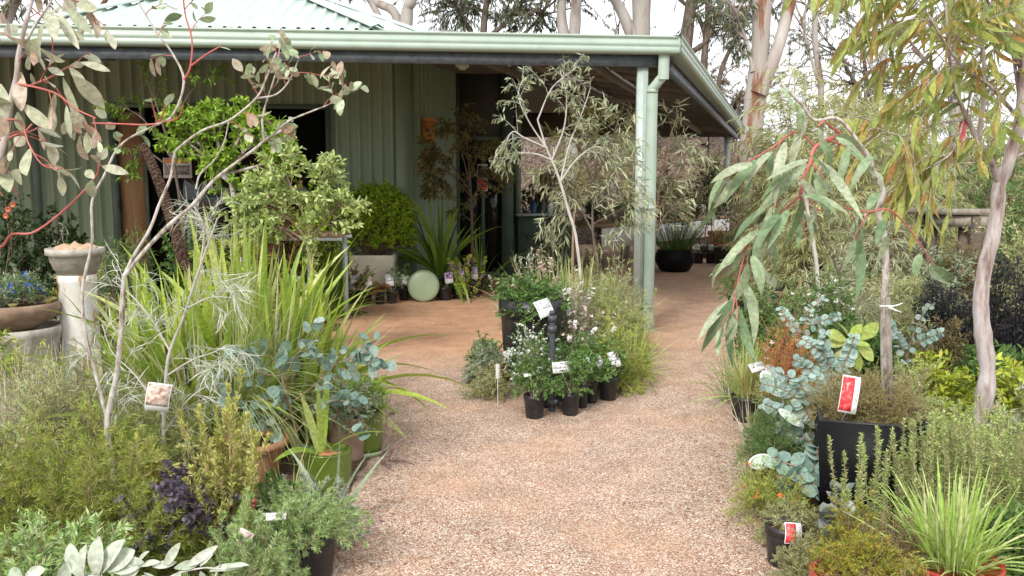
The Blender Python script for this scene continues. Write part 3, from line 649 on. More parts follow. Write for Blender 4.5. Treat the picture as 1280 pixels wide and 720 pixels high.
def cardtag(root, p, wd, hg, pic, yaw=0, tilt=-.4, roll=0, base=None, half=.62, name='plant_tag', round_=False, side=0.):
    # printed card on a stalk; p = centre of the card
    p = np.asarray(p, float)
    cz, sz = math.cos(yaw), math.sin(yaw); cx, sx = math.cos(tilt), math.sin(tilt); cr, sr = math.cos(roll), math.sin(roll)
    X = np.array([cz, sz, 0]); Yv = np.array([-sz*sx*-1, cz*sx*-1*-1, 0])
    Up = np.array([sz*sx, -cz*sx, cx]); Up /= np.linalg.norm(Up)
    X, Up = X*cr+Up*sr, Up*cr-X*sr
    Nn = np.cross(X, Up)
    def card(m, u0, u1, v0, v1, n, th=.0012, bow=.12):
        K = 6; V = []; 
        for s_ in (0, 1):
            for i in range(K):
                v = v0+(v1-v0)*i/(K-1); cv = -bow*hg*((v/hg*2)**2)
                for u in (u0, u1): V.append(p+X*u+Up*v+Nn*(n+cv+(th if s_ else 0)))
        F = []
        for i in range(K-1):
            a = 2*i; F += [[a, a+2, a+3, a+1], [a+2*K, a+2*K+1, a+2*K+3, a+2*K+2], [a, a+2*K, a+2*K+2, a+2], [a+1, a+3, a+2*K+3, a+2*K+1]]
        F += [[0, 1, 2*K+1, 2*K], [2*K-2, 4*K-2, 4*K-1, 2*K-1]]
        m.add(V, F)
    m = MB()
    if round_:
        a = np.linspace(0, 2*np.pi, 25)[:-1]
        V = [p+Nn*s_*.001+X*math.cos(k)*wd/2+Up*math.sin(k)*hg/2 for s_ in (0, 1) for k in a]
        m.add(V+[p, p+Nn*.001], [[i, (i+1) % 24, 24+(i+1) % 24, 24+i] for i in range(24)], [[48, (i+1) % 24, i] for i in range(24)]+[[49, 24+i, 24+(i+1) % 24] for i in range(24)])
    else: card(m, -wd/2, wd/2, -hg/2, hg/2, 0)
    if base is not None: m.tubes(smooth([base, (np.asarray(base)+p-Up*hg*.5)/2+[0, 0, .01], p-Up*hg*.48], 6), .0022, .0022, 4)
    o = m.build(name, M_tagw, root)
    m = MB()
    if round_:
        V = [p+Nn*.003+X*math.cos(k)*wd*.42+Up*math.sin(k)*hg*.42 for k in a]; m.add(V+[p+Nn*.003], None, [[24, i, (i+1) % 24] for i in range(24)])
    else: card(m, -wd*.46, wd*(.46-side), hg/2-hg*half, hg*.46, .0016, .0008)
    q = m.build('picture', pic, o)
    if not round_ and hg > .05:
        m = MB()
        if side:
            for i_ in range(4):
                v = -hg*.40+hg*.2*i_; card(m, wd*(.5-side*.72), wd*(.5-side*.25), v, v+hg*rng.uniform(.05, .14), .0016, .0008)
        elif half < .8:
            for i_ in range(3):
                v = -hg*.44+i_*hg*.10; 
                if v+hg*.04 < hg/2-hg*half: card(m, -wd*.4, wd*rng.uniform(.1, .4), v, v+hg*.035, .0016, .0008)
        if m.n: m.build('print_lines', P_grey, o)['kind'] = 'stuff'
    return o

def shrub(ms, ml, b, Rr, H, ns=14, nb=6, m=22, L_=.03, W=.014, prof='egg', K=3, bend=.4, cup=0., lo=.05, bl=.4, grav=.3, ang=.7, lang=.9, droop=0., r0=.006, z0=0., face=.6, tip=1.0, wob=.15, stemleaf=.5):
    C = stems_to(b, ns, Rr, H, lo, .15*Rr if Rr < .4 else .06, z0=z0)
    if ms is not None: ms.tubes(C, r0, r0*.35, 5)
    Bc = branch(C, nb, .35, tip, ang, bl*(Rr+H)/2, 5, grav, wob, .35)
    if ms is not None: ms.tubes(Bc, r0*.4, r0*.15, 3)
    foliate(ml, Bc, m, .1, 1., lang, L_, W, K, bend, prof, cup, droop, face)
    if stemleaf: foliate(ml, C, int(m*stemleaf)+1, .5, 1., lang, L_, W, K, bend, prof, cup, droop, face)
    return C, Bc
def straps(ml, b, n, L0, L1, W, grav=.8, spread=.7, br=.08, prof='strap', K=8, az=None, wob=.03, cup=.25, z0=0.):
    ph = rng.uniform(0, 2*np.pi, n) if az is None else rng.uniform(az[0], az[1], n)
    th = np.abs(rng.normal(0, spread, n)).clip(0, 1.35)
    D = np.stack([np.sin(th)*np.cos(ph), np.sin(th)*np.sin(ph), np.cos(th)], 1)
    B = np.asarray(b)+np.stack([np.cos(ph)*br*rng.random(n), np.sin(ph)*br*rng.random(n), np.full(n, z0)], 1)
    Ln = rng.uniform(L0, L1, n)
    g = grav*rng.uniform(.3, 1.5, n)*(.35+np.sin(th))
    C = grow(B, D, Ln, K, g, wob)
    ribbons(ml, C, W*rng.uniform(.7, 1.2, n), prof, cup); return C
def ribbons(ml, C, W, prof='strap', cup=0.):
    n, K, _ = C.shape; t = np.linspace(0, 1, K)
    pf = {'strap': np.minimum(1, (1-t)*2.2)**.8*(.6+.4*np.minimum(1, t*5))+.01, 'needle': np.minimum(1, (1-t)*3)+.04, 'lance': np.sin(np.pi*np.clip(t*.95+.05, 0, 1)**.8)+.02}[prof]
    Tn = unit(np.gradient(C, axis=1)); hz = np.array([0, 0, 1.])
    Sd = np.cross(Tn, hz[None, None]); k = np.linalg.norm(Sd, axis=2, keepdims=True)
    r = unit(rng.normal(0, 1, (n, 1, 3))*[1, 1, .2]); Sd = unit(np.where(k > .12, Sd/(k+1e-9), 0)*1.2+ np.cross(Tn, r)*.8)
    hw = (np.broadcast_to(W, (n,))[:, None]/2*pf)[..., None]
    if cup:
        Nn = np.cross(Sd, Tn); V = np.stack([C+Sd*hw+Nn*hw*cup, C, C-Sd*hw+Nn*hw*cup], 2); a = 3
        q = np.concatenate([[[i*3, i*3+1, i*3+4, i*3+3], [i*3+1, i*3+2, i*3+5, i*3+4]] for i in range(K-1)])
    else:
        V = np.stack([C+Sd*hw, C-Sd*hw], 2); a = 2; q = np.array([[i*2, i*2+1, i*2+3, i*2+2] for i in range(K-1)])
    ml.add(V.reshape(-1, 3), (q[None]+(np.arange(n)*K*a)[:, None, None]).reshape(-1, 4))
def spires(ms, ml, b, n, Rr, h0, h1, m=90, L_=.018, W=.0035, prof='dia', lang=1.0, splay=.35, r=.0025, tipn=14, side=0, z0=0., bend=.3, wob=.05):
    a = rng.uniform(0, 2*np.pi, n); rad = Rr*np.sqrt(rng.random(n))
    B = np.asarray(b)+np.stack([np.cos(a)*rad*.55, np.sin(a)*rad*.55, np.full(n, z0)], 1)
    D = np.stack([np.cos(a)*rad/Rr*splay, np.sin(a)*rad/Rr*splay, np.ones(n)], 1)+rng.normal(0, .06, (n, 3))
    C = grow(B, D, rng.uniform(h0, h1, n), 7, -.15, wob)
    if side:
        Sb = branch(C, side, .25, .85, .45, (h0+h1)*.2, 5, -.8, .08, .3); ms.tubes(Sb, r*.6, r*.4, 3)
        foliate(ml, Sb, int(m*.45), .05, 1, lang, L_, W, 3, bend, prof)
        foliate(ml, Sb, tipn, .93, 1, .5, L_*.8, W*1.3, 3, bend, prof)
    ms.tubes(C, r, r*.6, 4)
    foliate(ml, C, m, .12, 1, lang, L_, W, 3, bend, prof)
    foliate(ml, C, tipn, .95, 1, .5, L_*.8, W*1.4, 3, bend, prof)
    return C
def feathery(ms, ml, b, n, Rr, H, m=14, L_=.09, nn=26, nl=.02, nw=.0016, lo=.05, z0=0.):
    # stems carrying flat comb-like fronds of narrow leaflets
    C = stems_to(b, n, Rr, H, lo, .06, z0=z0); ms.tubes(C, .004, .0015, 4)
    Fr = branch(C, m, .3, 1., .8, L_, 5, .2, .1, .2); ms.tubes(Fr, .0012, .0006, 3)
    foliate(ml, Fr, nn, .05, 1, .75, nl, nw, 3, .2, 'dia', face=.3)
    return C
def flowers(C, m, t0, t1, r, mat, root, petals=5, name='flowers', pw=.6, off=.0, up=.3, stuff=False):
    P, Tn, _ = pick(C, m, t0, t1); n = len(P); P = P+Tn*off
    ax = unit(Tn+rng.normal(0, .3, Tn.shape)+[0, -.3, up]); mb = MB()
    ref = unit(np.cross(ax, rng.normal(0, 1, (n, 3)))); o2 = np.cross(ax, ref)
    for k in range(petals):
        a = 2*np.pi*k/petals; D = ref*math.cos(a)+o2*math.sin(a)+ax*.25
        mb.leaves(P, D, ax, r*rng.uniform(.8, 1.2, n), r*pw, 3, .3, 'round')
    return mb.build(name, mat, root)
def limbs(polys, Y=None):
    return [smooth(path(p, Y), max(6, 4*len(p))) for p in polys]
def resample(Pp, K=12):
    return smooth(Pp, K)[None]
def P2(px, py, Y): return at(px, py, Y)
def gb(px, Y): return np.array([at(px, 360, Y)[0], Y, 0.])
def zt_(py, Y): return at(640, py, Y)[2]
def done(root, ms=None, sm=None, ml=None, lm=None, sn='stems', ln='foliage'):
    if ms is not None and ms.n: ms.build(sn, sm, root, smooth=True)
    if ml is not None and ml.n: return ml.build(ln, lm, root)
def dup(o, loc, label=None, rz=0., sc=1.):
    c = o.copy(); COL.objects.link(c); c.location = loc; c.rotation_euler = (0, 0, rz); c.scale = (sc, sc, sc)
    if label: c['label'] = label
    for ch in list(o.children):
        d = ch.copy(); COL.objects.link(d); d.parent = c
        for g_ in ch.children: e = g_.copy(); COL.objects.link(e); e.parent = d
    return c
# ------------------------------------------------------------------ gum trees on the bank
def gumtree(label, polys, Y, bark, leafmat_=None, clumps=(), ext=4, name='gum_tree', lw=.016, ll=.15, dens=1., group='gum trees beyond the shed'):
    b = polys[0][0][0]; p0 = at(b[0], b[1], Y); zg = float(bankz(np.array([p0[0]]), np.array([Y]))[0])
    t = T(name, label, 'tree', (p0[0], Y, zg), group)
    m = MB(); ends = []; first = True
    for pts, r0, r1 in polys:
        Pp = path(pts, Y)
        if first: Pp = np.vstack([[Pp[0][0], Y, zg-.1], Pp]); first = False
        Pp = Pp + rng.normal(0, .05, Pp.shape)*[1, 2, 0]
        s = smooth(Pp, 22); m.tubes(s, px2m(r0, Y), px2m(r1, Y), 12, flare=.3); ends.append(s)
    ml = MB(); 
    EC = np.stack(ends)
    Br = branch(EC[:, 11:], 5, .35, 1., .8, 2.3, 8, -.2, .35, .2); m.tubes(Br, .035, .012, 5)
    Tw = branch(Br, 5, .3, 1., .7, 1.0, 6, .6, .3, .2); m.tubes(Tw, .009, .004, 3)
    foliate(ml, Tw, int(26*dens), .2, 1, .8, ll, lw*2, 3, .4, 'lance', droop=1.4)
    for (cx, cy, r_, cnt) in clumps:
        c = at(cx, cy, Y); rr = px2m(r_, Y)
        e = min(range(len(ends)), key=lambda i: np.linalg.norm(ends[i]-c, axis=1).min()); k = np.argmin(np.linalg.norm(ends[e]-c, axis=1)+np.where(ends[e][:, 2] > c[2]+.4, 2, 0))
        o = ends[e][k]; tg = c+rng.normal(0, .45, (max(3, cnt//3), 3))*rr
        n = len(tg); A = np.tile(o, (n, 1)); C = bez(A, (A+tg)/2+[0, 0, .3*rr], tg, 8); C[:, 1:-1] += rng.normal(0, .07*rr, (n, 6, 3)); m.tubes(C, .03, .01, 4)
        Tw = branch(C, max(3, cnt//4), .45, 1, .8, rr*.6, 6, .5, .3, .2); m.tubes(Tw, .009, .004, 3)
        foliate(ml, Tw, int(15*dens), .1, 1, .8, ll, lw*2, 3, .4, 'lance', droop=1.2)
    m.build('trunk', bark, t, smooth=True); ml.build('crown', leafmat_ or G_far, t); return t
gumtree('broad pale gum trunk with a thinner limb leaning left above the verandah gutter', [([(803,250),(802,60),(808,-60),(818,-190)],16,9), ([(798,70),(782,20),(764,-14),(745,-80)],8,4)], 27, B_gum, clumps=[(770,-60,60,18),(830,-60,50,14)])
gumtree('dark leaning gum trunk between the broad pale trunk and the red barked one', [([(846,220),(852,85),(862,20),(870,-30),(880,-150)],9,6), ([(857,70),(872,58),(886,50),(896,20)],4,2), ([(878,180),(881,94),(885,12),(880,-50)],5,3.5), ([(883,50),(870,22),(846,-4)],3,2), ([(896,150),(906,86),(926,39),(940,0)],3.4,1.6)], 28, B_dark, clumps=[(895,20,34,22),(915,45,32,24),(850,-30,40,14),(922,10,30,22),(878,5,24,12)])
gumtree('big gum with strips of red brown bark, forking beside the end of the verandah', [([(937,300),(939,180),(947,85),(952,0),(957,-130)],15,11), ([(950,118),(966,62),(985,-3),(1003,-90)],9,6), ([(942,90),(930,50),(922,20)],3,2)], 22, B_gumred, clumps=[(918,55,28,22),(925,15,30,20),(1000,-50,50,16)])
gumtree('pair of smooth grey gum trunks close together right of the feathery tree', [([(713,240),(717,45),(724,0),(731,-110)],8.5,6), ([(712,70),(703,22),(705,-40)],8,5)], 26, B_gum, clumps=[(690,-40,40,14),(735,-50,40,12)])
gumtree('grey gum trunk with crooked limbs reaching left over the ridged roof', [([(497,240),(504,32),(515,-2),(527,-90)],9,6), ([(502,55),(490,16),(470,0),(440,-25)],6,4), ([(496,60),(470,12),(452,-6),(430,-14)],4,2.5)], 25, B_gum, clumps=[(470,-40,50,16),(520,-50,40,12)])
gumtree('slender gum with loose dark foliage just above the long gutter', [([(600,240),(605,40),(612,-20),(615,-80)],5,3), ([(603,60),(575,20),(560,-20)],3,2), ([(606,50),(640,20),(660,-15)],3,2), ([(640,60),(668,30),(685,0)],2.5,1.5)], 27, B_dark, clumps=[(566,14,30,34),(590,4,30,34),(640,22,30,34),(668,14,30,32),(560,-15,30,20),(620,-10,34,24),(684,24,18,18),(540,20,18,14)])
gumtree('pale gum whose limbs cross above the far left end of the roof', [([(-40,240),(10,20),(50,-30)],9,6), ([(60,200),(88,20),(92,-10),(80,-60)],9,6), ([(88,15),(115,14),(132,2),(150,-30)],4,2)], 24, B_gum, clumps=[(45,-5,30,20),(10,5,28,20),(110,-20,30,14)])
t = gumtree('rounded brown green gum far behind the verandah end', [([(905,240),(908,170),(912,130)],5,3), ([(908,180),(930,140),(940,110)],3,2), ([(906,170),(885,140),(878,110)],3,2)], 38, B_dark, G_farbr, clumps=[(912,140,34,36),(885,135,26,26),(900,110,30,30),(935,130,26,28),(920,170,30,30),(890,165,24,24),(930,165,26,20)], ext=2, dens=1.2)
gumtree('thin gum sapling with sparse brown crown behind the weeping shrubs', [([(1075,240),(1080,160),(1085,100),(1078,40)],4,2), ([(1082,140),(1060,90),(1040,60)],2.5,1)], 34, B_dark, G_farbr, clumps=[(1000,115,32,18),(1060,100,36,20),(1110,120,34,22),(1160,110,40,24)], ext=2)
gumtree('straight grey gum standing high on the bank behind the orange leaved gum', [([(1190,240),(1195,120),(1192,40),(1205,-60)],7,5), ([(1193,90),(1215,50),(1240,20)],3,2)], 33, B_gum, clumps=[(1150,60,50,22),(1220,60,50,26),(1260,110,50,24),(1180,130,50,24),(1240,150,40,20)])
gumtree('grey gum trunk seen deep under the verandah roof', [([(772,240),(770,150),(765,60)],7,6)], 30, B_gum, clumps=[(780,-20,40,8)])
gumtree('slim pale gum trunk rising beyond the weeping shrubs', [([(1020,240),(1022,120),(1018,40),(1026,-60)],4,3), ([(1021,100),(1010,60),(1006,20)],2,1.5)], 30, B_gum, clumps=[(1005,60,30,18),(1040,20,34,18)])
gumtree('slim pale gum leaning right beyond the weeping shrubs', [([(1090,240),(1096,120),(1110,40),(1120,-60)],4,3), ([(1098,110),(1080,70),(1070,30)],2,1.5)], 31, B_gum, clumps=[(1085,80,34,20),(1060,130,40,24),(1120,100,40,24)])
# twiggy shrubs on the bank
def banktwig(px, Y, Rr, H, label, mat, dense=1.):
    p = gb(px, Y); p[2] = float(bankz(np.array([p[0]]), np.array([Y]))[0])
    t = T('bank_shrub', label, 'shrub', p, 'low shrubs growing on the mulch bank'); ms, ml = MB(), MB()
    shrub(ms, ml, p, Rr, H, 16, 5, int(16*dense), .07, .02, 'lance', 3, r0=.02, lo=.1); done(t, ms, B_dark, ml, mat)
banktwig(745, 23, 1.0, 1.5, 'shaggy olive shrub at the foot of the bank behind the willow leaved sapling', G_olive)
banktwig(875, 22.5, .8, 1.5, 'dark leafy bush at the foot of the bank by the far verandah post', G_dark, 1.4)
banktwig(700, 25, 1.3, 1.6, 'bright green bush high on the bank seen past the entry', G_bright, 1.4)
banktwig(1000, 24, 1.5, 2.0, 'grey green bush on the bank behind the weeping shrubs', G_grevpale)
banktwig(1170, 24, 1.6, 1.4, 'dull purple twiggy bush on the bank', G_farbr, .6)
banktwig(1260, 22, 1.6, 1.6, 'dark bush on the bank beyond the timber bench', G_dark)
banktwig(1100, 23, 1.6, 1.8, 'olive bush on the bank left of the purple twiggy one', G_olive)
for px, Y, Rr, H, lb, mt, dn in ((665, 21.8, .9, 1.7, 'grey green bush at the foot of the bank seen just past the entry corner', G_grevpale, 1.2), (705, 22.2, .9, 2.0, 'olive bush at the foot of the bank behind the slat screen', G_olive, 1.3), (780, 22.0, 1.0, 2.2, 'wispy pale bush at the foot of the bank left of the post', G_willow, 1.2), (815, 23.5, 1.0, 1.8, 'yellowish bush part way up the bank just right of the post', G_grevpale, 1.2), (850, 21.8, .8, 1.9, 'green bush at the foot of the bank above the big black bowl', G_green, 1.3), (930, 23.0, 1.1, 2.2, 'dark bush on the bank right behind the red barked gum', G_olive, 1.3), (735, 26.5, 1.1, 1.2, 'dark low bush high on the bank under the verandah roof', G_dark, 1.0), (890, 26.0, 1.1, 1.2, 'olive low bush high on the bank above the far post', G_olive, 1.0)):
    banktwig(px, Y, Rr, H, lb, mt, dn)
# fallen sticks on the bank
n = 900; X = rng.uniform(-3, 24, n); Yy = rng.uniform(21.5, 30, n); Zb = bankz(X, Yy); a = rng.uniform(0, 6.28, n)
Cs = grow(np.stack([X, Yy, Zb+.04], 1), np.stack([np.cos(a), np.sin(a)*.4, rng.uniform(0, .35, n)], 1), rng.uniform(.3, 1.5, n), 4, 0, .2)
m = MB(); m.tubes(Cs, .012, .004, 3); tag(m.build('fallen_sticks', B_tan), kind='stuff', label='fallen sticks and bark lying over the mulch bank', cat='sticks')

# ------------------------------------------------------------------ the display bench behind the post
A_, B_ = at(730, 284, 15), at(893, 270, 20.0)
A_[2] = B_[2] = .78
dv = (B_-A_)/np.linalg.norm(B_-A_)
bench = T('display_bench', 'long white fronted display bench with a timber top behind the post', 'bench', (A_[0], A_[1], 0))
m = MB(); m.beam(A_, B_, .75, .05); m.build('bench_top', M_pallet, bench)
fo = np.array([dv[1], -dv[0], 0])*.36
m = MB(); m.beam(A_+fo-[0, 0, .22], B_+fo-[0, 0, .22], .02, .36); m.build('front_panel', M_white, bench)
for k in np.linspace(.02, .98, 7):
    for s_ in (1, -1):
        q = A_+(B_-A_)*k+fo*s_*.85; m = MB(); m.box((q[0], q[1], .37), (.07, .07, .75)); m.build('leg', M_wood, bench)
def benchplant(k, off, label, potm, leafm_, r, H, pk='taper', ph=.14, wide=.2, ball=False, L_=.05):
    p = A_+(B_-A_)*k+fo*off; p = np.array([p[0], p[1], .807])
    t = T('bench_plant', label, 'potted plant', p, 'potted plants set out on the display bench'); z = potpart(t, p, r, ph, potm, pk)
    ms, ml = MB(), MB(); shrub(ms, ml, p+[0, 0, z], wide, H, 12, 5, 12, L_, L_*.4, 'egg', 3, r0=.004); done(t, ms, B_tan, ml, leafm_)
benchplant(.03, .1, 'dark leafy plant at the near end of the display bench', M_black, G_dark, .1, .3)
benchplant(.12, -.2, 'plant in an orange clay pot left on the display bench', M_terra, G_grey, .12, .28)
benchplant(.22, .2, 'pale variegated plant in a black pot on the display bench', M_black, G_var, .1, .3)
benchplant(.36, .0, 'olive bushy plant in a black pot on the display bench', M_black, G_green, .14, .7, wide=.4, L_=.08)
benchplant(.50, .3, 'spreading grey plant mid way along the display bench', M_black, G_willow, .14, .85, wide=.42, L_=.1)
benchplant(.66, .2, 'small brown clay pot with thin foliage on the display bench', M_terradk, G_grevpale, .12, .62, ph=.16, wide=.35, L_=.09)
benchplant(.80, .0, 'wide pale stone bowl with a low succulent on the display bench', M_stonebowl, G_grey, .26, .18, 'bowl', .28, .22)
benchplant(.97, .1, 'leafy plant in a black pot at the far end of the display bench', M_black, G_green, .12, .45, wide=.28)

# plants seen under the roof past the bench
def simple(name, label, cat, px, Y, top, wpx, leaf, stem=None, group=None, ns=16, nb=6, m=18, L_=.04, W=.014, prof='egg', K=3, pot=None, pr=.14, ph=.2, pk='taper', lo=.05, droop=0., bend=.4, ang=.7, lang=.9, r0=.006, wob=.15, grav=.3, bl=.4, cup=0., py=None, face=.6, tip=1., stemleaf=.5, soil=None, z0=0.):
    b = gb(px, Y) if py is None else grd(px, py); Y = b[1]; b[2] = z0
    H = max(.08, at(px, top, Y)[2]-z0); Rr = px2m(wpx/2, Y)
    t = T(name, label, cat, b, group); zz = 0
    if pot is not None: zz = potpart(t, b, pr, ph, pot, pk, soil)
    ms, ml = MB(), MB()
    shrub(ms, ml, b+[0, 0, zz], Rr, max(.08, H-zz), ns, nb, m, L_, W, prof, K, bend, cup, lo, bl, grav, ang, lang, droop, r0, 0, face, tip, wob, stemleaf)
    done(t, ms, stem or B_tan, ml, leaf); return t, b
# standard tree with two bare stems beside far post
def standard(label, px, Y, top, wpx, clear, leaf, n=2, L_=.06, W=.035, bark=None, pot=M_black, pr=.16, ph=.24, name='standard_tree', m=14, lo=-.6, group=None, prof='egg'):
    b = gb(px, Y); t = T(name, label, 'tree', b, group); z = potpart(t, b, pr, ph, pot) if pot else 0
    ms, ml = MB(), MB(); zc = at(px, clear, Y)[2]; zt2 = at(px, top, Y)[2]
    for k in range(n):
        a = b+[(k-(n-1)/2)*.12, 0, z]; s = smooth([a, a+[rng.normal(0, .03), 0, (zc-z)*.5], b+[(k-(n-1)/2)*.1, 0, zc+.1]], 8); ms.tubes(s, .014, .01, 6)
    c = b+[0, 0, zc]
    shrub(ms, ml, c, px2m(wpx/2, Y), zt2-zc, 18, 7, m, L_, W, prof, 3, r0=.006, lo=.0); done(t, ms, bark or B_tan, ml, leaf, 'trunk', 'crown'); return t
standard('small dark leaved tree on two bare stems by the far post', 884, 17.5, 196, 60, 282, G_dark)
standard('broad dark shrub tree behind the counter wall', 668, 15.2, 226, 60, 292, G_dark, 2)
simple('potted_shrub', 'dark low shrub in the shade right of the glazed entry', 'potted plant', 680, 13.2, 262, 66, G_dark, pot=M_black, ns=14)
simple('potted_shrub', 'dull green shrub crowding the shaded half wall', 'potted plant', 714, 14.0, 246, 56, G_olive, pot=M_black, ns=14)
# timber screen
a = at(688, 200, 16.5); m = MB(); 
for k in range(5): m.box((a[0]+(k-2)*.085, 16.5+.02*(k % 2), 1.05), (.078, .03, 1.4+.03*(k % 3)))
m.box((a[0], 16.56, .5), (.44, .05, .07)); m.box((a[0], 16.56, 1.4), (.44, .05, .07)); m.box((a[0]-.16, 16.6, .7), (.06, .06, 1.4)); m.box((a[0]+.16, 16.6, .7), (.06, .06, 1.4))
tag(m.build('timber_screen', M_pallet, origin=(a[0], 16.5, 0)), 'brown upright timber slat screen behind the white stemmed sapling', 'screen')
# bottles on the counter
for k, (f, mt, lb) in enumerate(((.30, M_blue, 'dark blue bottle on the half wall counter by the entry'), (.48, M_dkgreen, 'green bottle on the half wall counter between blue and white ones'), (.62, M_white, 'white bottle on the half wall counter'), (.80, M_blue, 'blue spray bottle at the far end of the half wall counter'))):
    q = cA+(cB-cA)*f; m = MB(); m.lathe([(0, 0), (.045, 0), (.048, .02), (.048, .13+.02*k), (.018, .17+.02*k), (.018, .2+.02*k), (0, .2+.02*k)], (q[0], q[1], 1.041), 14)
    tag(m.build('bottle', mt, origin=(q[0], q[1], 1.041)), lb, 'bottle', 'bottles on the counter')
# big black bowl with needle ball
b = grd(843, 339); b[2] = 0; Yb = b[1]
t = T('potted_conifer', 'fine needled green mound in a round glossy black bowl by the path', 'potted plant', b)
rb = px2m(25, Yb); z = potpart(t, b, rb, at(843, 312, Yb)[2], M_glazeblk, 'round'); ms, ml = MB(), MB()
spires(ms, ml, b+[0, 0, z], 170, rb*1.05, .4, .8, 46, .045, .004, splay=.95, tipn=6, lang=.6); done(t, ms, G_green, ml, G_green)
# small black pots with white cards
for px, lb in ((872, 'black nursery pot with a square white card, nearer the big black bowl'), (889, 'black nursery pot with a square white card, nearer the terracotta pot')):
    b = grd(px, 329); t = T('nursery_pot', lb, 'potted plant', b, 'carded pots on the far gravel'); z = potpart(t, b, .12, .2)
    ms, ml = MB(), MB(); shrub(ms, ml, b+[0, 0, z], .14, .26, 10, 4, 14, .03, .012, 'egg'); done(t, ms, B_tan, ml, G_dark)
    cardtag(t, at(px, 309, b[1]-.14), .1, .11, P_grey, .1, -.2, base=b+[0, -.05, z])
b = grd(897, 321); t = T('clay_pot', 'empty orange terracotta pot beside the far verandah post', 'pot', b); potpart(t, b, .22, at(897, 287, b[1])[2]*.95, M_terra, 'rim')
b = grd(930, 330); t = T('clay_pot', 'brown clay pot half hidden right of the far verandah post', 'pot', b); potpart(t, b, .2, .42, M_terradk, 'rim')
for px, py, lb, lm_ in ((905, 331, 'dark seedling pot in front of the terracotta pot', G_green), (955, 325, 'black tub with upright green foliage behind the drooping leaves', G_green), (1003, 318, 'black tub with dark foliage beyond the far path', G_dark), (1040, 322, 'black tub with pale foliage beside the white stick sapling', G_grey), (975, 322, 'black tub of reddish foliage between two darker tubs', G_brownf)):
    simple('nursery_tub', lb, 'potted plant', px, 0, py-52, 30, lm_, py=py, pot=M_black, pr=.2, ph=.34, ns=12, nb=5, m=12)

# ------------------------------------------------------------------ weeping shrubs right of the path
def weeper(label, px, Y, top, wpx, leaf, ns=30, L_=.13, W=.009, m=20, name='weeping_shrub', lo=.15, stem=None, group='weeping shrubs behind the right hand bed'):
    b = gb(px, Y); t = T(name, label, 'shrub', b, group); H = at(px, top, Y)[2]; Rr = px2m(wpx/2, Y); ms, ml = MB(), MB()
    C = stems_to(b, int(ns*1.35), Rr, H, lo, .12, K=9); ms.tubes(C, .014, .004, 5)
    Br = branch(C, 7, .3, 1., .7, H*.26, 7, 1.6, .2, .2); ms.tubes(Br, .004, .0015, 3)
    foliate(ml, Br, int(m*1.3), .05, 1, .55, L_, W*1.2, 4, .5, 'lance', droop=.7); foliate(ml, C, m, .4, 1, .7, L_, W, 4, .5, 'lance', droop=.5)
    done(t, ms, stem or B_tan, ml, leaf); return t
weeper('tall pale weeping shrub next to the red barked gum', 990, 13, 62, 170, G_grevpale, 36, .16, .011, 26)
weeper('yellowish weeping shrub standing behind the arched leaning gum', 1065, 11, 84, 190, G_grevpale, 36, .14, .01, 26)
weeper('grey green weeping shrub in front of the mulch bank, under the orange leaves', 1135, 12.5, 118, 150, G_willow, 30, .13, .01, 22)
weeper('lower dense weeping shrub behind the drooping red stemmed gum', 1010, 10, 200, 170, G_grevpale, 30, .12, .008, 26)
weeper('fine leaved green shrub behind the leaning stem', 1100, 8.6, 235, 130, G_willow, 26, .11, .007, 24)
weeper('olive weeping shrub between the leaning stem and timber bench', 1150, 9.5, 190, 120, G_grevpale, 26, .12, .008, 22)
weeper('dark green shrub beyond the timber bench', 1245, 11, 170, 130, G_green, 26, .1, .012, 20)
simple('leafy_shrub', 'dense green shrub beside the timber bench near the thick trunk', 'shrub', 1258, 8.6, 250, 90, G_green, ns=26, nb=6, m=20, L_=.06, W=.022, group='shrubs round the timber bench')
simple('leafy_shrub', 'low grey leafed shrub under the timber bench', 'shrub', 1165, 7.9, 300, 120, G_grey, ns=24, nb=6, m=20, L_=.05, W=.018, group='shrubs round the timber bench')
simple('leafy_shrub', 'low olive shrub at the left side of the timber bench', 'shrub', 1105, 7.4, 330, 100, G_grevpale, ns=24, nb=6, m=20, L_=.05, W=.012, prof='lance', group='shrubs round the timber bench')
simple('leafy_shrub', 'brownish leafless looking shrub below the right end of the bench', 'shrub', 1210, 8.0, 285, 90, G_brownf, ns=24, nb=7, m=16, L_=.04, W=.012, group='shrubs round the timber bench')
weeper('tall grey green weeping shrub filling behind the arched gum top', 1035, 14.5, 84, 210, G_grevpale, 44, .18, .014, 30)
weeper('tall olive weeping shrub farther back below the yellow leaves', 1125, 15.0, 96, 200, G_willow, 44, .18, .014, 30)
weeper('dull green weeping shrub farthest right in front of the bank', 1220, 14.5, 130, 180, G_grevpale, 40, .18, .014, 28)
# timber bench
a, b_ = at(1148, 262, 8.9), at(1228, 268, 8.4); zt3 = .5*(a[2]+b_[2])
t = T('timber_bench', 'weathered grey timber slab bench among the shrubs', 'bench', ((a[0]+b_[0])/2, 8.6, 0)); a[2] = b_[2] = zt3
for off in (-.17, .01, .19):
    m = MB(); o_ = np.array([0, off, 0]); m.beam(a+o_, b_+o_+rng.normal(0, .01, 3), .165, .06); m.build('plank', M_wood, t)
m = MB(); m.beam(a+[.03, -.2, -.09], b_+[-.03, -.2, -.09], .04, .11); m.build('rail', M_wood, t)
for q in (a+[.1, -.1, 0], a+[.1, .12, 0], b_+[-.1, -.1, 0], b_+[-.1, .12, 0]):
    m = MB(); m.box((q[0], q[1], (zt3-.04)/2), (.09, .09, zt3-.04)); m.build('leg', B_dark, t)  # dark bark colour on the legs stands in for shade under the slab
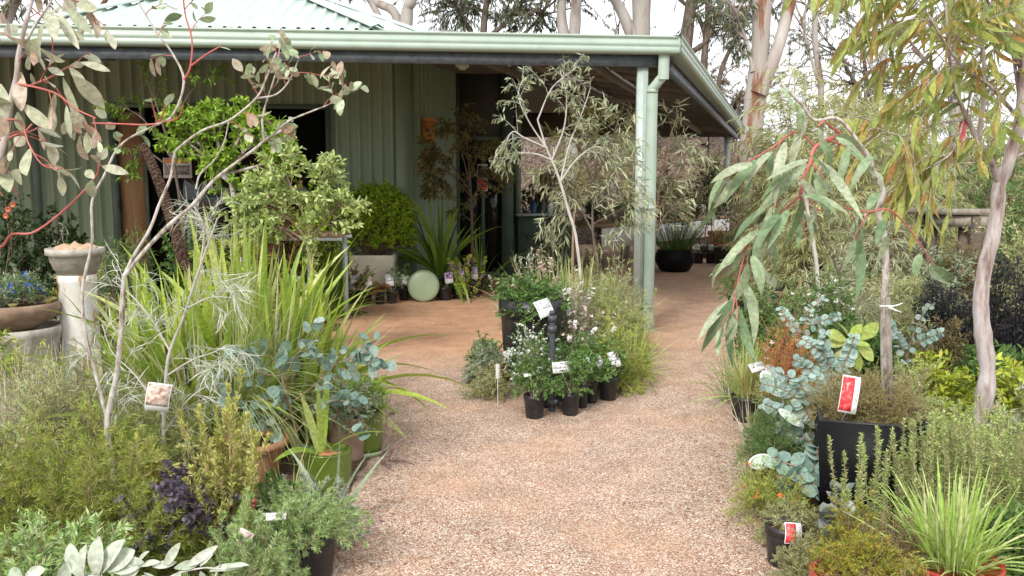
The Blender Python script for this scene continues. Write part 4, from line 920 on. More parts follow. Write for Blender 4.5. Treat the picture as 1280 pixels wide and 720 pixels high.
# ------------------------------------------------------------------ plants along the shed wall
GW = 'plants set out along the shed wall'
simple('rose_bush', 'dark rose bush with peach blooms at the far left of the wall', 'shrub', 8, 7.6, 232, 90, G_dark, ns=24, nb=6, m=16, L_=.05, W=.028)
rb_ = [o for o in bpy.data.objects if o.name.startswith('rose_bush')][0]
fm = MB(); P_ = np.array([at(12, 262, 7.2), at(18, 256, 7.25), at(9, 270, 7.2), at(-10, 280, 7.2)])
for p_ in P_:
    fm = MB()
    for k in range(9):
        a = k*.7; D = np.array([[math.cos(a)*.8, -.5, math.sin(a)*.8]]); fm.leaves(p_[None], D, np.array([[0, -1., .2]]), .05-.003*k, .045, 4, -.8, 'round')
    fm.build('bloom', Pe_flower, rb_)
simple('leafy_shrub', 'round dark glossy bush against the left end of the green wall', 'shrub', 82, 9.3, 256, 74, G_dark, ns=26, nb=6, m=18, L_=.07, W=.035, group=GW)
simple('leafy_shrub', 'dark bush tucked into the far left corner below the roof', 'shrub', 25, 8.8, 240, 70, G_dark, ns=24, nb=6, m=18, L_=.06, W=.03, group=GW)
simple('fern', 'soft green fern spreading below the tan door panel', 'fern', 150, 8.0, 282, 110, G_green, ns=26, nb=9, m=24, L_=.05, W=.009, prof='lance', lo=.0, bl=.5, group=GW)
simple('fern', 'yellow green fern behind the stone bowl on its pedestal', 'fern', 112, 7.2, 300, 70, G_feather, ns=22, nb=9, m=20, L_=.05, W=.008, prof='lance', group=GW)
simple('ground_shrub', 'greyish low plant with pale flowers behind the stone bowl', 'plant', 92, 6.9, 288, 60, G_grey, ns=22, nb=6, m=16, L_=.03, W=.01, group=GW)
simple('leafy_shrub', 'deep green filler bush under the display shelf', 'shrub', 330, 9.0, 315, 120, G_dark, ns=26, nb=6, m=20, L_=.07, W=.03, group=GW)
simple('leafy_shrub', 'mid green bush behind the brown seed spike', 'shrub', 250, 8.7, 262, 120, G_green, ns=28, nb=6, m=20, L_=.07, W=.025, group=GW)
# feathery maple by the left of the window
def limbtree(name, label, cat, polys, Y, leaf, bark, r=(6, 2), sub=(6, .28, .5), twl=None, m=14, L_=.06, W=.02, prof='egg', droop=.2, grav=.4, bend=.4, tstart=.45, group=None, cup=0., K=4, lang=.9, base_z=0., dens=1., pot=None, pr=.15, ph=.2, face=.6, ang=.75, wob=.18, sides=7, ret=False, first_leafy=True):
    p0 = polys[0][0]; Yb = p0[2] if len(p0) > 2 else Y; b = at(p0[0], p0[1], Yb); b[2] = base_z
    t = T(name, label, cat, b, group); z = base_z
    if pot: z += potpart(t, b, pr, ph, pot)
    ms, ml = MB(), MB(); Cs = []
    for i, pts in enumerate(polys):
        Pp = path(pts, Y)
        if i == 0: Pp[0][2] = z-.02
        s = smooth(Pp, max(8, 3*len(pts))); rr = r[i] if isinstance(r, list) else (r if i == 0 else (r[0]*.5, r[1]*.6))
        ms.tubes(s, px2m(rr[0]/2, Y), px2m(rr[1]/2, Y), sides)
        if i > 0 or first_leafy: Cs.append(smooth(s, 10))
    C = np.stack(Cs)
    n_, lr, t0 = sub
    Br = branch(C, n_, tstart, 1., ang, lr, 6, grav, wob, .3); ms.tubes(Br, px2m(r[-1][1] if isinstance(r, list) else r[1], Y)*.35, .0012, 4)
    if twl: 
        Tw = branch(Br, twl[0], .2, 1, .7, twl[1], 5, grav, wob, .3); ms.tubes(Tw, .0014, .0008, 3); foliate(ml, Tw, m, .1, 1, lang, L_, W, K, bend, prof, cup, droop, face)
    foliate(ml, Br, m, .25, 1., lang, L_, W, K, bend, prof, cup, droop, face)
    done(t, ms, bark, ml, leaf, 'trunk', 'crown')
    return (t, C, Br) if ret else t
limbtree('maple', 'fine leaved green maple spreading flat sprays before the window', 'tree', [[(236, 330), (225, 250), (205, 160), (182, 95)], [(216, 200), (180, 150), (150, 132)], [(218, 215), (185, 190), (165, 195)], [(208, 170), (235, 120), (262, 90)]], 8.3, G_shady, B_dark, r=(5, 2), sub=(6, .3, .5), twl=(3, .14), m=16, L_=.06, W=.011, prof='lance', grav=.3, tstart=.55, face=1.5)
# dense green tree and its thick stem
b = at(286, 250, 7.9)
limbtree('potted_tree', 'bushy bright green tree with a stout pinkish stem before the window', 'tree', [[(296, 330), (293, 250), (283, 222), (276, 200)], [(283, 225), (250, 190), (225, 172)], [(280, 215), (310, 185), (330, 165)], [(278, 205), (270, 170), (262, 150)], [(281, 215), (300, 170), (310, 150)], [(280, 212), (245, 175), (235, 150)], [(282, 218), (330, 205), (350, 195)]], 7.7, G_bright, B_pinkgrey, r=(9, 2.5), sub=(13, .26, .5), twl=(4, .13), m=13, L_=.065, W=.024, grav=0, tstart=.3, pot=M_black)
simple('potted_tree', 'reddish bronze leaved shrub to the right of the stout stemmed tree', 'shrub', 345, 8.6, 186, 70, leafm('bronze', (.16, .07, .035), (.25, .12, .06), (.20, .18, .06)), ns=24, nb=6, m=18, L_=.06, W=.025)
simple('potted_tree', 'dark yellow green bush by the right edge of the window', 'shrub', 392, 9.6, 205, 66, G_ball, ns=22, nb=6, m=16, L_=.07, W=.03)
t, C, Br = limbtree('variegated_shrub', 'cream and green leaved shrub on two thin bare stems by the slat shelf', 'shrub', [[(388, 440), (389, 350), (386, 290), (378, 250)], [(386, 300), (350, 262), (320, 240)], [(385, 285), (400, 240), (405, 215)], [(384, 280), (365, 235), (352, 205)], [(386, 300), (410, 270), (425, 255)], [(370, 300), (335, 275), (300, 265)], [(380, 300), (355, 285), (330, 285)]], 6.6, G_var, B_tan, r=(5, 1.8), sub=(14, .24, .5), twl=(3, .11), m=12, L_=.055, W=.02, grav=0, tstart=.25, ret=True)
simple('leafy_shrub', 'soft yellow green bush below the variegated shrub', 'shrub', 300, 6.9, 245, 110, G_nand, ns=34, nb=6, m=18, L_=.05, W=.016, lo=.15, bl=.3, group=GW)
# slat shelf on pale legs
a, b_ = at(362, 293, 8.9), at(427, 291, 9.0); zt4 = a[2]
t = T('display_shelf', 'slatted timber shelf on pale metal legs under the window', 'shelf', ((a[0]+b_[0])/2-.3, 8.9, 0))
for k in range(9):
    x0 = b_[0]-.03-k*.12; m = MB(); m.box((x0, 9.0, zt4+.0), (.09, .62, .035), rx=0, rz=.04); m.build('slat', M_pallet, t)
m = MB()
m.box((b_[0]-.5, 8.72, zt4-.04), (1.12, .03, .035)); m.box((b_[0]-.5, 9.26, zt4-.04), (1.12, .03, .035)); m.build('rail', M_galv, t)
for x_, y_ in ((b_[0]-.28, 8.72), (b_[0]-.02, 9.26), (b_[0]-1.0, 8.72), (b_[0]-1.0, 9.26)):
    m = MB(); m.box((x_, y_, (zt4-.05)/2), (.05, .04, zt4-.05)); m.build('leg', M_galv, t)
m = MB(); m.beam((b_[0]-.75, 8.70, zt4-.08), (b_[0]-.3, 8.70, .42), .02, .02); m.build('brace', M_galv, t)
for k, (px, lb) in enumerate(((258, 'white edged seedling pot on the window shelf, farthest to the left'), (266, 'second white edged seedling pot in the row on the window shelf'), (275, 'third white edged seedling pot in the row on the window shelf'), (298, 'seedling pot right of the stout pink stem on the window shelf'), (307, 'last white edged seedling pot in the row right of the stout stem'))):
    q = at(px, 246, 9.9); t = T('seedling_pot', lb, 'potted plant', q, 'seedling pots on the window shelf'); z = potpart(t, q, .045, .09, M_black)
    ml = MB(); straps(ml, q+[0, 0, z], 14, .06, .13, .01); ml.build('foliage', G_green, t); cardtag(t, q+[0, -.05, .13], .05, .1, P_grey, .1*k-.2, -.1, base=q+[0, -.04, z])
q = at(283, 247, 9.95); m = MB(); m.box((q[0], 10.0, q[2]-.015), (1.0, .3, .03), rz=.1)
for s_ in (-.42, .42): m.box((q[0]+s_, 10.0+s_*.1, (q[2]-.03)/2), (.05, .05, q[2]-.03)); m.box((q[0]+s_, 10.0+s_*.1-.1, (q[2]-.03)/2), (.04, .03, q[2]-.03))
tag(m.build('window_shelf', M_dkgreen, origin=(q[0], 10.0, 0)), 'dark narrow shelf before the window holding seedling pots', 'shelf')
# ball bush in cream square pot
b = grd(466, 372); b[2] = 0; b[1] -= .1; Y = b[1]; hp = at(466, 319, Y)[2]; rp_ = px2m(28, Y)
t = T('potted_bush', 'round yellow green bush in a tall cream square pot', 'potted plant', b+[0, .25, 0]); b = b+[0, .25, 0]; z = potpart(t, b, rp_, hp, M_cream, 'square')
ms, ml = MB(), MB(); cz = at(472, 278, b[1])[2]; rB = px2m(50, b[1])
n_ = 420; dr = unit(rng.normal(0, 1, (n_, 3))); dr[:, 2] = np.where(dr[:, 2] < -.55, -dr[:, 2], dr[:, 2]); Tg = np.array([b[0]+.04, b[1], cz])+dr*rB*rng.uniform(.78, 1.06, (n_, 1))*[1, .95, .93]
B0 = np.tile(b+[0, 0, z], (n_, 1)); C = bez(B0, (B0+Tg)/2+[0, 0, .05], Tg, 8); ms.tubes(C, .006, .0015, 4)
Br = branch(C, 6, .72, 1, .8, .09, 4, 0, .2, 0); foliate(ml, Br, 17, .05, 1, .8, .032, .020, 3, .3, 'egg'); done(t, ms, B_tan, ml, G_ball)
# strap leaved clumps
def strapclump(name, label, px, Y, n, L0, L1, W, leaf, grav, spread, group=None, py=None, pot=None, pr=.12, ph=.18, prof='strap', K=9, br=.08, cup=.25, cat='strappy plant', az=None, wob=.03):
    b = gb(px, Y) if py is None else grd(px, py); b[2] = 0; t = T(name, label, cat, b, group); z = 0
    if pot: z = potpart(t, b, pr, ph, pot)
    ml = MB(); C = straps(ml, b, n, L0, L1, W, grav, spread, br, prof, K, az, wob, cup, z); ml.build('foliage', leaf, t); return t, C
strapclump('lily_clump', 'dark green strap leaved clump left of the cream square pot', 424, 9.4, 40, .4, .85, .035, G_shady, 1.3, .55, GW)
strapclump('lily_clump', 'large arching bright strap leaved clump behind the round saucer', 550, 11.35, 52, .7, 1.35, .06, G_shady, 1.7, .62, GW, pot=M_black, pr=.2, ph=.28)
strapclump('lily_clump', 'smaller arching strap plant by the glazed entry', 600, 11.9, 26, .6, 1.2, .04, G_shady, 2.2, .8, GW)
# round saucer leaning
c = at(529, 357, grd(529, 377)[1]); rs = px2m(20, c[1]); t_ = T('pot_saucer', 'large round sage green saucer standing on edge against the pots', 'saucer', (c[0], c[1], 0)); m = MB()
m.lathe([(0, .0), (rs*.86, 0), (rs*.9, -.012), (rs, -.04), (rs*1.01, -.03), (rs*.95, .012), (rs*.84, .02), (0, .02)], (0, 0, 0), 48)
Rm = np.array([[1, 0, 0], [0, math.cos(R(-78)), -math.sin(R(-78))], [0, math.sin(R(-78)), math.cos(R(-78))]]); 
m.v = [v @ np.array(Rm) + [c[0], c[1]+.03, rs*.99] for v in m.v]; m.build('dish', M_sage, t_)
mr_ = MB(); mr_.lathe([(rs*.93, .012), (rs*.99, .015), (rs*1.0, .004), (rs*.97, -.003)], (0, 0, 0), 48); mr_.v = [v @ np.array(Rm) + [c[0], c[1]+.022, rs*.99] for v in mr_.v]; mr_.build('rim', solid('sage_dark', [(.3, (.20, .26, .14)), (.7, (.26, .32, .18))], rough=.35, bump=0), t_)
# row of small pots
def smallpot(px, py, wpx, hpx, label, leaf, pic, tagpx, group, H=None, wide=None, potm=None, tw=18, th=26, L_=.03, W=.013, kind='shrub', ns=12, nb=5, m=14, tyaw=0., ttilt=-.35, troll=0., half=.62, flower=None, name='nursery_pot', prof='egg'):
    b = grd(px, py); b[2] = 0; Y = b[1]+px2m(wpx/2, b[1]); b = at(px, py, Y); b[2] = 0
    t = T(name, label, 'potted plant', b, group); r = px2m(wpx/2, Y); h = px2m(hpx, Y)
    z = potpart(t, b, r, h, potm); H = H or r*3; wide = wide or r*1.5; ms, ml = MB(), MB(); C = None
    if kind == 'shrub': C, Br = shrub(ms, ml, b+[0, 0, z], wide, H, ns, nb, m, L_, W, prof, r0=.003)
    elif kind == 'grass': straps(ml, b, 60, H*.6, H*1.3, .006, 1.2, .6, r*.5, 'needle', 7, z0=z)
    done(t, ms, B_tan, ml, leaf)
    if flower and C is not None: flowers(C, flower[1], .75, 1, flower[0], flower[2], t)
    for k, tp in enumerate(tagpx or []):
        tp_ = at(tp[0], tp[1], Y-r*.8); cardtag(t, tp_, px2m(tp[2] if len(tp) > 2 else tw, Y), px2m(tp[3] if len(tp) > 3 else th, Y), pic, tyaw+(tp[4] if len(tp) > 4 else 0), ttilt, (tp[5] if len(tp) > 5 else troll), base=b+[0, -r*.4, z], half=half)
    return t
GR = 'small black pots in the row before the cream pot'
smallpot(405, 381, 16, 22, 'black pot of fine leaves near the shelf leg, nearest the long grass', G_grey, P_grey, [(404, 352, 10, 14)], GR, .25)
smallpot(443, 380, 15, 16, 'small pot with red brown leaves and a white card, first left of the cream pot', G_brownf, P_grey, [(443, 349, 9, 11)], GR, .32, .16)
smallpot(458, 381, 16, 17, 'small black pot with a tilted white card directly before the cream pot', G_brownf, P_pinkish, [(460, 351, 9, 13, 0, .2)], GR, .3, .16)
smallpot(475, 381, 13, 16, 'small pot with reddish trailing leaves between two carded black pots', leafm('bronze'), P_grey, None, GR, .14, .12)
smallpot(490, 380, 15, 17, 'black pot with a large white card, right of the reddish trailing plant', G_grey, P_grey, [(487, 350, 10, 15, 0, .1)], GR, .3, .16)
smallpot(505, 376, 15, 16, 'small black pot with a pale green card touching the round saucer', G_green, P_green, [(505, 349, 10, 12, 0, -.25)], GR, .3, .15)
GP = 'pots with purple cards right of the saucer'
smallpot(556, 376, 19, 16, 'dark pot with a purple card next to the round saucer', G_dark, P_purple, [(561, 347, 10, 14, 0, .15)], GP, .22, .2)
smallpot(574, 374, 19, 16, 'dark pot with a purple card, middle one of the purple carded pots', G_green, P_purple, [(575, 345, 11, 14, 0, .1)], GP, .24, .2)
smallpot(592, 372, 19, 16, 'dark pot with a purple card, the one nearest the glazed entry', G_dark, P_purple, [(593, 341, 8, 16, 0, .1)], GP, .26, .2)
b = gb(581, 10.9); t = T('flowering_plant', 'tuft of yellow leaves and violet flower spikes behind the purple cards', 'plant', b); ms, ml = MB(), MB()
C = spires(ms, ml, b, 16, .22, .4, .62, 30, .05, .018, prof='egg', splay=.5); done(t, ms, B_tan, ml, G_nand); flowers(C, 7, .8, 1, .016, Pu_flower, t)
# olive tree by the entry
limbtree('porch_tree', 'drooping olive green tree in the shade before the glazed entry', 'tree', [[(590, 365), (590, 290), (588, 230), (583, 170)], [(588, 240), (560, 200), (545, 190)], [(587, 230), (575, 180), (570, 155)], [(587, 225), (600, 185), (612, 180)], [(588, 245), (560, 215), (548, 225)], [(588, 250), (610, 220), (618, 215)]], 11.5, G_olive, B_dark, r=(4, 2), sub=(10, .4, .5), twl=(4, .22), m=12, L_=.07, W=.024, grav=1.1, tstart=.35, pot=M_black, pr=.18, ph=.28)

# ------------------------------------------------------------------ the island bed round the verandah post
GI = 'plants massed in the island round the post'
smallpot(668, 525, 28, 30, 'black pot of bright leaves topped with many tiny white flowers, closest of the island pots', G_green, P_grey, [(661, 466, 14, 9, 0, .3)], 'black pots at the front of the island', .34, .13, ns=22, nb=6, m=20, L_=.02, W=.009, ttilt=-.9)
smallpot(713, 521, 25, 29, 'black pot with a wide white card just right of the tap pipe', G_green, P_grey, [(702, 459, 23, 14, 0, .08)], 'black pots at the front of the island', .28, .15, ns=22, nb=6, m=18, L_=.022, W=.009)
smallpot(686, 511, 18, 34, 'black pot squeezed in behind the tap pipe', G_green, P_grey, None, 'black pots at the front of the island', .3, .12)
smallpot(727, 511, 17, 30, 'narrow black pot half hidden between two carded pots', G_green, P_grey, [(734, 457, 10, 20, 0, .25)], 'black pots at the front of the island', .3, .13)
smallpot(739, 505, 17, 28, 'black pot in the second row left of the endmost pot', G_green, P_grey, [(749, 453, 9, 16, .2, .3)], 'black pots at the front of the island', .3, .14)
smallpot(760, 502, 26, 30, 'black pot with a tilted white card, endmost on the right of the island', G_green, P_grey, [(768, 449, 13, 20, 0, .25)], 'black pots at the front of the island', .3, .16)
# white flowering plants
b = gb(668, 5.55); t = T('flowering_shrub', 'airy shrub covered in tiny white flowers behind the tap pipe', 'shrub', b, GI); ms, ml = MB(), MB()
C, Br = shrub(ms, ml, b, .19, at(668, 400, 5.55)[2], 50, 6, 14, .022, .009, 'egg', 3, r0=.003, lo=.35); done(t, ms, B_tan, ml, G_green)
fl_ = flowers(C, 9, .62, 1, .009, W_flower, t, pw=.9); flowers(Br, 2, .7, 1, .009, W_flower, t, pw=.9)
# tap pipe
t = T('tap_pipe', 'dark upright water pipe with a valve at its foot among island pots', 'standpipe', grd(690, 514)); pY = grd(690, 514)[1]; x_ = at(690, 450, pY)[0]; zt5 = at(690, 394, pY)[2]
m = MB(); m.tubes(np.array([[x_, pY, .0], [x_, pY, zt5*.5], [x_, pY, zt5]]), .02, .02, 14); m.build('pipe', M_pipe, t, smooth=True)
for z in (.06, zt5-.09, zt5-.02): m = MB(); m.lathe([(.02, -.02), (.029, -.02), (.029, .02), (.02, .02)], (x_, pY, z), 16); m.build('coupling', M_pipe, t)
m = MB(); m.lathe([(0, .0), (.018, .0), (.018, .03), (0, .03)], (x_, pY, zt5), 14); m.build('cap', M_pipe, t)
m = MB(); m.tubes(np.array([[x_, pY, .07], [x_+.03, pY-.01, .065], [x_+.07, pY-.02, .06]]), .02, .024, 12)
m.tubes(np.array([[x_+.06, pY-.0, .06], [x_+.06, pY-.045, .06], [x_+.06, pY-.06, .06]]), .033, .03, 14); m.build('valve', M_pipe, t, smooth=True)
# card on top of the pipe
t = T('plant_tag', 'large white card leaning on top of the dark water pipe', 'plant tag', at(680, 384, pY)); cardtag(t, at(680, 384, pY+.02), px2m(20, pY), px2m(24, pY), P_grey, .1, -.6, .35, base=at(690, 400, pY), name='card')
# big black pot with green mound
b = gb(664, 6.3); Yb = b[1]; hh = at(664, 377, Yb-.2)[2]; rr_ = px2m(41, Yb)
t = T('potted_shrub', 'large black tapered pot spilling with fresh green foliage', 'potted plant', b, GI); z = potpart(t, b, rr_, hh, M_black)
ms, ml = MB(), MB(); shrub(ms, ml, b+[-.02, 0, z-.03], rr_*1.2, at(664, 342, Yb)[2]-z+.02, 90, 7, 20, .024, .012, 'egg', 3, r0=.003, lo=-.1, bl=.35)
done(t, ms, B_tan, ml, G_green)
spires_ = T('upright_herb', 'group of pale silvery shoots rising above the big black pot', 'plant', b+[.05, .15, 0], GI); ms, ml = MB(), MB()
for px in (636, 645, 660): 
    q = at(px, 350, Yb+.25); q[2] = 0; spires(ms, ml, q, 3, .08, at(px, 312, Yb)[2]*.75, at(px, 312, Yb)[2], 60, .035, .006)
done(spires_, ms, B_tan, ml, G_woolsil)
simple('sprawling_shrub', 'loose grey green shrub sprawling left of the island onto the gravel', 'shrub', 604, 6.1, 432, 60, G_grey, ns=40, nb=6, m=18, L_=.025, W=.007, lo=-.05, group=GI, r0=.003)
simple('sprawling_shrub', 'low wiry shrub at the near left foot of the island', 'shrub', 610, 5.7, 455, 62, G_grevpale, ns=36, nb=6, m=16, L_=.022, W=.005, lo=-.1, group=GI, r0=.003)
simple('sprawling_shrub', 'dark green shrub between the big black pot and the gravel', 'shrub', 606, 6.5, 415, 50, G_green, ns=34, nb=6, m=16, L_=.025, W=.01, lo=0, group=GI, r0=.003)
smallpot(623, 494, 22, 16, 'squat dark pot with a blank white stake label, left end of the island', G_brownf, P_grey, [(637, 441, 15, 9, 0, .5)], GI, .12, .13)
q = at(622, 464, 5.45); m = MB(); zz1, zz2 = at(622, 474, 5.48)[2], at(622, 455, 5.48)[2]; m.prism([(-.014, -.001), (.014, -.001), (.014, .001), (-.014, .001)], (q[0], 5.5, zz1), (q[0], 5.48, zz2), up=(0, 1, 0))
m.tubes(smooth([[q[0], 5.5, .0], [q[0], 5.5, zz1*.5], [q[0], 5.5, zz1+.01]], 5), .0025, .0025, 5)
tag(m.build('stake_label', M_white, origin=(q[0], 5.5, 0)), 'blank white plastic stake label upright in the squat dark pot', 'plant label')
# fine green mounds to the front right
def mound(label, px, Y, top, wpx, leaf, L_=.03, W=.004, prof='lance', ns=60, nb=6, m=22, group=GI, lo=-.05, name='mounding_shrub', bl=.3, r0=.003, stem=None, cat='shrub', droop=0., b=None, lang=.7, K=3, ang=.7, py=None, grav=.3):
    return simple(name, label, cat, px, Y, top, wpx, leaf, stem, group, ns, nb, m, L_, W, prof, K, lo=lo, bl=bl, r0=r0, droop=droop, lang=lang, ang=ang, py=py, grav=grav)
mound('soft fine leaved green mound at the right of the endmost island pot', 775, 6.0, 395, 96, G_feather, .035, .004)
mound('green bushy mound behind the row of carded pots', 735, 6.0, 410, 90, G_green, .028, .008, 'egg')
mound('low fresh green growth between the carded pots', 705, 5.8, 415, 60, G_green, .024, .009, 'egg', ns=40)
mound('feathery green shrub wrapping the foot of the verandah post', 776, 6.9, 385, 80, G_feather, .04, .004, lo=-.1)
mound('pale twiggy grey shrub with dry heads in the middle of the island', 722, 6.6, 352, 110, G_dry, .03, .005, ns=60, stem=B_tan)
mound('grey green shrub filling the back of the island', 750, 7.6, 318, 110, G_grevpale, .05, .006, ns=50)
mound('tall wispy green shrub left of the post in the island', 770, 7.2, 330, 80, G_willow, .05, .006, ns=50)
mound('fresh yellow green fine shrub heaped in front of the post', 768, 6.5, 392, 74, G_tipg, .03, .004, ns=70)
mound('broad green shrub at the heart of the island', 700, 6.9, 345, 100, G_green, .035, .009, 'egg', ns=60)
mound('wide wispy shrub filling between the tussocks and the post', 755, 6.8, 335, 110, G_straw, .05, .004, ns=70)
strapclump('tussock', 'spiky grey green tussock at the top of the island', 690, 7.4, 260, .4, 1.0, .008, G_grevpale, .9, .5, GI, prof='needle', K=7, br=.15, cup=0, cat='grass')
strapclump('tussock', 'upright bright green tussock in the island behind pink blooms', 722, 7.0, 90, .5, .98, .016, G_straw, .6, .25, GI, prof='needle', K=7, br=.1, cup=0, cat='grass')
strapclump('tussock', 'fine green tussock leaning over beside the post', 748, 7.0, 260, .4, .85, .006, G_straw, 1.3, .6, GI, prof='needle', K=7, br=.15, cup=0, cat='grass')
strapclump('tussock', 'loose straw coloured tussock spilling right towards the path', 790, 6.4, 200, .25, .5, .005, G_straw, 1.5, .8, GI, prof='needle', K=7, br=.12, cup=0, cat='grass')
b = gb(690, 7.0); t = T('flowering_shrub', 'brown stemmed shrub with creamy pink blooms in the island', 'shrub', b, GI); ms, ml = MB(), MB()
C, Br = shrub(ms, ml, b, .5, at(690, 312, 7.0)[2], 34, 5, 12, .04, .008, 'lance', r0=.003, lo=.3); done(t, ms, B_tan, ml, G_willow); flowers(C, 5, .85, 1, .022, K_flower, t, pw=.8); 
b = gb(728, 6.5); t = T('flowering_shrub', 'low shrub with scattered white and pink blooms left of the post', 'shrub', b, GI); ms, ml = MB(), MB()
C, Br = shrub(ms, ml, b, .42, at(728, 345, 6.5)[2], 34, 5, 12, .03, .006, 'lance', r0=.003, lo=.2); done(t, ms, B_tan, ml, G_grey); flowers(C, 3, .85, 1, .02, W_flower, t, pw=.8); flowers(Br, 1, .8, 1, .016, K_flower, t, pw=.7)
b = gb(770, 6.9); t = T('upright_herb', 'few tall yellow green shoots standing up before the post', 'plant', b, GI); ms, ml = MB(), MB()
for px, tp in ((745, 305), (770, 300), (783, 330), (796, 345)): q = gb(px, 6.9); spires(ms, ml, q, 2, .04, at(px, tp, 6.9)[2]*.85, at(px, tp, 6.9)[2], 70, .03, .006)
done(t, ms, B_tan, ml, G_tipg)
# three saplings standing in the island
limbtree('silver_sapling', 'white stemmed sapling with small silver leaves rising before the dark entry', 'tree', [[(735, 400), (722, 310), (710, 262), (697, 218), (683, 185), (672, 150)], [(700, 228), (720, 200), (745, 183), (762, 195)], [(690, 200), (668, 192), (645, 193), (632, 200)], [(681, 182), (660, 150), (648, 120), (655, 95)], [(690, 200), (705, 160), (708, 120), (700, 88)], [(701, 225), (712, 180), (728, 140), (738, 110)], [(684, 185), (655, 172), (640, 165), (628, 190)], [(672, 150), (690, 110), (720, 85)]], 7.0, leafm('grey_olive_leaf', (.11, .15, .07), (.20, .24, .13), (.32, .35, .22), (.20, .17, .10)), B_silver, r=[(4.6, 2.0)]+[(2.4, 1.0)]*7, sub=(8, .24, .5), twl=(2, .11), m=7, L_=.055, W=.012, prof='lance', droop=.7, grav=.9, tstart=.3, group='saplings standing in the island', first_leafy=False)
limbtree('willow_sapling', 'brown stemmed sapling with narrow willow like leaves left of the post', 'tree', [[(752, 410), (748, 340), (741, 290), (742, 240), (748, 190)], [(741, 290), (720, 250), (705, 225)], [(742, 260), (765, 225), (785, 200)], [(742, 280), (770, 265), (788, 255)], [(744, 235), (730, 200), (722, 175)], [(745, 220), (765, 180), (772, 150)], [(742, 275), (715, 262), (700, 275)]], 7.4, G_willow, B_dark, r=[(5, 2)]+[(3, 1)]*6, sub=(9, .32, .5), twl=(3, .16), m=7, L_=.09, W=.011, prof='lance', droop=.5, grav=.6, tstart=.25, group='saplings standing in the island')
limbtree('willow_sapling', 'taller olive sapling with upswept shoots right behind the post', 'tree', [[(815, 372), (818, 300), (825, 230), (838, 170), (848, 142)], [(820, 270), (840, 230), (860, 210)], [(818, 290), (835, 265), (845, 262)], [(822, 240), (800, 200), (795, 160)], [(825, 220), (850, 190), (868, 185)]], 9.3, G_willow, B_tan, r=[(4, 1.5)]+[(3, 1)]*4, sub=(10, .35, .5), twl=(2, .2), m=6, L_=.11, W=.015, prof='lance', droop=.3, grav=.4, tstart=.2, group='saplings standing in the island')
limbtree('willow_sapling', 'sapling with thin yellowish shoots deep under the verandah', 'tree', [[(715, 345), (718, 260), (730, 200), (750, 160)], [(725, 220), (760, 190), (775, 160)], [(722, 240), (770, 215), (790, 190)], [(728, 205), (718, 170), (722, 150)]], 9.8, G_grevpale, B_tan, r=[(4, 1.5)]+[(3, 1)]*3, sub=(10, .45, .5), twl=(2, .24), m=9, L_=.13, W=.015, prof='lance', droop=.6, grav=.6, tstart=.2, group='saplings standing in the island')
# ------------------------------------------------------------------ left bed
GL = 'plants massed in the left bed'
# pedestal and stone bowl
Y = 6.1; b = gb(97, Y); zt6 = at(97, 343, Y)[2]; r_ = px2m(23, Y)
t = T('pedestal', 'round pedestal with peeling white paint carrying the stone bowl', 'pedestal', b); m = MB()
m.lathe([(0, 0), (r_*1.15, 0), (r_*1.15, .05), (r_*1.02, .07), (r_*.98, .12), (r_*.96, zt6-.06), (r_*1.0, zt6-.05), (r_*1.0, zt6), (0, zt6)], b, 32); m.build('column', M_peel, t)
b2 = b+[0, 0, zt6+.001]; t = T('stone_bowl', 'ribbed grey stone bowl of rocks on top of the peeling pedestal', 'bowl', b2); hb = px2m(33, Y)
m = MB(); m.lathe([(0, 0), (r_*.95, 0), (r_*1.05, hb*.18), (r_*1.12, hb*.2), (r_*1.22, hb*.45), (r_*1.26, hb*.47), (r_*1.32, hb*.72), (r_*1.47, hb*.76), (r_*1.48, hb*1.0), (r_*1.34, hb*1.0), (r_*1.2, hb*.75), (0, hb*.72)], b2, 40); m.build('bowl', M_stonebowl, t)
for k in range(7):
    a = k*.95; q = b2+[math.cos(a)*r_*.72*(k > 0), math.sin(a)*r_*.72*(k > 0), hb*.95]; m = MB(); m.blobs([q], [r_*rng.uniform(.38, .6)], .6)
    tag(m.build('rock', M_rock, origin=q-[0, 0, .04], smooth=True), 'warm brown rock lying in the stone bowl', 'rock', 'rocks heaped in the stone bowl')
# wide terracotta bowl on a concrete pot
Y = 5.9; b = gb(14, Y); zc_ = at(14, 408, Y)[2]; R_ = px2m(56, Y)
t = T('concrete_tub', 'squat rough concrete tub standing under the wide clay bowl', 'tub', b); m = MB(); m.lathe([(0, 0), (R_*.7, 0), (R_*.78, .03), (R_*.9, zc_*.7), (R_*.98, zc_*.9), (R_*1.0, zc_), (R_*.9, zc_), (R_*.86, zc_*.9), (0, zc_*.9)], b, 36); m.build('tub', M_conc, t)
b3 = b+[0, 0, zc_*.9+.03]; t = T('planted_bowl', 'wide weathered clay bowl planted with succulents and blue lobelia', 'potted plant', b3); z = potpart(t, b3, R_*1.0, at(14, 378, Y)[2]-b3[2], M_terradk, 'bowl')
ms, ml = MB(), MB(); shrub(ms, ml, b3+[0, 0, z], R_*.95, .26, 40, 5, 16, .03, .008, 'lance', r0=.003, lo=.1); done(t, ms, B_tan, ml, G_grey)
ms, ml = MB(), MB(); C, Br = shrub(None, ml, b3+[.12, -.08, z], .17, .30, 26, 4, 8, .02, .008); flowers(C, 2, .8, 1, .014, Bl_flower, t, pw=.9); ml.build('foliage', G_green, t)
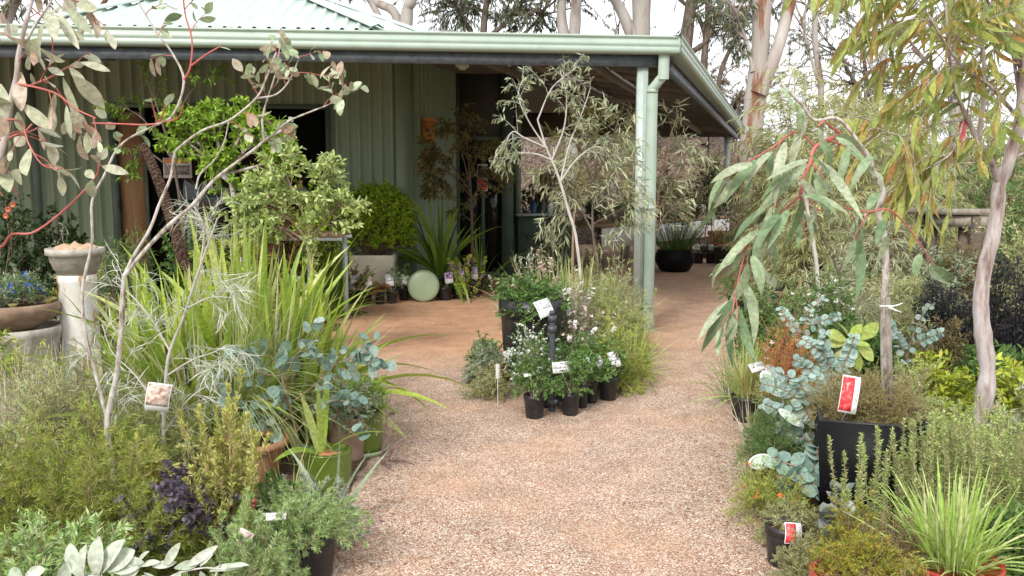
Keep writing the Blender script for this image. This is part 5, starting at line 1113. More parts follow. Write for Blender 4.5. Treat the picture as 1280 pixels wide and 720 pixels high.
for k in range(16):
    m = MB(); a = rng.uniform(0, 6.28); q = b3+[math.cos(a)*R_*.8, math.sin(a)*R_*.8, z+.01]; az = np.linspace(0, 6.28, 13)[:-1]
    m.leaves(np.tile(q, (12, 1)), np.stack([np.cos(az), np.sin(az), np.full(12, .7)], 1), np.tile([0, 0, 1.], (12, 1)), .05, .022, 4, -.5, 'egg', .3)
    m.build('rosette', leafm('lime_succulent', (.30, .34, .10), (.42, .40, .16), (.5, .36, .2)), t)
# tall brown spike
b = gb(232, 5.2); t = T('spear_lily', 'grass like clump with a tall dark brown knobbly seed spike', 'plant', b, GL); m = MB()
s = smooth(path([(262, 480), (243, 400), (231, 330)], 5.2), 10); s[0] = b; m.tubes(s, .016, .012, 8); m.build('stem', B_tan, t)
m = MB(); s = smooth(path([(232, 335), (222, 300), (205, 245), (190, 205), (178, 180)], 5.2), 26); K = len(s)
m.tubes(s, .034, .019, 12); P_, Tn, tt = pick(s[None], 800, 0, .99); rad = (.036*(1-tt)+.02*tt)[:, None]; dd = aside(Tn, np.full(len(P_), 1.5)); m.blobs(P_+dd*rad, .0075, .8); m.build('seed_spike', B_brown, t)
ml = MB(); straps(ml, b, 60, .4, .8, .014, .8, .5); ml.build('foliage', G_lime, t)
# strappy lime clumps
for px, Y, n, L0, L1, lb in ((225, 4.7, 74, .6, 1.15, 'yellow green strap leaved clump around the white forked sapling'), (300, 5.0, 110, .75, 1.35, 'tallest yellow green strap leaved clump in the left bed'), (365, 5.0, 74, .6, 1.1, 'yellow green strap leaved clump next to the orange gravel'), (180, 5.0, 50, .5, 1.0, 'strap leaved clump just right of the peeling pedestal'), (400, 4.9, 40, .4, .75, 'low outer strap leaved clump spilling at the gravel edge'), (262, 4.6, 40, .5, 1.0, 'near yellow green strap leaved clump behind the terracotta pot'), (335, 4.75, 50, .5, .95, 'strap leaved clump rising behind the round blue gum leaves')):
    strapclump('strap_leaf_clump', lb, px, Y, n, L0*1.03, L1*1.04, .056, G_lime, 1.35, .42, 'yellow green strap leaved clumps', br=.16, K=10)
for px, Y, lb in ((65, 4.8, 'green blade clump in the dry grasses below the clay bowl'), (105, 4.6, 'green blade clump in front of the peeling pedestal'),):
    strapclump('strap_leaf_clump', lb, px, Y, 34, .3, .62, .026, G_lime, .9, .5, 'yellow green strap leaved clumps', K=8)
# bleached dead blades through the lime clumps
for px, Y in ((250, 4.6), (330, 4.8)):
    strapclump('dry_blades', ('bleached dry blades standing among the nearer lime leaves', 'bleached dry blades standing among the tallest lime leaves')[px > 300], px, Y, 80, .5, 1.1, .012, G_dry, .9, .5, GL, K=10, br=.2, cat='grass')
strapclump('dry_blades', 'dark brown dead blades low in the lime clumps', 300, 4.55, 110, .35, .8, .014, G_brownf, 1.2, .6, GL, K=8, br=.4, cat='grass')
# dry grasses at the far left
for px, Y, lb in ((10, 4.9, 'dry buff grass tuft beneath the concrete tub'), (55, 4.5, 'dry buff grass tuft with green blades, centre of the dry patch'), (120, 4.3, 'dry tangled grass tuft at the foot of the white sapling'), (-30, 4.2, 'dry grass tuft at the very edge of the left bed'), (95, 4.9, 'dry grass tuft before the peeling pedestal'), (160, 4.7, 'dry grass tuft between white sapling and lime leaves')):
    strapclump('dry_grass', lb, px, Y, 420, .25, .62, .0035, G_dry, 1.2, .65, 'dry grass tufts in the left bed', prof='needle', K=7, br=.28, cup=0, cat='grass', wob=.12)
for px, Y, top, wp, lf, lb in ((30, 4.0, 445, 170, G_grevpale, 'wiry mixed green and buff shrub below the dry grasses'), (120, 3.75, 465, 150, G_feather, 'wiry olive shrub around the base of the white sapling'), (75, 4.3, 430, 150, G_grey, 'thin greyish shrub within the dry grass'), (200, 4.0, 470, 120, G_straw, 'fine green shrub between the silver wiry plant and the sapling')):
    mound(lb, px, Y, top, wp, lf, .04, .004, ns=60, m=16, group=GL, lo=.0)
# ground leaves: orange tinted sprigs
mound('low sprig of orange tinted leaves by the sapling foot', 165, 3.65, 545, 70, G_tip, .05, .007, ns=22, group=GL)
# silver wiry shrub with its tag
t, C, Br = limbtree('silver_wiry_shrub', 'silvery wiry shrub with curling thread leaves and a hanging picture tag', 'shrub', [[(205, 640), (204, 560), (207, 480), (212, 440), (228, 400), (246, 345), (262, 300), (272, 272)], [(205, 520), (170, 470), (140, 440), (128, 405)], [(208, 470), (240, 450), (268, 440), (285, 430)], [(213, 440), (190, 400), (165, 370), (140, 350)], [(235, 385), (262, 372), (290, 372)], [(250, 335), (255, 290), (248, 265)], [(206, 540), (235, 500), (262, 480)], [(206, 560), (170, 530), (150, 500)]], 3.9, G_silvwire, B_silver, r=[(5.5, 2)]+[(2.6, 1.2)]*7, sub=(8, .17, .5), twl=(1, .1), m=8, L_=.13, W=.003, prof='needle', K=7, bend=1.3, grav=.4, tstart=.05, group=GL, ret=True, lang=.8, first_leafy=True, wob=.3)
cardtag(t, at(197, 497, 3.8), px2m(30, 3.8), px2m(36, 3.8), P_pinkish, .1, -.15, -.15, half=.8)
# white forked gum sapling
SAP = [[(172, 640), (150, 610), (141, 585), (134, 530), (146, 467), (152, 400), (155, 345)],
 [(155, 345), (167, 320), (187, 287), (200, 253), (213, 223), (218, 193), (227, 182), (253, 163), (287, 150), (320, 123), (332, 100), (345, 66)],
 [(155, 345), (177, 317), (213, 280), (240, 257), (260, 233), (277, 217), (320, 185), (330, 176), (352, 163)],
 [(330, 176), (328, 150), (333, 127), (345, 90), (351, 50)],
 [(337, 172), (360, 152), (390, 139), (417, 127), (432, 105)],
 [(245, 236), (250, 218), (268, 200), (280, 178), (286, 152)],
 [(133, 520), (118, 462), (107, 417), (103, 363), (115, 303), (115, 253), (130, 220), (152, 180), (197, 155)],
 [(197, 155), (217, 143), (230, 100), (213, 63), (197, 43), (173, 3)],
 [(230, 100), (238, 83), (240, 50), (232, 20), (228, -10)],
 [(238, 83), (258, 68), (277, 57)],
 [(197, 155), (175, 156), (152, 155), (115, 154)],
 [(197, 155), (193, 140), (188, 122)], [(197, 155), (204, 142), (206, 130)], [(197, 153), (222, 148), (229, 130)],
 [(320, 123), (345, 118), (362, 100), (375, 70)]]
t = T('gum_sapling', 'white stemmed gum sapling forking into long bare arms tipped with silver leaves', 'tree', gb(150, 3.6), 'gum saplings of the beds'); ms = MB(); ml = MB(); mr2 = MB()
rs_ = [(9, 6), (4.2, 2), (5.8, 3), (2.8, 1.5), (2.6, 1.4), (2.6, 1.5), (4.8, 2.2), (3.4, 2), (2.6, 1.6), (2.4, 1.5), (2.4, 2), (2, 1.4), (2, 1.4), (2, 1.4), (2.4, 1.5)]
Cd = []
for i, pts in enumerate(SAP):
    off = [0, 0, .12, .1, -.1, .05, -.15, -.2, -.2, -.22, -.18, -.2, -.2, -.2, .1][i]
    off0 = [0, 0, 0, .1, .1, .05, 0, -.15, -.2, -.2, -.15, -.15, -.15, -.15, .0][i]
    n_ = len(pts); Pp = np.array([at(p[0], p[1], 3.6+off0+(off-off0)*k/(n_-1)) for k, p in enumerate(pts)])
    if i == 0: Pp[0][2] = min(Pp[0][2], .02)
    s = smooth(Pp, 4*n_); (mr2 if i in (8, 9, 10, 11, 12, 13) else ms).tubes(s, px2m(rs_[i][0]/2, 3.6), px2m(rs_[i][1]/2, 3.6), 9); Cd.append(smooth(s, 12))
def leafends(ml, mst, C, idx, m, t0, Ltw, n_tw, L_=.062, W=.03, grav=.5, mleaf=8):
    A = np.stack([C[i] for i in idx]); Tw = branch(A, n_tw, t0, 1., .8, Ltw, 5, grav, .25, .2); mst.tubes(Tw, .0022, .0012, 4)
    foliate(ml, Tw, mleaf, .25, 1, .9, L_, W, 6, .5, 'egg', .12, .3, .3); return Tw
leafends(ml, mr2, Cd, [4], 5, .62, .13, 6, mleaf=6)
leafends(ml, mr2, Cd, [3, 14], 5, .45, .15, 4, mleaf=6)
leafends(ml, mr2, Cd, [1], 5, .7, .13, 6, mleaf=5)
leafends(ml, mr2, Cd, [2], 5, .8, .12, 4, mleaf=5)
leafends(ml, mr2, Cd, [7, 8], 5, .5, .13, 3, mleaf=4)
leafends(ml, mr2, Cd, [6], 4, .82, .08, 2, mleaf=3)
foliate(ml, np.stack([Cd[9], Cd[11], Cd[12], Cd[10]]), 1, .7, 1, .9, .06, .03, 6, .4, 'egg', .1)
ms.build('trunk', B_white, t, smooth=True); mr2.build('twigs', B_red, t, smooth=True); ml.build('crown', G_silverleaf, t)
# pink stemmed gum reaching in at the upper left
BR = [[(-150, 760), (-95, 520), (-40, 300), (2, 190), (13, 130), (20, 100), (23, 70), (32, 30), (44, -15), (60, -80)],
 [(30, 60), (42, 35), (60, 8), (72, -15)],
 [(13, 112), (27, 110), (60, 98), (85, 84), (101, 78)], [(20, 105), (40, 108), (70, 117), (95, 136), (120, 148)],
 [(0, 175), (20, 165), (35, 165), (52, 158)], [(-30, 262), (-2, 308), (15, 293), (43, 290), (83, 260), (118, 223), (124, 205)],
 [(0, 150), (25, 152), (36, 180), (52, 205), (72, 212)], [(2, 190), (10, 220), (22, 245)], [(52, 100), (70, 110), (86, 140), (84, 165)], [(-20, 240), (0, 200), (8, 175), (30, 165), (40, 155)], [(-20, 230), (-5, 235), (4, 245)], [(40, 10), (60, 30), (66, 60), (62, 85)], [(44, -15), (80, -5), (110, 10), (120, 30)], [(124, 205), (135, 212), (142, 208)]]
t = T('gum_sapling', 'pink stemmed gum reaching in with broad silver leaves edged red', 'tree', gb(-230, 2.7), 'gum saplings of the beds'); ms, ml, mr2 = MB(), MB(), MB(); Cd = []
for i, pts in enumerate(BR):
    Yb = 2.7 if i != 5 else 2.8
    n_ = len(pts); Pp = np.array([at(p[0], p[1], Yb+[0, -.05, .1, -.1, .1, .0, -.1, .05, .12, .1, 0, .1, .15, 0][i]*k/(n_-1)) for k, p in enumerate(pts)])
    if i == 0: Pp[0][2] = .0
    s = smooth(Pp, 4*n_); (ms if i < 2 else mr2).tubes(s, px2m([8, 4, 3.4, 3, 3, 4, 2.4, 2.2, 2, 3, 2, 2, 2.4, 2][i]/2*(1.0 if i else 1.2), 2.7), px2m([4, 2, 1.8, 1.6, 1.6, 2, 1.4, 1.4, 1.2, 2, 1.2, 1.2, 1.3, 1.2][i]/2, 2.7), 9); Cd.append(smooth(s, 12))
LV = [(101, 78, 136, 86, 9), (92, 95, 126, 128, 17), (79, 97, 91, 138, 12), (26, 90, 22, 132, 16), (40, 60, 30, 82, 18), (48, 48, 36, 78, 20), (60, 10, 68, 38, 14), (84, 10, 106, 34, 12), (28, 130, 60, 160, 15), (0, 105, 4, 145, 16), (5, 145, -2, 172, 16), (22, 140, 26, 165, 12), (69, 115, 64, 148, 7), (83, 132, 86, 168, 7), (88, 140, 102, 154, 13), (118, 137, 133, 146, 10), (37, 186, 27, 214, 20), (24, 212, 18, 230, 17), (10, 175, 16, 195, 12), (38, 92, 40, 102, 9), (124, 205, 116, 187, 9), (110, 200, 98, 190, 9), (122, 200, 132, 187, 11), (128, 208, 152, 214, 10), (118, 223, 106, 212, 10), (115, 225, 112, 248, 13), (50, 60, 70, 80, 11), (72, 15, 92, 52, 10), (12, 240, 4, 210, 16), (0, 60, -10, 90, 18), (80, 35, 98, 48, 9), (60, 85, 75, 90, 8), (18, 172, 30, 180, 14), (-5, 120, 10, 136, 14), (57, 95, 62, 112, 9), (60, 205, 75, 214, 6), (55, 30, 45, 55, 14), (95, 5, 118, 10, 12), (0, 170, -8, 200, 18), (10, 195, 0, 215, 16)]
q0 = np.array([at(a, b_, 2.68+rng.normal(0, .05)) for a, b_, c, d, e in LV]); q1 = np.array([at(c, d, 2.68+rng.normal(0, .06)) for a, b_, c, d, e in LV])
ln = np.linalg.norm(q1-q0, axis=1); ml.leaves(q0, q1-q0, np.tile([0, -1., .25], (len(LV), 1))+rng.normal(0, .4, (len(LV), 3)), ln*1.05, np.array([px2m(l[4]*1.1, 2.7) for l in LV]), 9, .35, 'egg', .15)
A = np.stack([Cd[i] for i in (2, 3, 6, 8, 4, 12)]); Tw = branch(A, 3, .3, 1, .7, .1, 5, .6, .2, .2); mr2.tubes(Tw, .0018, .001, 4); foliate(ml, Tw, 3, .5, 1, .8, .065, .024, 7, .4, 'egg', .12, .4)
leafends(ml, mr2, Cd, [0], 4, .55, .12, 5, .075, .03, 1.0, 4)
ms.build('trunk', B_pinkgrey, t, smooth=True); mr2.build('twigs', B_red, t, smooth=True); ml.build('crown', G_pinkleaf, t)
# feathery low grevillea
for px, Y, top, wp, lb in ((20, 3.05, 520, 190, 'feathery yellow green grevillea at the far left foreground'), (110, 3.0, 545, 190, 'feathery yellow green grevillea right in front of the white sapling foot'), (185, 2.9, 628, 90, 'small feathery grevillea sprig beside the purple leaved plant')):
    b = gb(px, Y); t = T('grevillea', lb, 'shrub', b, 'feathery grevilleas of the left foreground'); ms, ml = MB(), MB(); feathery(ms, ml, b, 46, px2m(wp/2, Y), at(px, top, Y)[2], 16, .12, 44, .026, .0021, .1); done(t, ms, B_tan, ml, G_feather)
for px, Y, top, wp, lb in ((20, 2.45, 640, 150, 'soft grey green shrub in the lower left foreground'), (95, 2.5, 640, 110, 'soft grey green shrub just above the white leaves')):
    mound(lb, px, Y, top, wp, G_wool, .03, .006, ns=50, m=26, group=GL, lo=.2, bl=.25, lang=.6)
# dark purple plant in black pot
b = gb(212, 3.02); t = T('purple_leaf_plant', 'dark purple leaved plant in a black nursery pot', 'potted plant', b, GL); z = potpart(t, b, .1, .18)
ms, ml = MB(), MB(); shrub(ms, ml, b+[0, 0, z], .24, at(205, 588, 3.0)[2]-z, 34, 6, 14, .021, .016, 'round', 4, r0=.003, lo=-.1, cup=.2); done(t, ms, B_dark, ml, G_purple)
# orange tipped upright shrub
b = gb(275, 3.1); t = T('upright_shrub', 'upright shrub with yellow and orange tipped soft shoots', 'shrub', b, GL); ms, ml = MB(), MB()
for px, tp in ((268, 470), (276, 486), (285, 505), (262, 520), (296, 570), (250, 560), (302, 610), (240, 600), (286, 545), (270, 500)):
    q = gb(px, 3.1+rng.normal(0, .06)); h = at(px, tp, 3.1)[2]; spires(ms, ml, q, 3, .03, h*.75, h, 170, .024, .005, splay=.1, side=3, tipn=30, lang=.7)
done(t, ms, B_tan, ml, G_tip)
# woolly bushes
for px, Y, top, wp, lf, lb, pt in ((372, 3.0, 632, 130, G_wool, 'soft green woolly bush in a black pot at the path edge', 1), (300, 2.75, 640, 130, G_wool, 'soft green woolly bush behind the white leaved sprays', 0), (385, 3.3, 612, 100, G_woolsil, 'silvery woolly bush with pale buds left of the path', 0), (330, 3.15, 600, 90, G_green, 'fresh green needled bush with white cards', 0)):
    b = gb(px, Y); t = T('woolly_bush', lb, 'shrub', b, 'woolly bushes at the path edge'); z = potpart(t, b, .12, .19) if pt else 0; ms, ml = MB(), MB(); H = at(px, top, Y)[2]
    C = stems_to(b+[0, 0, z], 34, px2m(wp/2, Y), H-z, .0, .05); ms.tubes(C, .004, .002, 5); Br = branch(C, 5, .4, 1, .6, .12, 6, -.3, .15, .2); ms.tubes(Br, .0016, .001, 3)
    foliate(ml, Br, 70, .05, 1, .75, .022, .0022, 3, .4, 'dia'); foliate(ml, Br, 26, .9, 1, .5, .02, .0035, 3, .4, 'dia'); foliate(ml, C, 120, .4, 1, .75, .024, .0022, 3, .4, 'dia'); done(t, ms, B_tan, ml, lf)
    if px == 330:
        cardtag(t, at(338, 645, 2.85), px2m(40, 2.85), px2m(12, 2.85), P_grey, .1, -1.0, .05); cardtag(t, at(305, 671, 2.7), px2m(20, 2.7), px2m(17, 2.7), P_pinkish, .1, -.5, -.5)
    if px == 385:
        flowers(C, 1, .96, 1, .018, W_flower, t, petals=7)
b = gb(405, 3.5); ml = MB(); straps(ml, b, 9, .25, .42, .02, 1.2, .5); t = T('strap_seedling', 'few pale grey blades beside the silvery woolly bush', 'strappy plant', b, GL); ml.build('foliage', G_grey, t)
b = gb(316, 3.05); t = T('flower_sprig', 'single pink bloom beside the orange tipped shrub', 'flower', b); ms = MB(); q = at(316, 625, 3.02); s = smooth([b, (b+q)/2+[.02, 0, 0], q], 6); ms.tubes(s, .002, .0015, 4); ms.build('stem', G_green, t); flowers(s[None], 3, .93, 1, .022, leafm('rose_petal', (.65, .08, .14), (.7, .2, .22)), t)
# foreground white leaved sprays
b = gb(150, 2.1); t = T('white_leaved_plant', 'sprays of broad felty white leaves closest to the viewer', 'plant', b, GL); ms, ml = MB(), MB()
SP = [[(60, 900), (90, 760), (120, 715), (160, 700)], [(170, 900), (195, 745), (240, 712), (290, 712)], [(30, 900), (28, 760), (34, 716)], [(120, 850), (110, 760), (100, 715)], [(230, 880), (262, 745), (275, 705)]]
for s_ in SP: s = smooth(path(s_, 2.1), 10); s[0][2] = 0; ms.tubes(s, .004, .002, 6)
LV = [(100, 722, 84, 686, 22), (104, 724, 96, 690, 16), (122, 720, 116, 683, 24), (128, 716, 140, 680, 26), (134, 714, 158, 690, 30), (140, 714, 170, 702, 26), (125, 722, 98, 720, 18), (150, 720, 168, 712, 20), (172, 708, 176, 690, 10), (176, 708, 192, 700, 10), (190, 708, 214, 704, 12), (205, 710, 218, 686, 14), (218, 710, 244, 704, 14), (232, 708, 262, 690, 14), (250, 708, 258, 694, 12), (262, 714, 296, 704, 12), (280, 712, 304, 700, 10), (225, 714, 218, 730, 12), (250, 714, 256, 730, 12), (28, 720, 10, 714, 18), (32, 720, 50, 712, 18), (110, 720, 130, 736, 24), (60, 740, 40, 724, 22), (75, 735, 82, 712, 20), (180, 716, 200, 728, 14)]
q0 = np.array([at(l[0], l[1], 2.1) for l in LV]); q1 = np.array([at(l[2], l[3], 2.1-.03*rng.random()) for l in LV]); ml.leaves(q0, q1-q0, np.tile([0, -.8, .6], (len(LV), 1))+rng.normal(0, .35, (len(LV), 3)), np.linalg.norm(q1-q0, axis=1)*1.1, np.array([px2m(l[4]*.85, 2.1) for l in LV]), 9, .7, 'egg', .35)
done(t, ms, B_silver, ml, G_white)
# pots along the bed edge
b = grd(306, 612); b[2] = 0; b = b+[0, .15, 0]; Yp = b[1]; hp = at(306, 548, Yp)[2]; 
t = T('terracotta_pot', 'tall plain terracotta pot with a thick rim, bare soil inside', 'pot', b); potpart(t, b, px2m(45, Yp), hp, M_terra, 'rim')
t = T('fountain_grass', 'fountain of fine arching green grass beside the terracotta pot', 'grass', gb(288, 4.2), GL); ml = MB(); straps(ml, gb(288, 4.2)+[0, 0, .34], 240, .4, .8, .0032, 1.6, .8, .07, 'needle', 9, az=(-1.1, .3), cup=0); straps(ml, gb(288, 4.2), 90, .3, .6, .0032, .9, .5, .07, 'needle', 8, cup=0); ml.build('foliage', G_straw, t)
b = grd(404, 618); b[2] = 0; b = b+[0, .12, 0]; t = T('glazed_pot', 'green glazed pot filled with orange chips, nearer of the two green pots', 'potted plant', b, 'green glazed pots at the path edge'); z = potpart(t, b, px2m(30, b[1]), at(404, 562, b[1])[2], M_grglaze, 'cyl', M_chips)
ml = MB(); straps(ml, b+[-.03, 0, z], 5, .3, .5, .035, 1.2, .5, .03); ml.build('foliage', G_lime, t)
b = grd(450, 572); b[2] = 0; b = b+[0, .1, 0]; hz_ = at(450, 515, b[1])[2]; t = T('glazed_pot', 'green glazed pot with a dome of fine bright foliage, standing in a saucer', 'potted plant', b, 'green glazed pots at the path edge'); z = potpart(t, b+[0, 0, .015], px2m(26, b[1]), hz_, M_grglaze, 'cyl')
m = MB(); m.lathe([(0, 0), (px2m(29, b[1]), 0), (px2m(33, b[1]), .03), (px2m(31, b[1]), .03), (px2m(28, b[1]), .012), (0, .012)], b, 36); m.build('saucer', M_sage, t)
ms, ml = MB(), MB(); n_ = 150; dr = unit(rng.normal(0, 1, (n_, 3))); dr[:, 2] = np.abs(dr[:, 2])*1.1-.1; cc = b+[0, 0, at(450, 505, b[1])[2]]; rr = px2m(33, b[1]); Tg = cc+dr*rr*rng.uniform(.8, 1.05, (n_, 1)); B0 = np.tile(b+[0, 0, z], (n_, 1)); C = bez(B0, (B0+Tg)/2+[0, 0, .03], Tg, 7); ms.tubes(C, .002, .001, 3); Br = branch(C, 5, .5, 1, .7, .06, 4, 0, .2, 0); foliate(ml, Br, 16, .05, 1, .7, .014, .004, 3, .2, 'dia'); done(t, ms, B_tan, ml, leafm('fine_bright', (.12, .22, .03), (.2, .3, .05), (.28, .36, .09)))
b = grd(425, 590); b[2] = 0; b = b+[0, .2, 0]; t = T('clay_pot', 'brown clay pot with grey leaved herb squeezed between the green pots', 'potted plant', b); z = potpart(t, b, .09, .24, M_terradk, 'cyl'); ms, ml = MB(), MB(); shrub(ms, ml, b+[0, 0, z], .2, .28, 34, 5, 14, .02, .009, 'egg', r0=.003, lo=-.1); done(t, ms, B_tan, ml, G_grey)
# round leaved blue gum seedling
t, C, Br = limbtree('round_leaved_gum', 'young gum with round blue green leaves arching towards the gravel', 'tree', [[(385, 640), (375, 560), (360, 500), (345, 455), (318, 425)], [(362, 505), (395, 480), (420, 455), (445, 448)], [(358, 500), (330, 500), (300, 500), (275, 480)], [(352, 480), (370, 445), (390, 425)], [(370, 540), (400, 510), (425, 500), (450, 520)], [(350, 470), (325, 465), (305, 440)], [(430, 452), (452, 440), (460, 446)], [(365, 520), (345, 530), (330, 525)]], 4.1, G_blue, B_tan, r=[(4, 1.6)]+[(2, 1)]*7, sub=(6, .12, .5), twl=None, m=4, L_=.056, W=.05, prof='round', K=6, bend=.3, grav=.4, tstart=.2, cup=.15, group=GL, ret=True, face=.1)
mlx = MB(); foliate(mlx, C, 6, .25, 1, 1.1, .06, .054, 6, .3, 'round', .15, .1, .1); mlx.build('leaves', G_blue, t)
# bronze blades over the gravel
strapclump('bronze_blades', 'purplish drooping blades hanging over the gravel by the green pot', 470, 4.35, 14, .25, .45, .012, leafm('bronze_blade', (.20, .12, .12), (.34, .24, .22)), 2.0, 1.0, None, K=8, az=(-1.2, .6), cat='grass')
strapclump('low_grass', 'fine pale grass between pots and woolly bushes', 350, 3.6, 50, .2, .38, .004, G_straw, 1.1, .7, GL, prof='needle', K=7, br=.15, cup=0, cat='grass')
# ------------------------------------------------------------------ right bed
GRt = 'plants massed in the right bed'
# black square planter with its groundcover
f0, f1 = at(1024, 522, 3.55), at(1166, 543, 3.42); hp = (f0[2]+f1[2])/2; dirf = unit((f1-f0)*[1, 1, 0]); dirb = np.array([-dirf[1], dirf[0], 0]); wp_ = np.linalg.norm((f1-f0)[:2]); c = (f0+f1)/2; c[2] = 0; c = c+dirb*wp_/2; rzp = math.atan2(dirf[1], dirf[0])
t = T('square_planter', 'tall glossy black square planter under the arched leaning gum', 'planter', c); m = MB(); hw = wp_/2
def sq(h, z): return [c+dirf*a*h+dirb*b_*h+[0, 0, z] for a, b_ in ((-1, -1), (1, -1), (1, 1), (-1, 1))]
V = sq(hw*.9, 0)+sq(hw, hp)+sq(hw*.9, hp)+sq(hw*.88, hp-.10); m.add(V, [[3, 2, 1, 0]]+[[4*k+i, 4*k+(i+1) % 4, 4*k+4+(i+1) % 4, 4*k+4+i] for k in range(3) for i in range(4)]); m.build('planter_box', M_glazeblk, t)
m = MB(); V = sq(hw*.885, hp-.085); m.add(V, [[0, 1, 2, 3]]); m.build('soil', M_soil, t)
m = MB(); 
for a, b_ in ((0, 1), (1, 2), (2, 3), (3, 0)): V = sq(hw*.955, hp+.002); m.beam(V[a], V[b_], .016, .012)
m.build('rim', M_black, t)
for dx_, lb, lf in ((-.09, 'brownish', G_brownf), (.12, 'olive', G_brownf)): pass
for k, (a, b_, rr, hh, lb) in enumerate(((-.45, .3, .2, .26, 'fine brown green heath in the planter, behind the red card'), (.45, .35, .25, .28, 'larger dome of fine brown green heath at the right of the planter'), (.0, .55, .22, .24, 'fine heath growing at the back of the black planter'))):
    q = c+dirf*a*hw+dirb*b_*hw+[0, 0, hp-.09]; t2 = T('planter_heath', lb, 'shrub', q, 'heath plants in the black planter'); ms, ml = MB(), MB(); C = stems_to(q, 80, rr, hh, -.05, .04); ms.tubes(C, .002, .001, 3); Br = branch(C, 7, .3, 1, .6, .1, 5, 0, .2, .2); ms.tubes(Br, .0009, .0006, 3); foliate(ml, Br, 34, 0, 1, .7, .010, .0016, 3, .2, 'dia'); done(t2, ms, B_tan, ml, (leafm('brown_heath2', (.15, .17, .045), (.25, .27, .07), (.36, .33, .10), (.36, .24, .12))))
q = at(1062, 493, 3.5); t2 = T('plant_tag', 'red and white picture card standing in the black planter', 'plant tag', q-[0, 0, .1]); cardtag(t2, q, px2m(22, 3.5), px2m(48, 3.5), P_red, -.3, -.25, -.12, base=c-dirf*hw*.6+[0, 0, hp-.1], half=.95, side=.25, name='card')
# arched gum tied to a stake
ST = [[(1108, 560), (1106, 470), (1105, 400), (1107, 340), (1106, 300), (1098, 265), (1104, 240), (1092, 215), (1085, 195), (1070, 180), (1052, 168)],
 [(1052, 168), (1035, 175), (1018, 185), (1012, 205), (1004, 222), (1000, 245)],
 [(1052, 168), (1040, 160), (1030, 152), (1022, 158)], [(1020, 184), (995, 165), (965, 185), (930, 205), (905, 222)],
 [(1085, 195), (1050, 150), (1018, 150), (1000, 128), (976, 106)],
 [(1000, 245), (985, 258), (965, 275), (945, 290), (925, 318)], [(1002, 232), (1022, 262), (1040, 258), (1085, 265)], [(1085, 265), (1110, 262), (1130, 278), (1150, 305), (1168, 333)], [(1085, 265), (1075, 285), (1068, 315)], [(935, 305), (925, 340), (918, 375), (915, 398)], [(1010, 210), (990, 215), (975, 240), (970, 260)], [(1000, 245), (1003, 275), (1008, 300)], [(1035, 175), (1060, 185), (1068, 200)]]
rr_ = [(11, 6), (7, 5), (4, 3), (3.6, 2), (5, 3.4), (4.5, 2.4), (3.4, 2.4), (3.4, 2), (3, 1.5), (3, 1.6), (3, 1.5), (2.5, 1.4), (2.6, 1.4)]
t = T('gum_sapling', 'arched gum tied to a stake, long leaves drooping from red twigs', 'tree', c+[0, 0, hp-.08], 'gum saplings of the beds'); mw, mr2, ml = MB(), MB(), MB(); Cd = []
for i, pts in enumerate(ST):
    n_ = len(pts); o1 = [-.2, -.35, -.3, -.45, -.35, -.5, -.2, -.1, -.2, -.55, -.45, -.4, -.2][i]; o0 = [.08, -.2, -.2, -.25, -.2, -.35, -.3, -.2, -.2, -.48, -.3, -.35, -.25][i]
    Pp = np.array([at(p[0], p[1], 3.75+o0+(o1-o0)*k/(n_-1)) for k, p in enumerate(pts)])
    s = smooth(Pp, 5*n_); (mw if i in (0, 4) else mr2).tubes(s, px2m(rr_[i][0]/2*(.95 if i in (0, 4) else .72), 3.5), px2m(rr_[i][1]/2*(.95 if i in (0, 4) else .72), 3.5), 10); Cd.append(smooth(s, 14))
LV = [(975, 108, 1000, 130, 8), (1000, 132, 1005, 178, 10), (1003, 140, 1020, 170, 12), (1040, 172, 1066, 156, 10), (1012, 195, 1072, 235, 18), (1010, 200, 960, 215, 14), (1008, 205, 945, 262, 16), (995, 215, 975, 245, 14), (965, 190, 935, 205, 12), (940, 205, 890, 215, 14), (945, 200, 912, 232, 14), (925, 212, 860, 248, 14), (915, 225, 900, 262, 13), (990, 205, 970, 225, 12), (1015, 215, 1040, 242, 14), (1000, 225, 1028, 250, 14), (1005, 245, 1060, 250, 14), (1002, 250, 1004, 285, 12), (1003, 262, 1038, 302, 11), (985, 262, 965, 300, 14), (975, 268, 938, 290, 15), (965, 278, 918, 295, 14), (950, 288, 905, 310, 13), (1000, 245, 1045, 232, 13), (960, 285, 952, 330, 16), (950, 295, 942, 345, 16), (945, 300, 950, 350, 18), (938, 315, 885, 338, 10), (940, 320, 960, 360, 18), (948, 340, 985, 360, 16), (935, 330, 928, 378, 16), (925, 345, 945, 385, 16), (920, 372, 868, 440, 17), (918, 385, 900, 455, 18), (922, 385, 935, 445, 18), (916, 375, 870, 408, 16), (928, 352, 962, 405, 20), (918, 392, 912, 430, 16), (1068, 300, 1062, 330, 12), (1075, 285, 1090, 345, 20), (1072, 300, 1086, 375, 18), (1085, 262, 1100, 228, 14), (1090, 195, 1068, 215, 14), (1095, 215, 1112, 236, 13), (1060, 185, 1052, 215, 14), (1062, 190, 1100, 205, 12), (1168, 333, 1215, 372, 15), (1165, 330, 1150, 348, 13), (1150, 318, 1142, 342, 14), (1105, 275, 1096, 300, 14), (1110, 295, 1104, 318, 12), (1025, 175, 1052, 205, 16), (1022, 160, 1040, 195, 12), (1030, 205, 1072, 252, 15), (985, 250, 960, 262, 12), (1015, 255, 1030, 268, 10), (958, 262, 915, 280, 14), (1000, 170, 985, 205, 14), (982, 178, 962, 232, 16), (1045, 172, 1080, 190, 12), (1018, 225, 1050, 285, 14), (905, 222, 882, 238, 10), (910, 330, 884, 318, 12)]
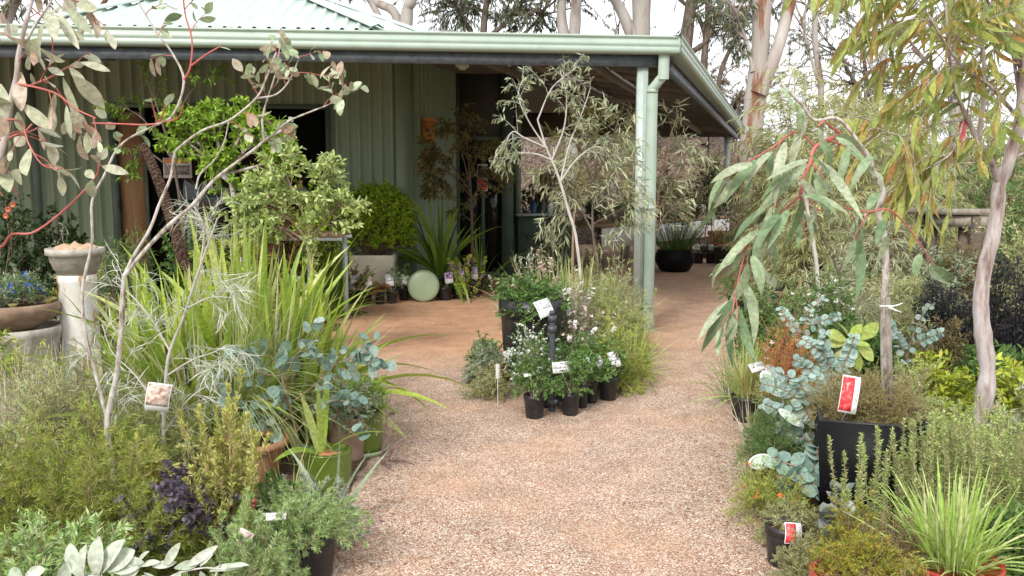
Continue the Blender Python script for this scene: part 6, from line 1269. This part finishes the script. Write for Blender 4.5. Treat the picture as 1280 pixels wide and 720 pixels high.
q0 = np.array([at(l[0], l[1], 3.25+rng.normal(0, .06)) for l in LV]); q1 = np.array([at(l[2], l[3], 3.22+rng.normal(0, .09)) for l in LV])
ml.leaves(q0, q1-q0, unit(np.tile([0, -.6, .8], (len(LV), 1))+rng.normal(0, .45, (len(LV), 3))), np.linalg.norm(q1-q0, axis=1)*1.08, np.array([px2m(l[4]*.78, 3.25) for l in LV]), 10, rng.uniform(.4, 1.5, len(LV)), 'lance', .22)
A = np.stack([Cd[i] for i in (3, 5, 9, 10, 1, 6)]); Tw = branch(A, 3, .3, 1, .7, .12, 6, 1.2, .2, .2); mr2.tubes(Tw, .0022, .0014, 4); foliate(ml, Tw, 2, .4, 1, .6, .16, .026, 9, .9, 'lance', .2, .9)
mw.build('trunk', B_white, t, smooth=True); mr2.build('twigs', B_red, t, smooth=True); ml.build('crown', G_gumbig, t)
tt = T('garden_stake', 'thin timber stake holding up the arched gum', 'stake', c+[.02, 0, hp-.08]); m = MB(); a_ = at(1116, 560, 3.78); a2 = at(1109, 372, 3.62); m.beam(a_, a2, .02, .02); m.build('stake', M_wood, tt)
m = MB(); q = at(1107, 383, 3.62); m.tubes(smooth([q+[-.025, 0, .0], q+[0, -.03, .006], q+[.028, 0, .0], q+[0, .03, -.004], q+[-.025, 0, 0]], 16), .004, .004, 6); m.tubes(smooth([q+[0, -.03, 0], q+[.03, -.045, .012], q+[.055, -.04, .02]], 6), .004, .002, 5); m.tubes(smooth([q+[0, -.03, 0], q+[.03, -.045, -.012], q+[.05, -.04, -.02]], 6), .004, .002, 5); m.build('tie', M_white, tt)
# gum with thick trunk and autumn leaves
TR = [[(1228, 545), (1230, 500), (1234, 460), (1229, 420), (1226, 380), (1230, 340), (1240, 300), (1247, 262), (1249, 232), (1262, 200), (1275, 150), (1280, 90), (1276, 30), (1282, -60)],
 [(1247, 225), (1238, 200), (1222, 175), (1205, 140), (1196, 118), (1170, 90), (1140, 60)], [(1222, 175), (1230, 120), (1228, 60), (1215, 0), (1200, -60)], [(1205, 150), (1170, 155), (1130, 170), (1095, 160)], [(1275, 150), (1240, 110), (1200, 80), (1160, 20)], [(1279, 90), (1250, 40), (1225, -20), (1190, -60)], [(1282, 160), (1310, 100), (1340, 30), (1350, -60)], [(1196, 118), (1185, 60), (1180, 0), (1150, -50)], [(1170, 90), (1120, 30), (1090, -20), (1070, -50)], [(1276, 130), (1265, 60), (1255, 0), (1270, -60)], [(1205, 150), (1190, 190), (1160, 210)], [(1262, 200), (1300, 180), (1330, 150)], [(1228, 60), (1180, 40), (1130, 0), (1100, -40)]]
rr_ = [(22, 12), (8, 3), (6, 3), (3, 1.6), (5, 2), (5, 2), (7, 3), (3, 2), (3, 1.6), (5, 2), (2.6, 1.4), (5, 2), (3, 1.6)]
t = T('gum_tree', 'smooth pinkish trunked gum hung with long green, yellow and orange leaves', 'tree', gb(1226, 4.2)); ms, ml = MB(), MB(); Cd = []
for i, pts in enumerate(TR):
    n_ = len(pts); o1 = [.1, -.3, -.1, -.3, -.5, -.2, .2, -.4, -.5, .2, -.3, 0, -.3][i]; o0 = [0, .05, -.05, -.1, .05, .1, .08, -.3, -.25, .08, -.1, .06, -.08][i]
    Pp = np.array([at(p[0], p[1], 4.2+o0+(o1-o0)*k/(n_-1)) for k, p in enumerate(pts)])
    if i == 0: Pp[0] = gb(1226, 4.2)
    s = smooth(Pp, 4*n_); ms.tubes(s, px2m(rr_[i][0]/2, 4.2), px2m(rr_[i][1]/2, 4.2), 14 if i == 0 else 8); Cd.append(smooth(s, 14))
A = np.stack([Cd[i] for i in (1, 2, 3, 4, 5, 6, 7, 8, 9, 10, 11, 12)]); Br = branch(A, 11, .2, 1, .7, .42, 7, 1.1, .18, .2); ms.tubes(Br, .003, .0015, 4); foliate(ml, Br, 10, .1, 1, .5, .15, .024, 8, .5, 'lance', .15, 1.3, .1)
Tp = Cd[0][10:][None]; Br = branch(Tp, 12, .1, 1, .9, .4, 7, 1.1, .18, .2); ms.tubes(Br, .0035, .002, 4); foliate(ml, Br, 12, .1, 1, .5, .16, .023, 8, .5, 'lance', .15, 1.3, .1)
ms.build('trunk', B_pinkgrey, t, smooth=True); ml.build('crown', G_autumn, t)
m = MB(); q = at(1203, 150, 4.1); m.leaves(np.array([q, q+[.01, 0, 0]]), np.array([[.1, 0, -1.], [-.15, -.1, -1]]), np.array([[0, -1., 0], [0.3, -1, 0]]), .11, .035, 6, .3, 'strap'); m.build('ribbon', leafm('pink_ribbon', (.8, .12, .12), (.8, .16, .18)), t)
# dark shade mesh like dead shrub
for px, Y, top, wp, lb in ((1262, 6.3, 292, 120, 'tangled near black twiggy shrub right of the thick trunk'), (1185, 6.6, 330, 100, 'tangled near black twiggy shrub left of the thick trunk'), (1330, 6.2, 280, 120, 'tangled near black twiggy shrub at the far right edge')):
    b = gb(px, Y); t = T('dark_twiggy_shrub', lb, 'shrub', b, 'black twiggy shrubs'); ms, ml = MB(), MB(); C = stems_to(b, 46, px2m(wp/2, Y), at(px, top, Y)[2], .0, .12); ms.tubes(C, .006, .002, 4); Br = branch(C, 9, .2, 1, .9, .22, 5, 0, .35, .2); ms.tubes(Br, .002, .001, 3); Tw = branch(Br, 4, .1, 1, .9, .1, 4, 0, .3, .2); ms.tubes(Tw, .0012, .0008, 3); foliate(ml, Br, 12, 0, 1, .9, .03, .012, 3, .4, 'egg'); done(t, ms, G_darktwig, ml, G_darktwig)
# yellow green shrub by the trunk
for px, Y, top, wp, lb in ((1185, 4.8, 445, 90, 'yellow green leafed shrub just left of the thick trunk'), (1268, 4.5, 455, 90, 'yellow green shrub with cream flowers right of the thick trunk')):
    b = gb(px, Y); t = T('yellow_shrub', lb, 'shrub', b, GRt); ms, ml = MB(), MB(); C, Br = shrub(ms, ml, b, px2m(wp/2, Y), at(px, top, Y)[2], 34, 6, 12, .05, .017, 'egg', 4, r0=.004, lo=.1); done(t, ms, B_tan, ml, G_nand)
    if px > 1200: flowers(C, 2, .9, 1, .016, W_flower, t)
# rosemary like shrubs
for px, Y, tops, wp, lb, n in ((1075, 3.15, (530, 600), 34, 'pale rosemary like shrub standing closest in front of the black planter', 9), (1112, 3.2, (540, 610), 30, 'second pale rosemary like shrub before the planter', 8), (1165, 3.25, (520, 580), 80, 'rosemary like shrub covering the right corner of the planter', 22), (1225, 3.2, (515, 560), 90, 'large rosemary like shrub below the thick gum trunk', 28), (1290, 3.2, (520, 560), 90, 'rosemary like shrub at the right hand edge', 28), (1200, 3.6, (505, 540), 90, 'rosemary like shrub behind the others at the trunk foot', 22), (1262, 3.7, (500, 540), 90, 'rosemary like shrub behind, under the yellow green shrub', 22)):
    b = gb(px, Y); t = T('rosemary_like_shrub', lb, 'shrub', b, 'rosemary like shrubs of the right foreground'); ms, ml = MB(), MB(); h1, h0 = at(px, tops[0], Y)[2], at(px, tops[1], Y)[2]*.8
    C = spires(ms, ml, b, int(n*1.5) if wp < 60 else int(n*2.6), px2m(wp/2, Y)*(1.2 if wp < 60 else 1.35), h0*.9, h1*1.02, 280, .0165, .0034, splay=.12, side=0, tipn=24, lang=.95, r=.0028); done(t, ms, B_tan, ml, G_rose)
# grass in a red pot, heath, mossy heath
b = gb(1212, 2.72); t = T('potted_grass', 'bright green grass fanning out of a red glazed pot', 'potted plant', b, GRt); z = potpart(t, b, .16, .2, M_redpot, 'cyl'); ml = MB(); straps(ml, b+[0, 0, z], 260, .2, .38, .008, .9, .75, .1, 'strap', 9, cup=.2); ml.build('foliage', leafm('bright_grass', (.20, .32, .05), (.30, .42, .09), (.42, .52, .18), (.50, .52, .26)), t)
mound('brown green heath mound between the bright grass and the succulents', 1130, 2.75, 640, 110, G_brownf, .012, .002, 'dia', ns=90, nb=7, m=30, group=GRt, lo=.1, bl=.3, cat='shrub')
b = gb(1082, 2.62); t = T('potted_heath', 'mossy green and orange heath in a bright red pot', 'potted plant', b, GRt); z = potpart(t, b, .13, .2, M_redpot, 'cyl'); ms, ml = MB(), MB(); shrub(ms, ml, b+[.02, 0, z], .17, .16, 90, 6, 28, .012, .0022, 'dia', lo=-.1, r0=.0015); done(t, ms, B_tan, ml, G_mossy)
mound('mossy yellow green heath behind the red pot', 1090, 2.95, 612, 90, G_mossy, .014, .0024, 'dia', ns=90, nb=6, m=30, group=GRt, lo=.1, bl=.3)
mound('mossy green heath in the lower corner beside the red glazed pot', 1160, 2.5, 690, 90, G_mossy, .014, .0024, 'dia', ns=80, nb=6, m=28, group=GRt, lo=.1, bl=.3)
simple('leafy_shrub', 'deep green filler plant at the lower right corner', 'plant', 1290, 2.8, 640, 110, G_green, ns=40, nb=6, m=20, L_=.05, W=.01, prof='lance', group=GRt)
b = gb(993, 3.12); t = T('nursery_pot', 'black nursery pot with a red picture card at the path edge', 'potted plant', b); z = potpart(t, b, .075, .16); cardtag(t, at(992, 667, 3.03), px2m(23, 3.03), px2m(27, 3.03), P_red, .15, -.3, -.12, base=b+[0, -.03, z], half=.95, side=.3)
ms, ml = MB(), MB(); shrub(ms, ml, b+[.0, 0, z], .07, .08, 14, 4, 10, .015, .003, 'lance', r0=.0015); done(t, ms, B_tan, ml, G_grevpale)
mound('grey green heath in front of the red pot', 1022, 2.9, 670, 84, G_grevpale, .013, .0022, 'dia', ns=80, nb=6, m=28, group=GRt, lo=.0, bl=.3)
b = gb(970, 3.55); t = T('orange_flowering_shrub', 'low fine shrub with orange flowers leaning over the path', 'shrub', b, GRt); ms, ml = MB(), MB(); C, Br = shrub(ms, ml, b, .2, .25, 60, 6, 24, .02, .0025, 'dia', r0=.002, lo=.0); done(t, ms, B_tan, ml, G_feather); flowers(C[:24], 1, .95, 1, .013, O_flower, t, pw=.9)
mound('fine grey green shrub under the orange flowers', 1000, 3.3, 625, 90, G_grevpale, .016, .0026, 'dia', ns=80, nb=6, m=28, group=GRt, lo=.0, bl=.3)
# succulents
for px, py, Y, s_, lb in ((1050, 628, 3.25, .06, 'grey paddle leaved succulent against the planter side'), (1034, 658, 3.1, .055, 'grey paddle leaved succulent nearer the red card'), (1062, 655, 3.05, .045, 'small grey succulent beside the mossy heath')):
    q = at(px, py, Y); b = np.array([q[0], Y, 0]); t = T('succulent', lb, 'succulent', b, 'grey succulents by the planter'); m = MB(); m.tubes(np.array([b, (b+q)/2, q]), .008, .006, 6); m.build('stem', B_tan, t); m = MB(); a = rng.uniform(0, 6.28, 22); zz = rng.uniform(-.1, .04, 22)
    m.leaves(np.tile(q, (22, 1))+np.stack([0*a, 0*a, zz], 1), np.stack([np.cos(a), np.sin(a), rng.uniform(.2, 1.2, 22)], 1), np.tile([0, 0, 1.], (22, 1)), s_*1.2, s_*.9, 6, -.4, 'round', .25); m.build('foliage', G_succ, t)
# dark fine plant with clear oval cards
for px, py, w_, h_, ro, Y, lb in ((965, 480, 22, 40, .5, 4.3, 'fine dark leaved plant with the upper clear oval card'), (962, 508, 20, 16, .2, 4.1, 'fine dark leaved plant with the middle clear oval card'), (988, 522, 14, 34, .8, 3.95, 'fine dark leaved plant with a narrow leaning card'), (951, 577, 34, 20, .25, 3.75, 'fine dark leaved plant with the lowest, largest oval card')):
    b = gb(px+22, Y+.12); t = T('carded_plant', lb, 'potted plant', b, 'dark fine plants with oval cards'); z = potpart(t, b, .1, .17); ms, ml = MB(), MB(); shrub(ms, ml, b+[0, 0, z], .17, .22, 40, 5, 22, .028, .003, 'lance', r0=.002, lo=-.2); done(t, ms, B_tan, ml, G_green); cardtag(t, at(px, py, Y-.05), px2m(w_, Y), px2m(h_, Y), P_green, .1, -.7, ro, base=b+[0, -.05, z], round_=True)
# blue gum seedlings with round paired leaves
def bluegum(label, polys, Y, lf=G_bluepale, L_=.055, n=11):
    b = gb(polys[0][0][0], Y); t = T('blue_gum_seedling', label, 'tree', b, 'blue leaved gum seedlings in the right bed'); ms, ml = MB(), MB(); C = []
    for i, pts in enumerate(polys):
        Pp = path(pts, Y); 
        if i == 0: Pp[0] = b
        s = smooth(Pp, 14); ms.tubes(s, .006, .003, 6); C.append(s)
    C = np.stack(C); P_, Tn, tt_ = pick(C, n, .2, 1, True)
    for sgn in (1, -1):
        sd_ = unit(np.cross(Tn, [0, -1, .3]))*sgn; k = (1.15-.5*tt_)
        ml.leaves(P_, sd_+Tn*.25+rng.normal(0, .4, P_.shape), np.tile([0, -.4, 1.], (len(P_), 1))+rng.normal(0, .6, P_.shape), L_*k, L_*1.0*k, 6, .3, 'round', .1)
    done(t, ms, B_tan, ml, lf); return t
bluegum('pale blue round leaved gum seedling leaning left of the black planter', [[(1030, 600), (1010, 520), (985, 490), (955, 480)], [(1015, 535), (990, 520), (955, 505)], [(1018, 520), (1000, 480), (970, 465)], [(1024, 560), (1000, 545), (975, 535)], [(1020, 530), (1035, 500), (1020, 470)]], 3.95)
bluegum('pale blue round leaved gum seedling above the red planter card', [[(1045, 520), (1040, 470), (1025, 440), (1005, 425)], [(1042, 480), (1060, 445), (1068, 420)], [(1040, 470), (1030, 440), (1032, 415)], [(1042, 490), (1015, 465), (995, 450)]], 4.5)
bluegum('blue green gum seedling behind the white stake', [[(1000, 470), (1005, 420), (1010, 390), (1030, 375)], [(1005, 425), (985, 400), (975, 385)], [(1008, 410), (1030, 400), (1050, 395)]], 5.2, L_=.045)
bluegum('blue green gum seedling tucked behind the arched gum stem', [[(1130, 520), (1135, 440), (1150, 400), (1165, 380)], [(1135, 450), (1120, 420), (1110, 400)], [(1140, 430), (1165, 420), (1178, 415)]], 5.0, L_=.045)
bluegum('low round leaved gum seedling beneath the planter corner', [[(1010, 640), (1000, 590), (985, 580), (965, 572)], [(1004, 600), (1018, 580), (1022, 560)], [(1006, 610), (990, 600), (975, 600)], [(1008, 620), (1020, 600), (1028, 592)]], 3.6, G_blue, .075, 7)
# orange feathery plants, grass with cards
b = gb(985, 5.1); t = T('orange_feathery_plant', 'glowing orange feathery plant behind the white cards', 'shrub', b, GRt); ms, ml = MB(), MB(); feathery(ms, ml, b, 60, .3, at(985, 400, 5.1)[2], 12, .12, 24, .016, .0022, .1); done(t, ms, B_red, ml, G_orangef)
mound('yellow green fine plant below the orange feathery one', 985, 4.6, 468, 90, G_grevpale, .025, .003, ns=60, group=GRt)
b = gb(938, 5.15); t = T('carded_grass', 'green grass tuft in a black pot with two white cards', 'potted plant', b, GRt); z = potpart(t, b, .1, .16); ml = MB(); straps(ml, b+[0, 0, z], 240, .2, .45, .005, 1.1, .7, .07, 'needle', 7, cup=0); ml.build('foliage', G_straw, t); cardtag(t, at(946, 458, 5.0), px2m(20, 5), px2m(13, 5), P_grey, .1, -.8, .25); cardtag(t, at(962, 463, 5.0), px2m(18, 5), px2m(16, 5), P_grey, .2, -.8, .5)
strapclump('low_grass', 'dark green grass tuft at the path edge below the long drooping leaves', 925, 5.6, 140, .2, .42, .006, G_green, 1.1, .7, GRt, prof='needle', K=7, br=.1, cup=0, cat='grass')
strapclump('low_grass', 'thin brownish grass on the path edge left of the oval cards', 950, 4.6, 90, .15, .34, .004, G_dry, 1.3, .8, GRt, prof='needle', K=7, br=.1, cup=0, cat='grass')
strapclump('low_grass', 'fine grass left of the lowest oval card', 948, 3.95, 60, .15, .34, .004, G_straw, 1.3, .8, GRt, prof='needle', K=7, br=.1, cup=0, cat='grass')
b = grd(968, 440); b[2] = 0; t = T('clay_bowl', 'low reddish clay bowl half hidden behind the orange feathery plant', 'pot', b); potpart(t, b, .17, .2, M_terradk, 'rim')
b = grd(925, 395); b[2] = 0; t = T('nursery_tub', 'black tub in shade behind the hanging gum leaves', 'potted plant', b); z = potpart(t, b, .14, .22); ms, ml = MB(), MB(); shrub(ms, ml, b+[0, 0, z], .3, .4, 30, 5, 16, .03, .01, r0=.003); done(t, ms, B_tan, ml, G_green)
b = grd(985, 372); b[2] = .0; t = T('plastic_tray', 'dark blue plastic tray of seedlings by the far path', 'tray', b)
m = MB(); m.box(b+[0, 0, .12], (.6, .34, .02)); 
for sx, sy, dx_, dy_ in ((0, -.18, .62, .02), (0, .18, .62, .02), (-.31, 0, .02, .36), (.31, 0, .02, .36)): m.box(b+[sx, sy, .17], (dx_, dy_, .12))
for sx in (-.25, .25):
    for sy in (-.13, .13): m.box(b+[sx, sy, .055], (.04, .04, .11))
m.build('tray', M_blue, t)
for px, Y, top, wp, lb, fm_ in ((1005, 6.6, 352, 90, 'herb with small white flowers by the blue tray', W_flower), (1045, 6.0, 345, 90, 'leafy herb with white flowers behind the round yellow leaves', W_flower), (955, 7.0, 345, 70, 'green herb left of the blue tray', None), (975, 6.0, 385, 80, 'mixed green herb behind the clay bowl', W_flower)):
    b = gb(px, Y); t = T('flowering_herb', lb, 'plant', b, GRt); ms, ml = MB(), MB(); C, Br = shrub(ms, ml, b, px2m(wp/2, Y), at(px, top, Y)[2], 36, 6, 16, .035, .013, r0=.003, lo=0); done(t, ms, B_tan, ml, G_green)
    if fm_: flowers(C, 1, .92, 1, .022, fm_, t)
# yellow green round leaves on a white stake
b = gb(1057, 4.7); t = T('yellow_leaf_seedling', 'seedling with large yellow green round leaves tied to a white stake', 'plant', b, GRt); m = MB(); s = smooth([b, at(1057, 470, 4.7), at(1060, 425, 4.7)], 8); m.tubes(s, .011, .008, 8); m.build('stake', M_white, t)
LV = [(1058, 425, 1032, 412, 26), (1058, 428, 1028, 428, 20), (1060, 420, 1046, 392, 20), (1062, 425, 1078, 402, 18), (1070, 430, 1100, 452, 30), (1075, 425, 1102, 400, 24), (1062, 432, 1080, 470, 22), (1056, 435, 1040, 460, 18), (1064, 430, 1092, 428, 20)]
q0 = np.array([at(l[0], l[1], 4.65) for l in LV]); q1 = np.array([at(l[2], l[3], 4.6) for l in LV]); ml = MB(); ml.leaves(q0, q1-q0, np.tile([0, -.7, .7], (len(LV), 1))+rng.normal(0, .3, (len(LV), 3)), np.linalg.norm(q1-q0, axis=1)*.85, np.array([px2m(l[4]*.7, 4.65) for l in LV]), 8, .4, 'egg', .15); ml.build('foliage', G_yellow, t)
# white stick sapling further back
limbtree('thin_sapling', 'bare pale stick like sapling standing behind the drooping leaves', 'tree', [[(1030, 385), (1022, 345), (1014, 290), (1006, 240), (1002, 205)], [(1008, 255), (1020, 225), (1028, 200)], [(1006, 240), (990, 215), (985, 195)]], 6.4, G_grevpale, B_silver, r=[(6, 3.5), (3, 1.5), (3, 1.5)], sub=(6, .2, .5), m=5, L_=.08, W=.009, prof='lance', droop=.5, grav=.8, tstart=.4)
limbtree('thin_sapling', 'dark bare stemmed sapling right of the pale stick like one', 'tree', [[(1062, 410), (1050, 350), (1030, 300), (1020, 260)], [(1048, 340), (1070, 300), (1080, 270)]], 6.6, G_grevpale, B_dark, r=[(4, 2), (3, 1.5)], sub=(6, .2, .5), m=5, L_=.08, W=.009, prof='lance', droop=.5, grav=.8, tstart=.4)
# fillers between
for px, Y, top, wp, lf, L_, W_, lb in ((1085, 5.4, 400, 110, G_green, .05, .02, 'leafy green filler shrub behind the black planter'), (1120, 6.0, 370, 110, G_grevpale, .06, .007, 'wispy green shrub behind the arched gum stem'), (1075, 6.6, 345, 120, G_willow, .06, .007, 'pale wispy shrub beyond the yellow round leaves'), (1030, 5.2, 430, 90, G_grey, .03, .012, 'grey leafed herb left of the white stake'), (1150, 4.6, 440, 80, G_rose, .02, .005, 'soft pale green shoots behind the right half of the planter'), (1135, 7.0, 330, 110, G_grevpale, .08, .007, 'thin leaved green shrub before the timber bench'), (1050, 7.6, 310, 110, G_willow, .06, .01, 'grey green shrub between the two thin saplings'), (1240, 5.2, 440, 110, G_green, .05, .018, 'deep green shrub low behind the thick trunk'), (1185, 5.6, 400, 70, G_brownf, .04, .01, 'reddish brown thin shrub left of the thick trunk')):
    simple('filler_shrub', lb, 'shrub', px, Y, top, wp, lf, ns=40, nb=6, m=18, L_=L_, W=W_, prof='lance' if W_ < .01 else 'egg', group=GRt, r0=.004)
# ------------------------------------------------------------------ bed edges running on out of frame
for px, Y, top, wp, lf, lb in ((1300, 5.2, 430, 170, G_green, 'deep green shrub at the right frame edge before the black twigs'), (1330, 7.6, 240, 230, G_grevpale, 'tall pale shrub at the right frame edge behind the black twigs'), (1320, 4.1, 480, 150, G_willow, 'grey green shrub low at the right frame edge beside the cream flowers'), (1330, 9.5, 190, 240, G_green, 'tall green shrub at the far right edge beyond the bench'), (-40, 5.2, 430, 190, G_feather, 'wiry shrub at the left frame edge before the clay bowl'), (-60, 3.4, 520, 190, G_grevpale, 'pale green shrub at the left frame edge beside the grevilleas'), (-50, 7.0, 330, 170, G_green, 'green shrub at the left frame edge behind the planted bowl')):
    simple('edge_shrub', lb, 'shrub', px, Y, top, wp, lf, ns=44, nb=7, m=18, L_=.045, W=.014, prof='egg', group='shrubs along the frame edges', r0=.004)
# gutter litter and roof screws on the shed
m = MB(); n = 130; t_ = rng.random(n); P_ = np.array([[*(C0-fd*11*k)-fn*rng.uniform(-.02, .1), ZG+.172] for k in t_]); a = rng.uniform(0, 6.28, n)
m.leaves(P_, np.stack([np.cos(a), np.sin(a)*.3, rng.uniform(-.1, .5, n)], 1), np.tile([0, 0, 1.], (n, 1)), rng.uniform(.03, .09, n), .012, 4, .5, 'lance')
tag(m.build('gutter_litter', B_litter), kind='stuff', label='fallen gum leaves caught along the lip of the gutter', cat='leaf litter')
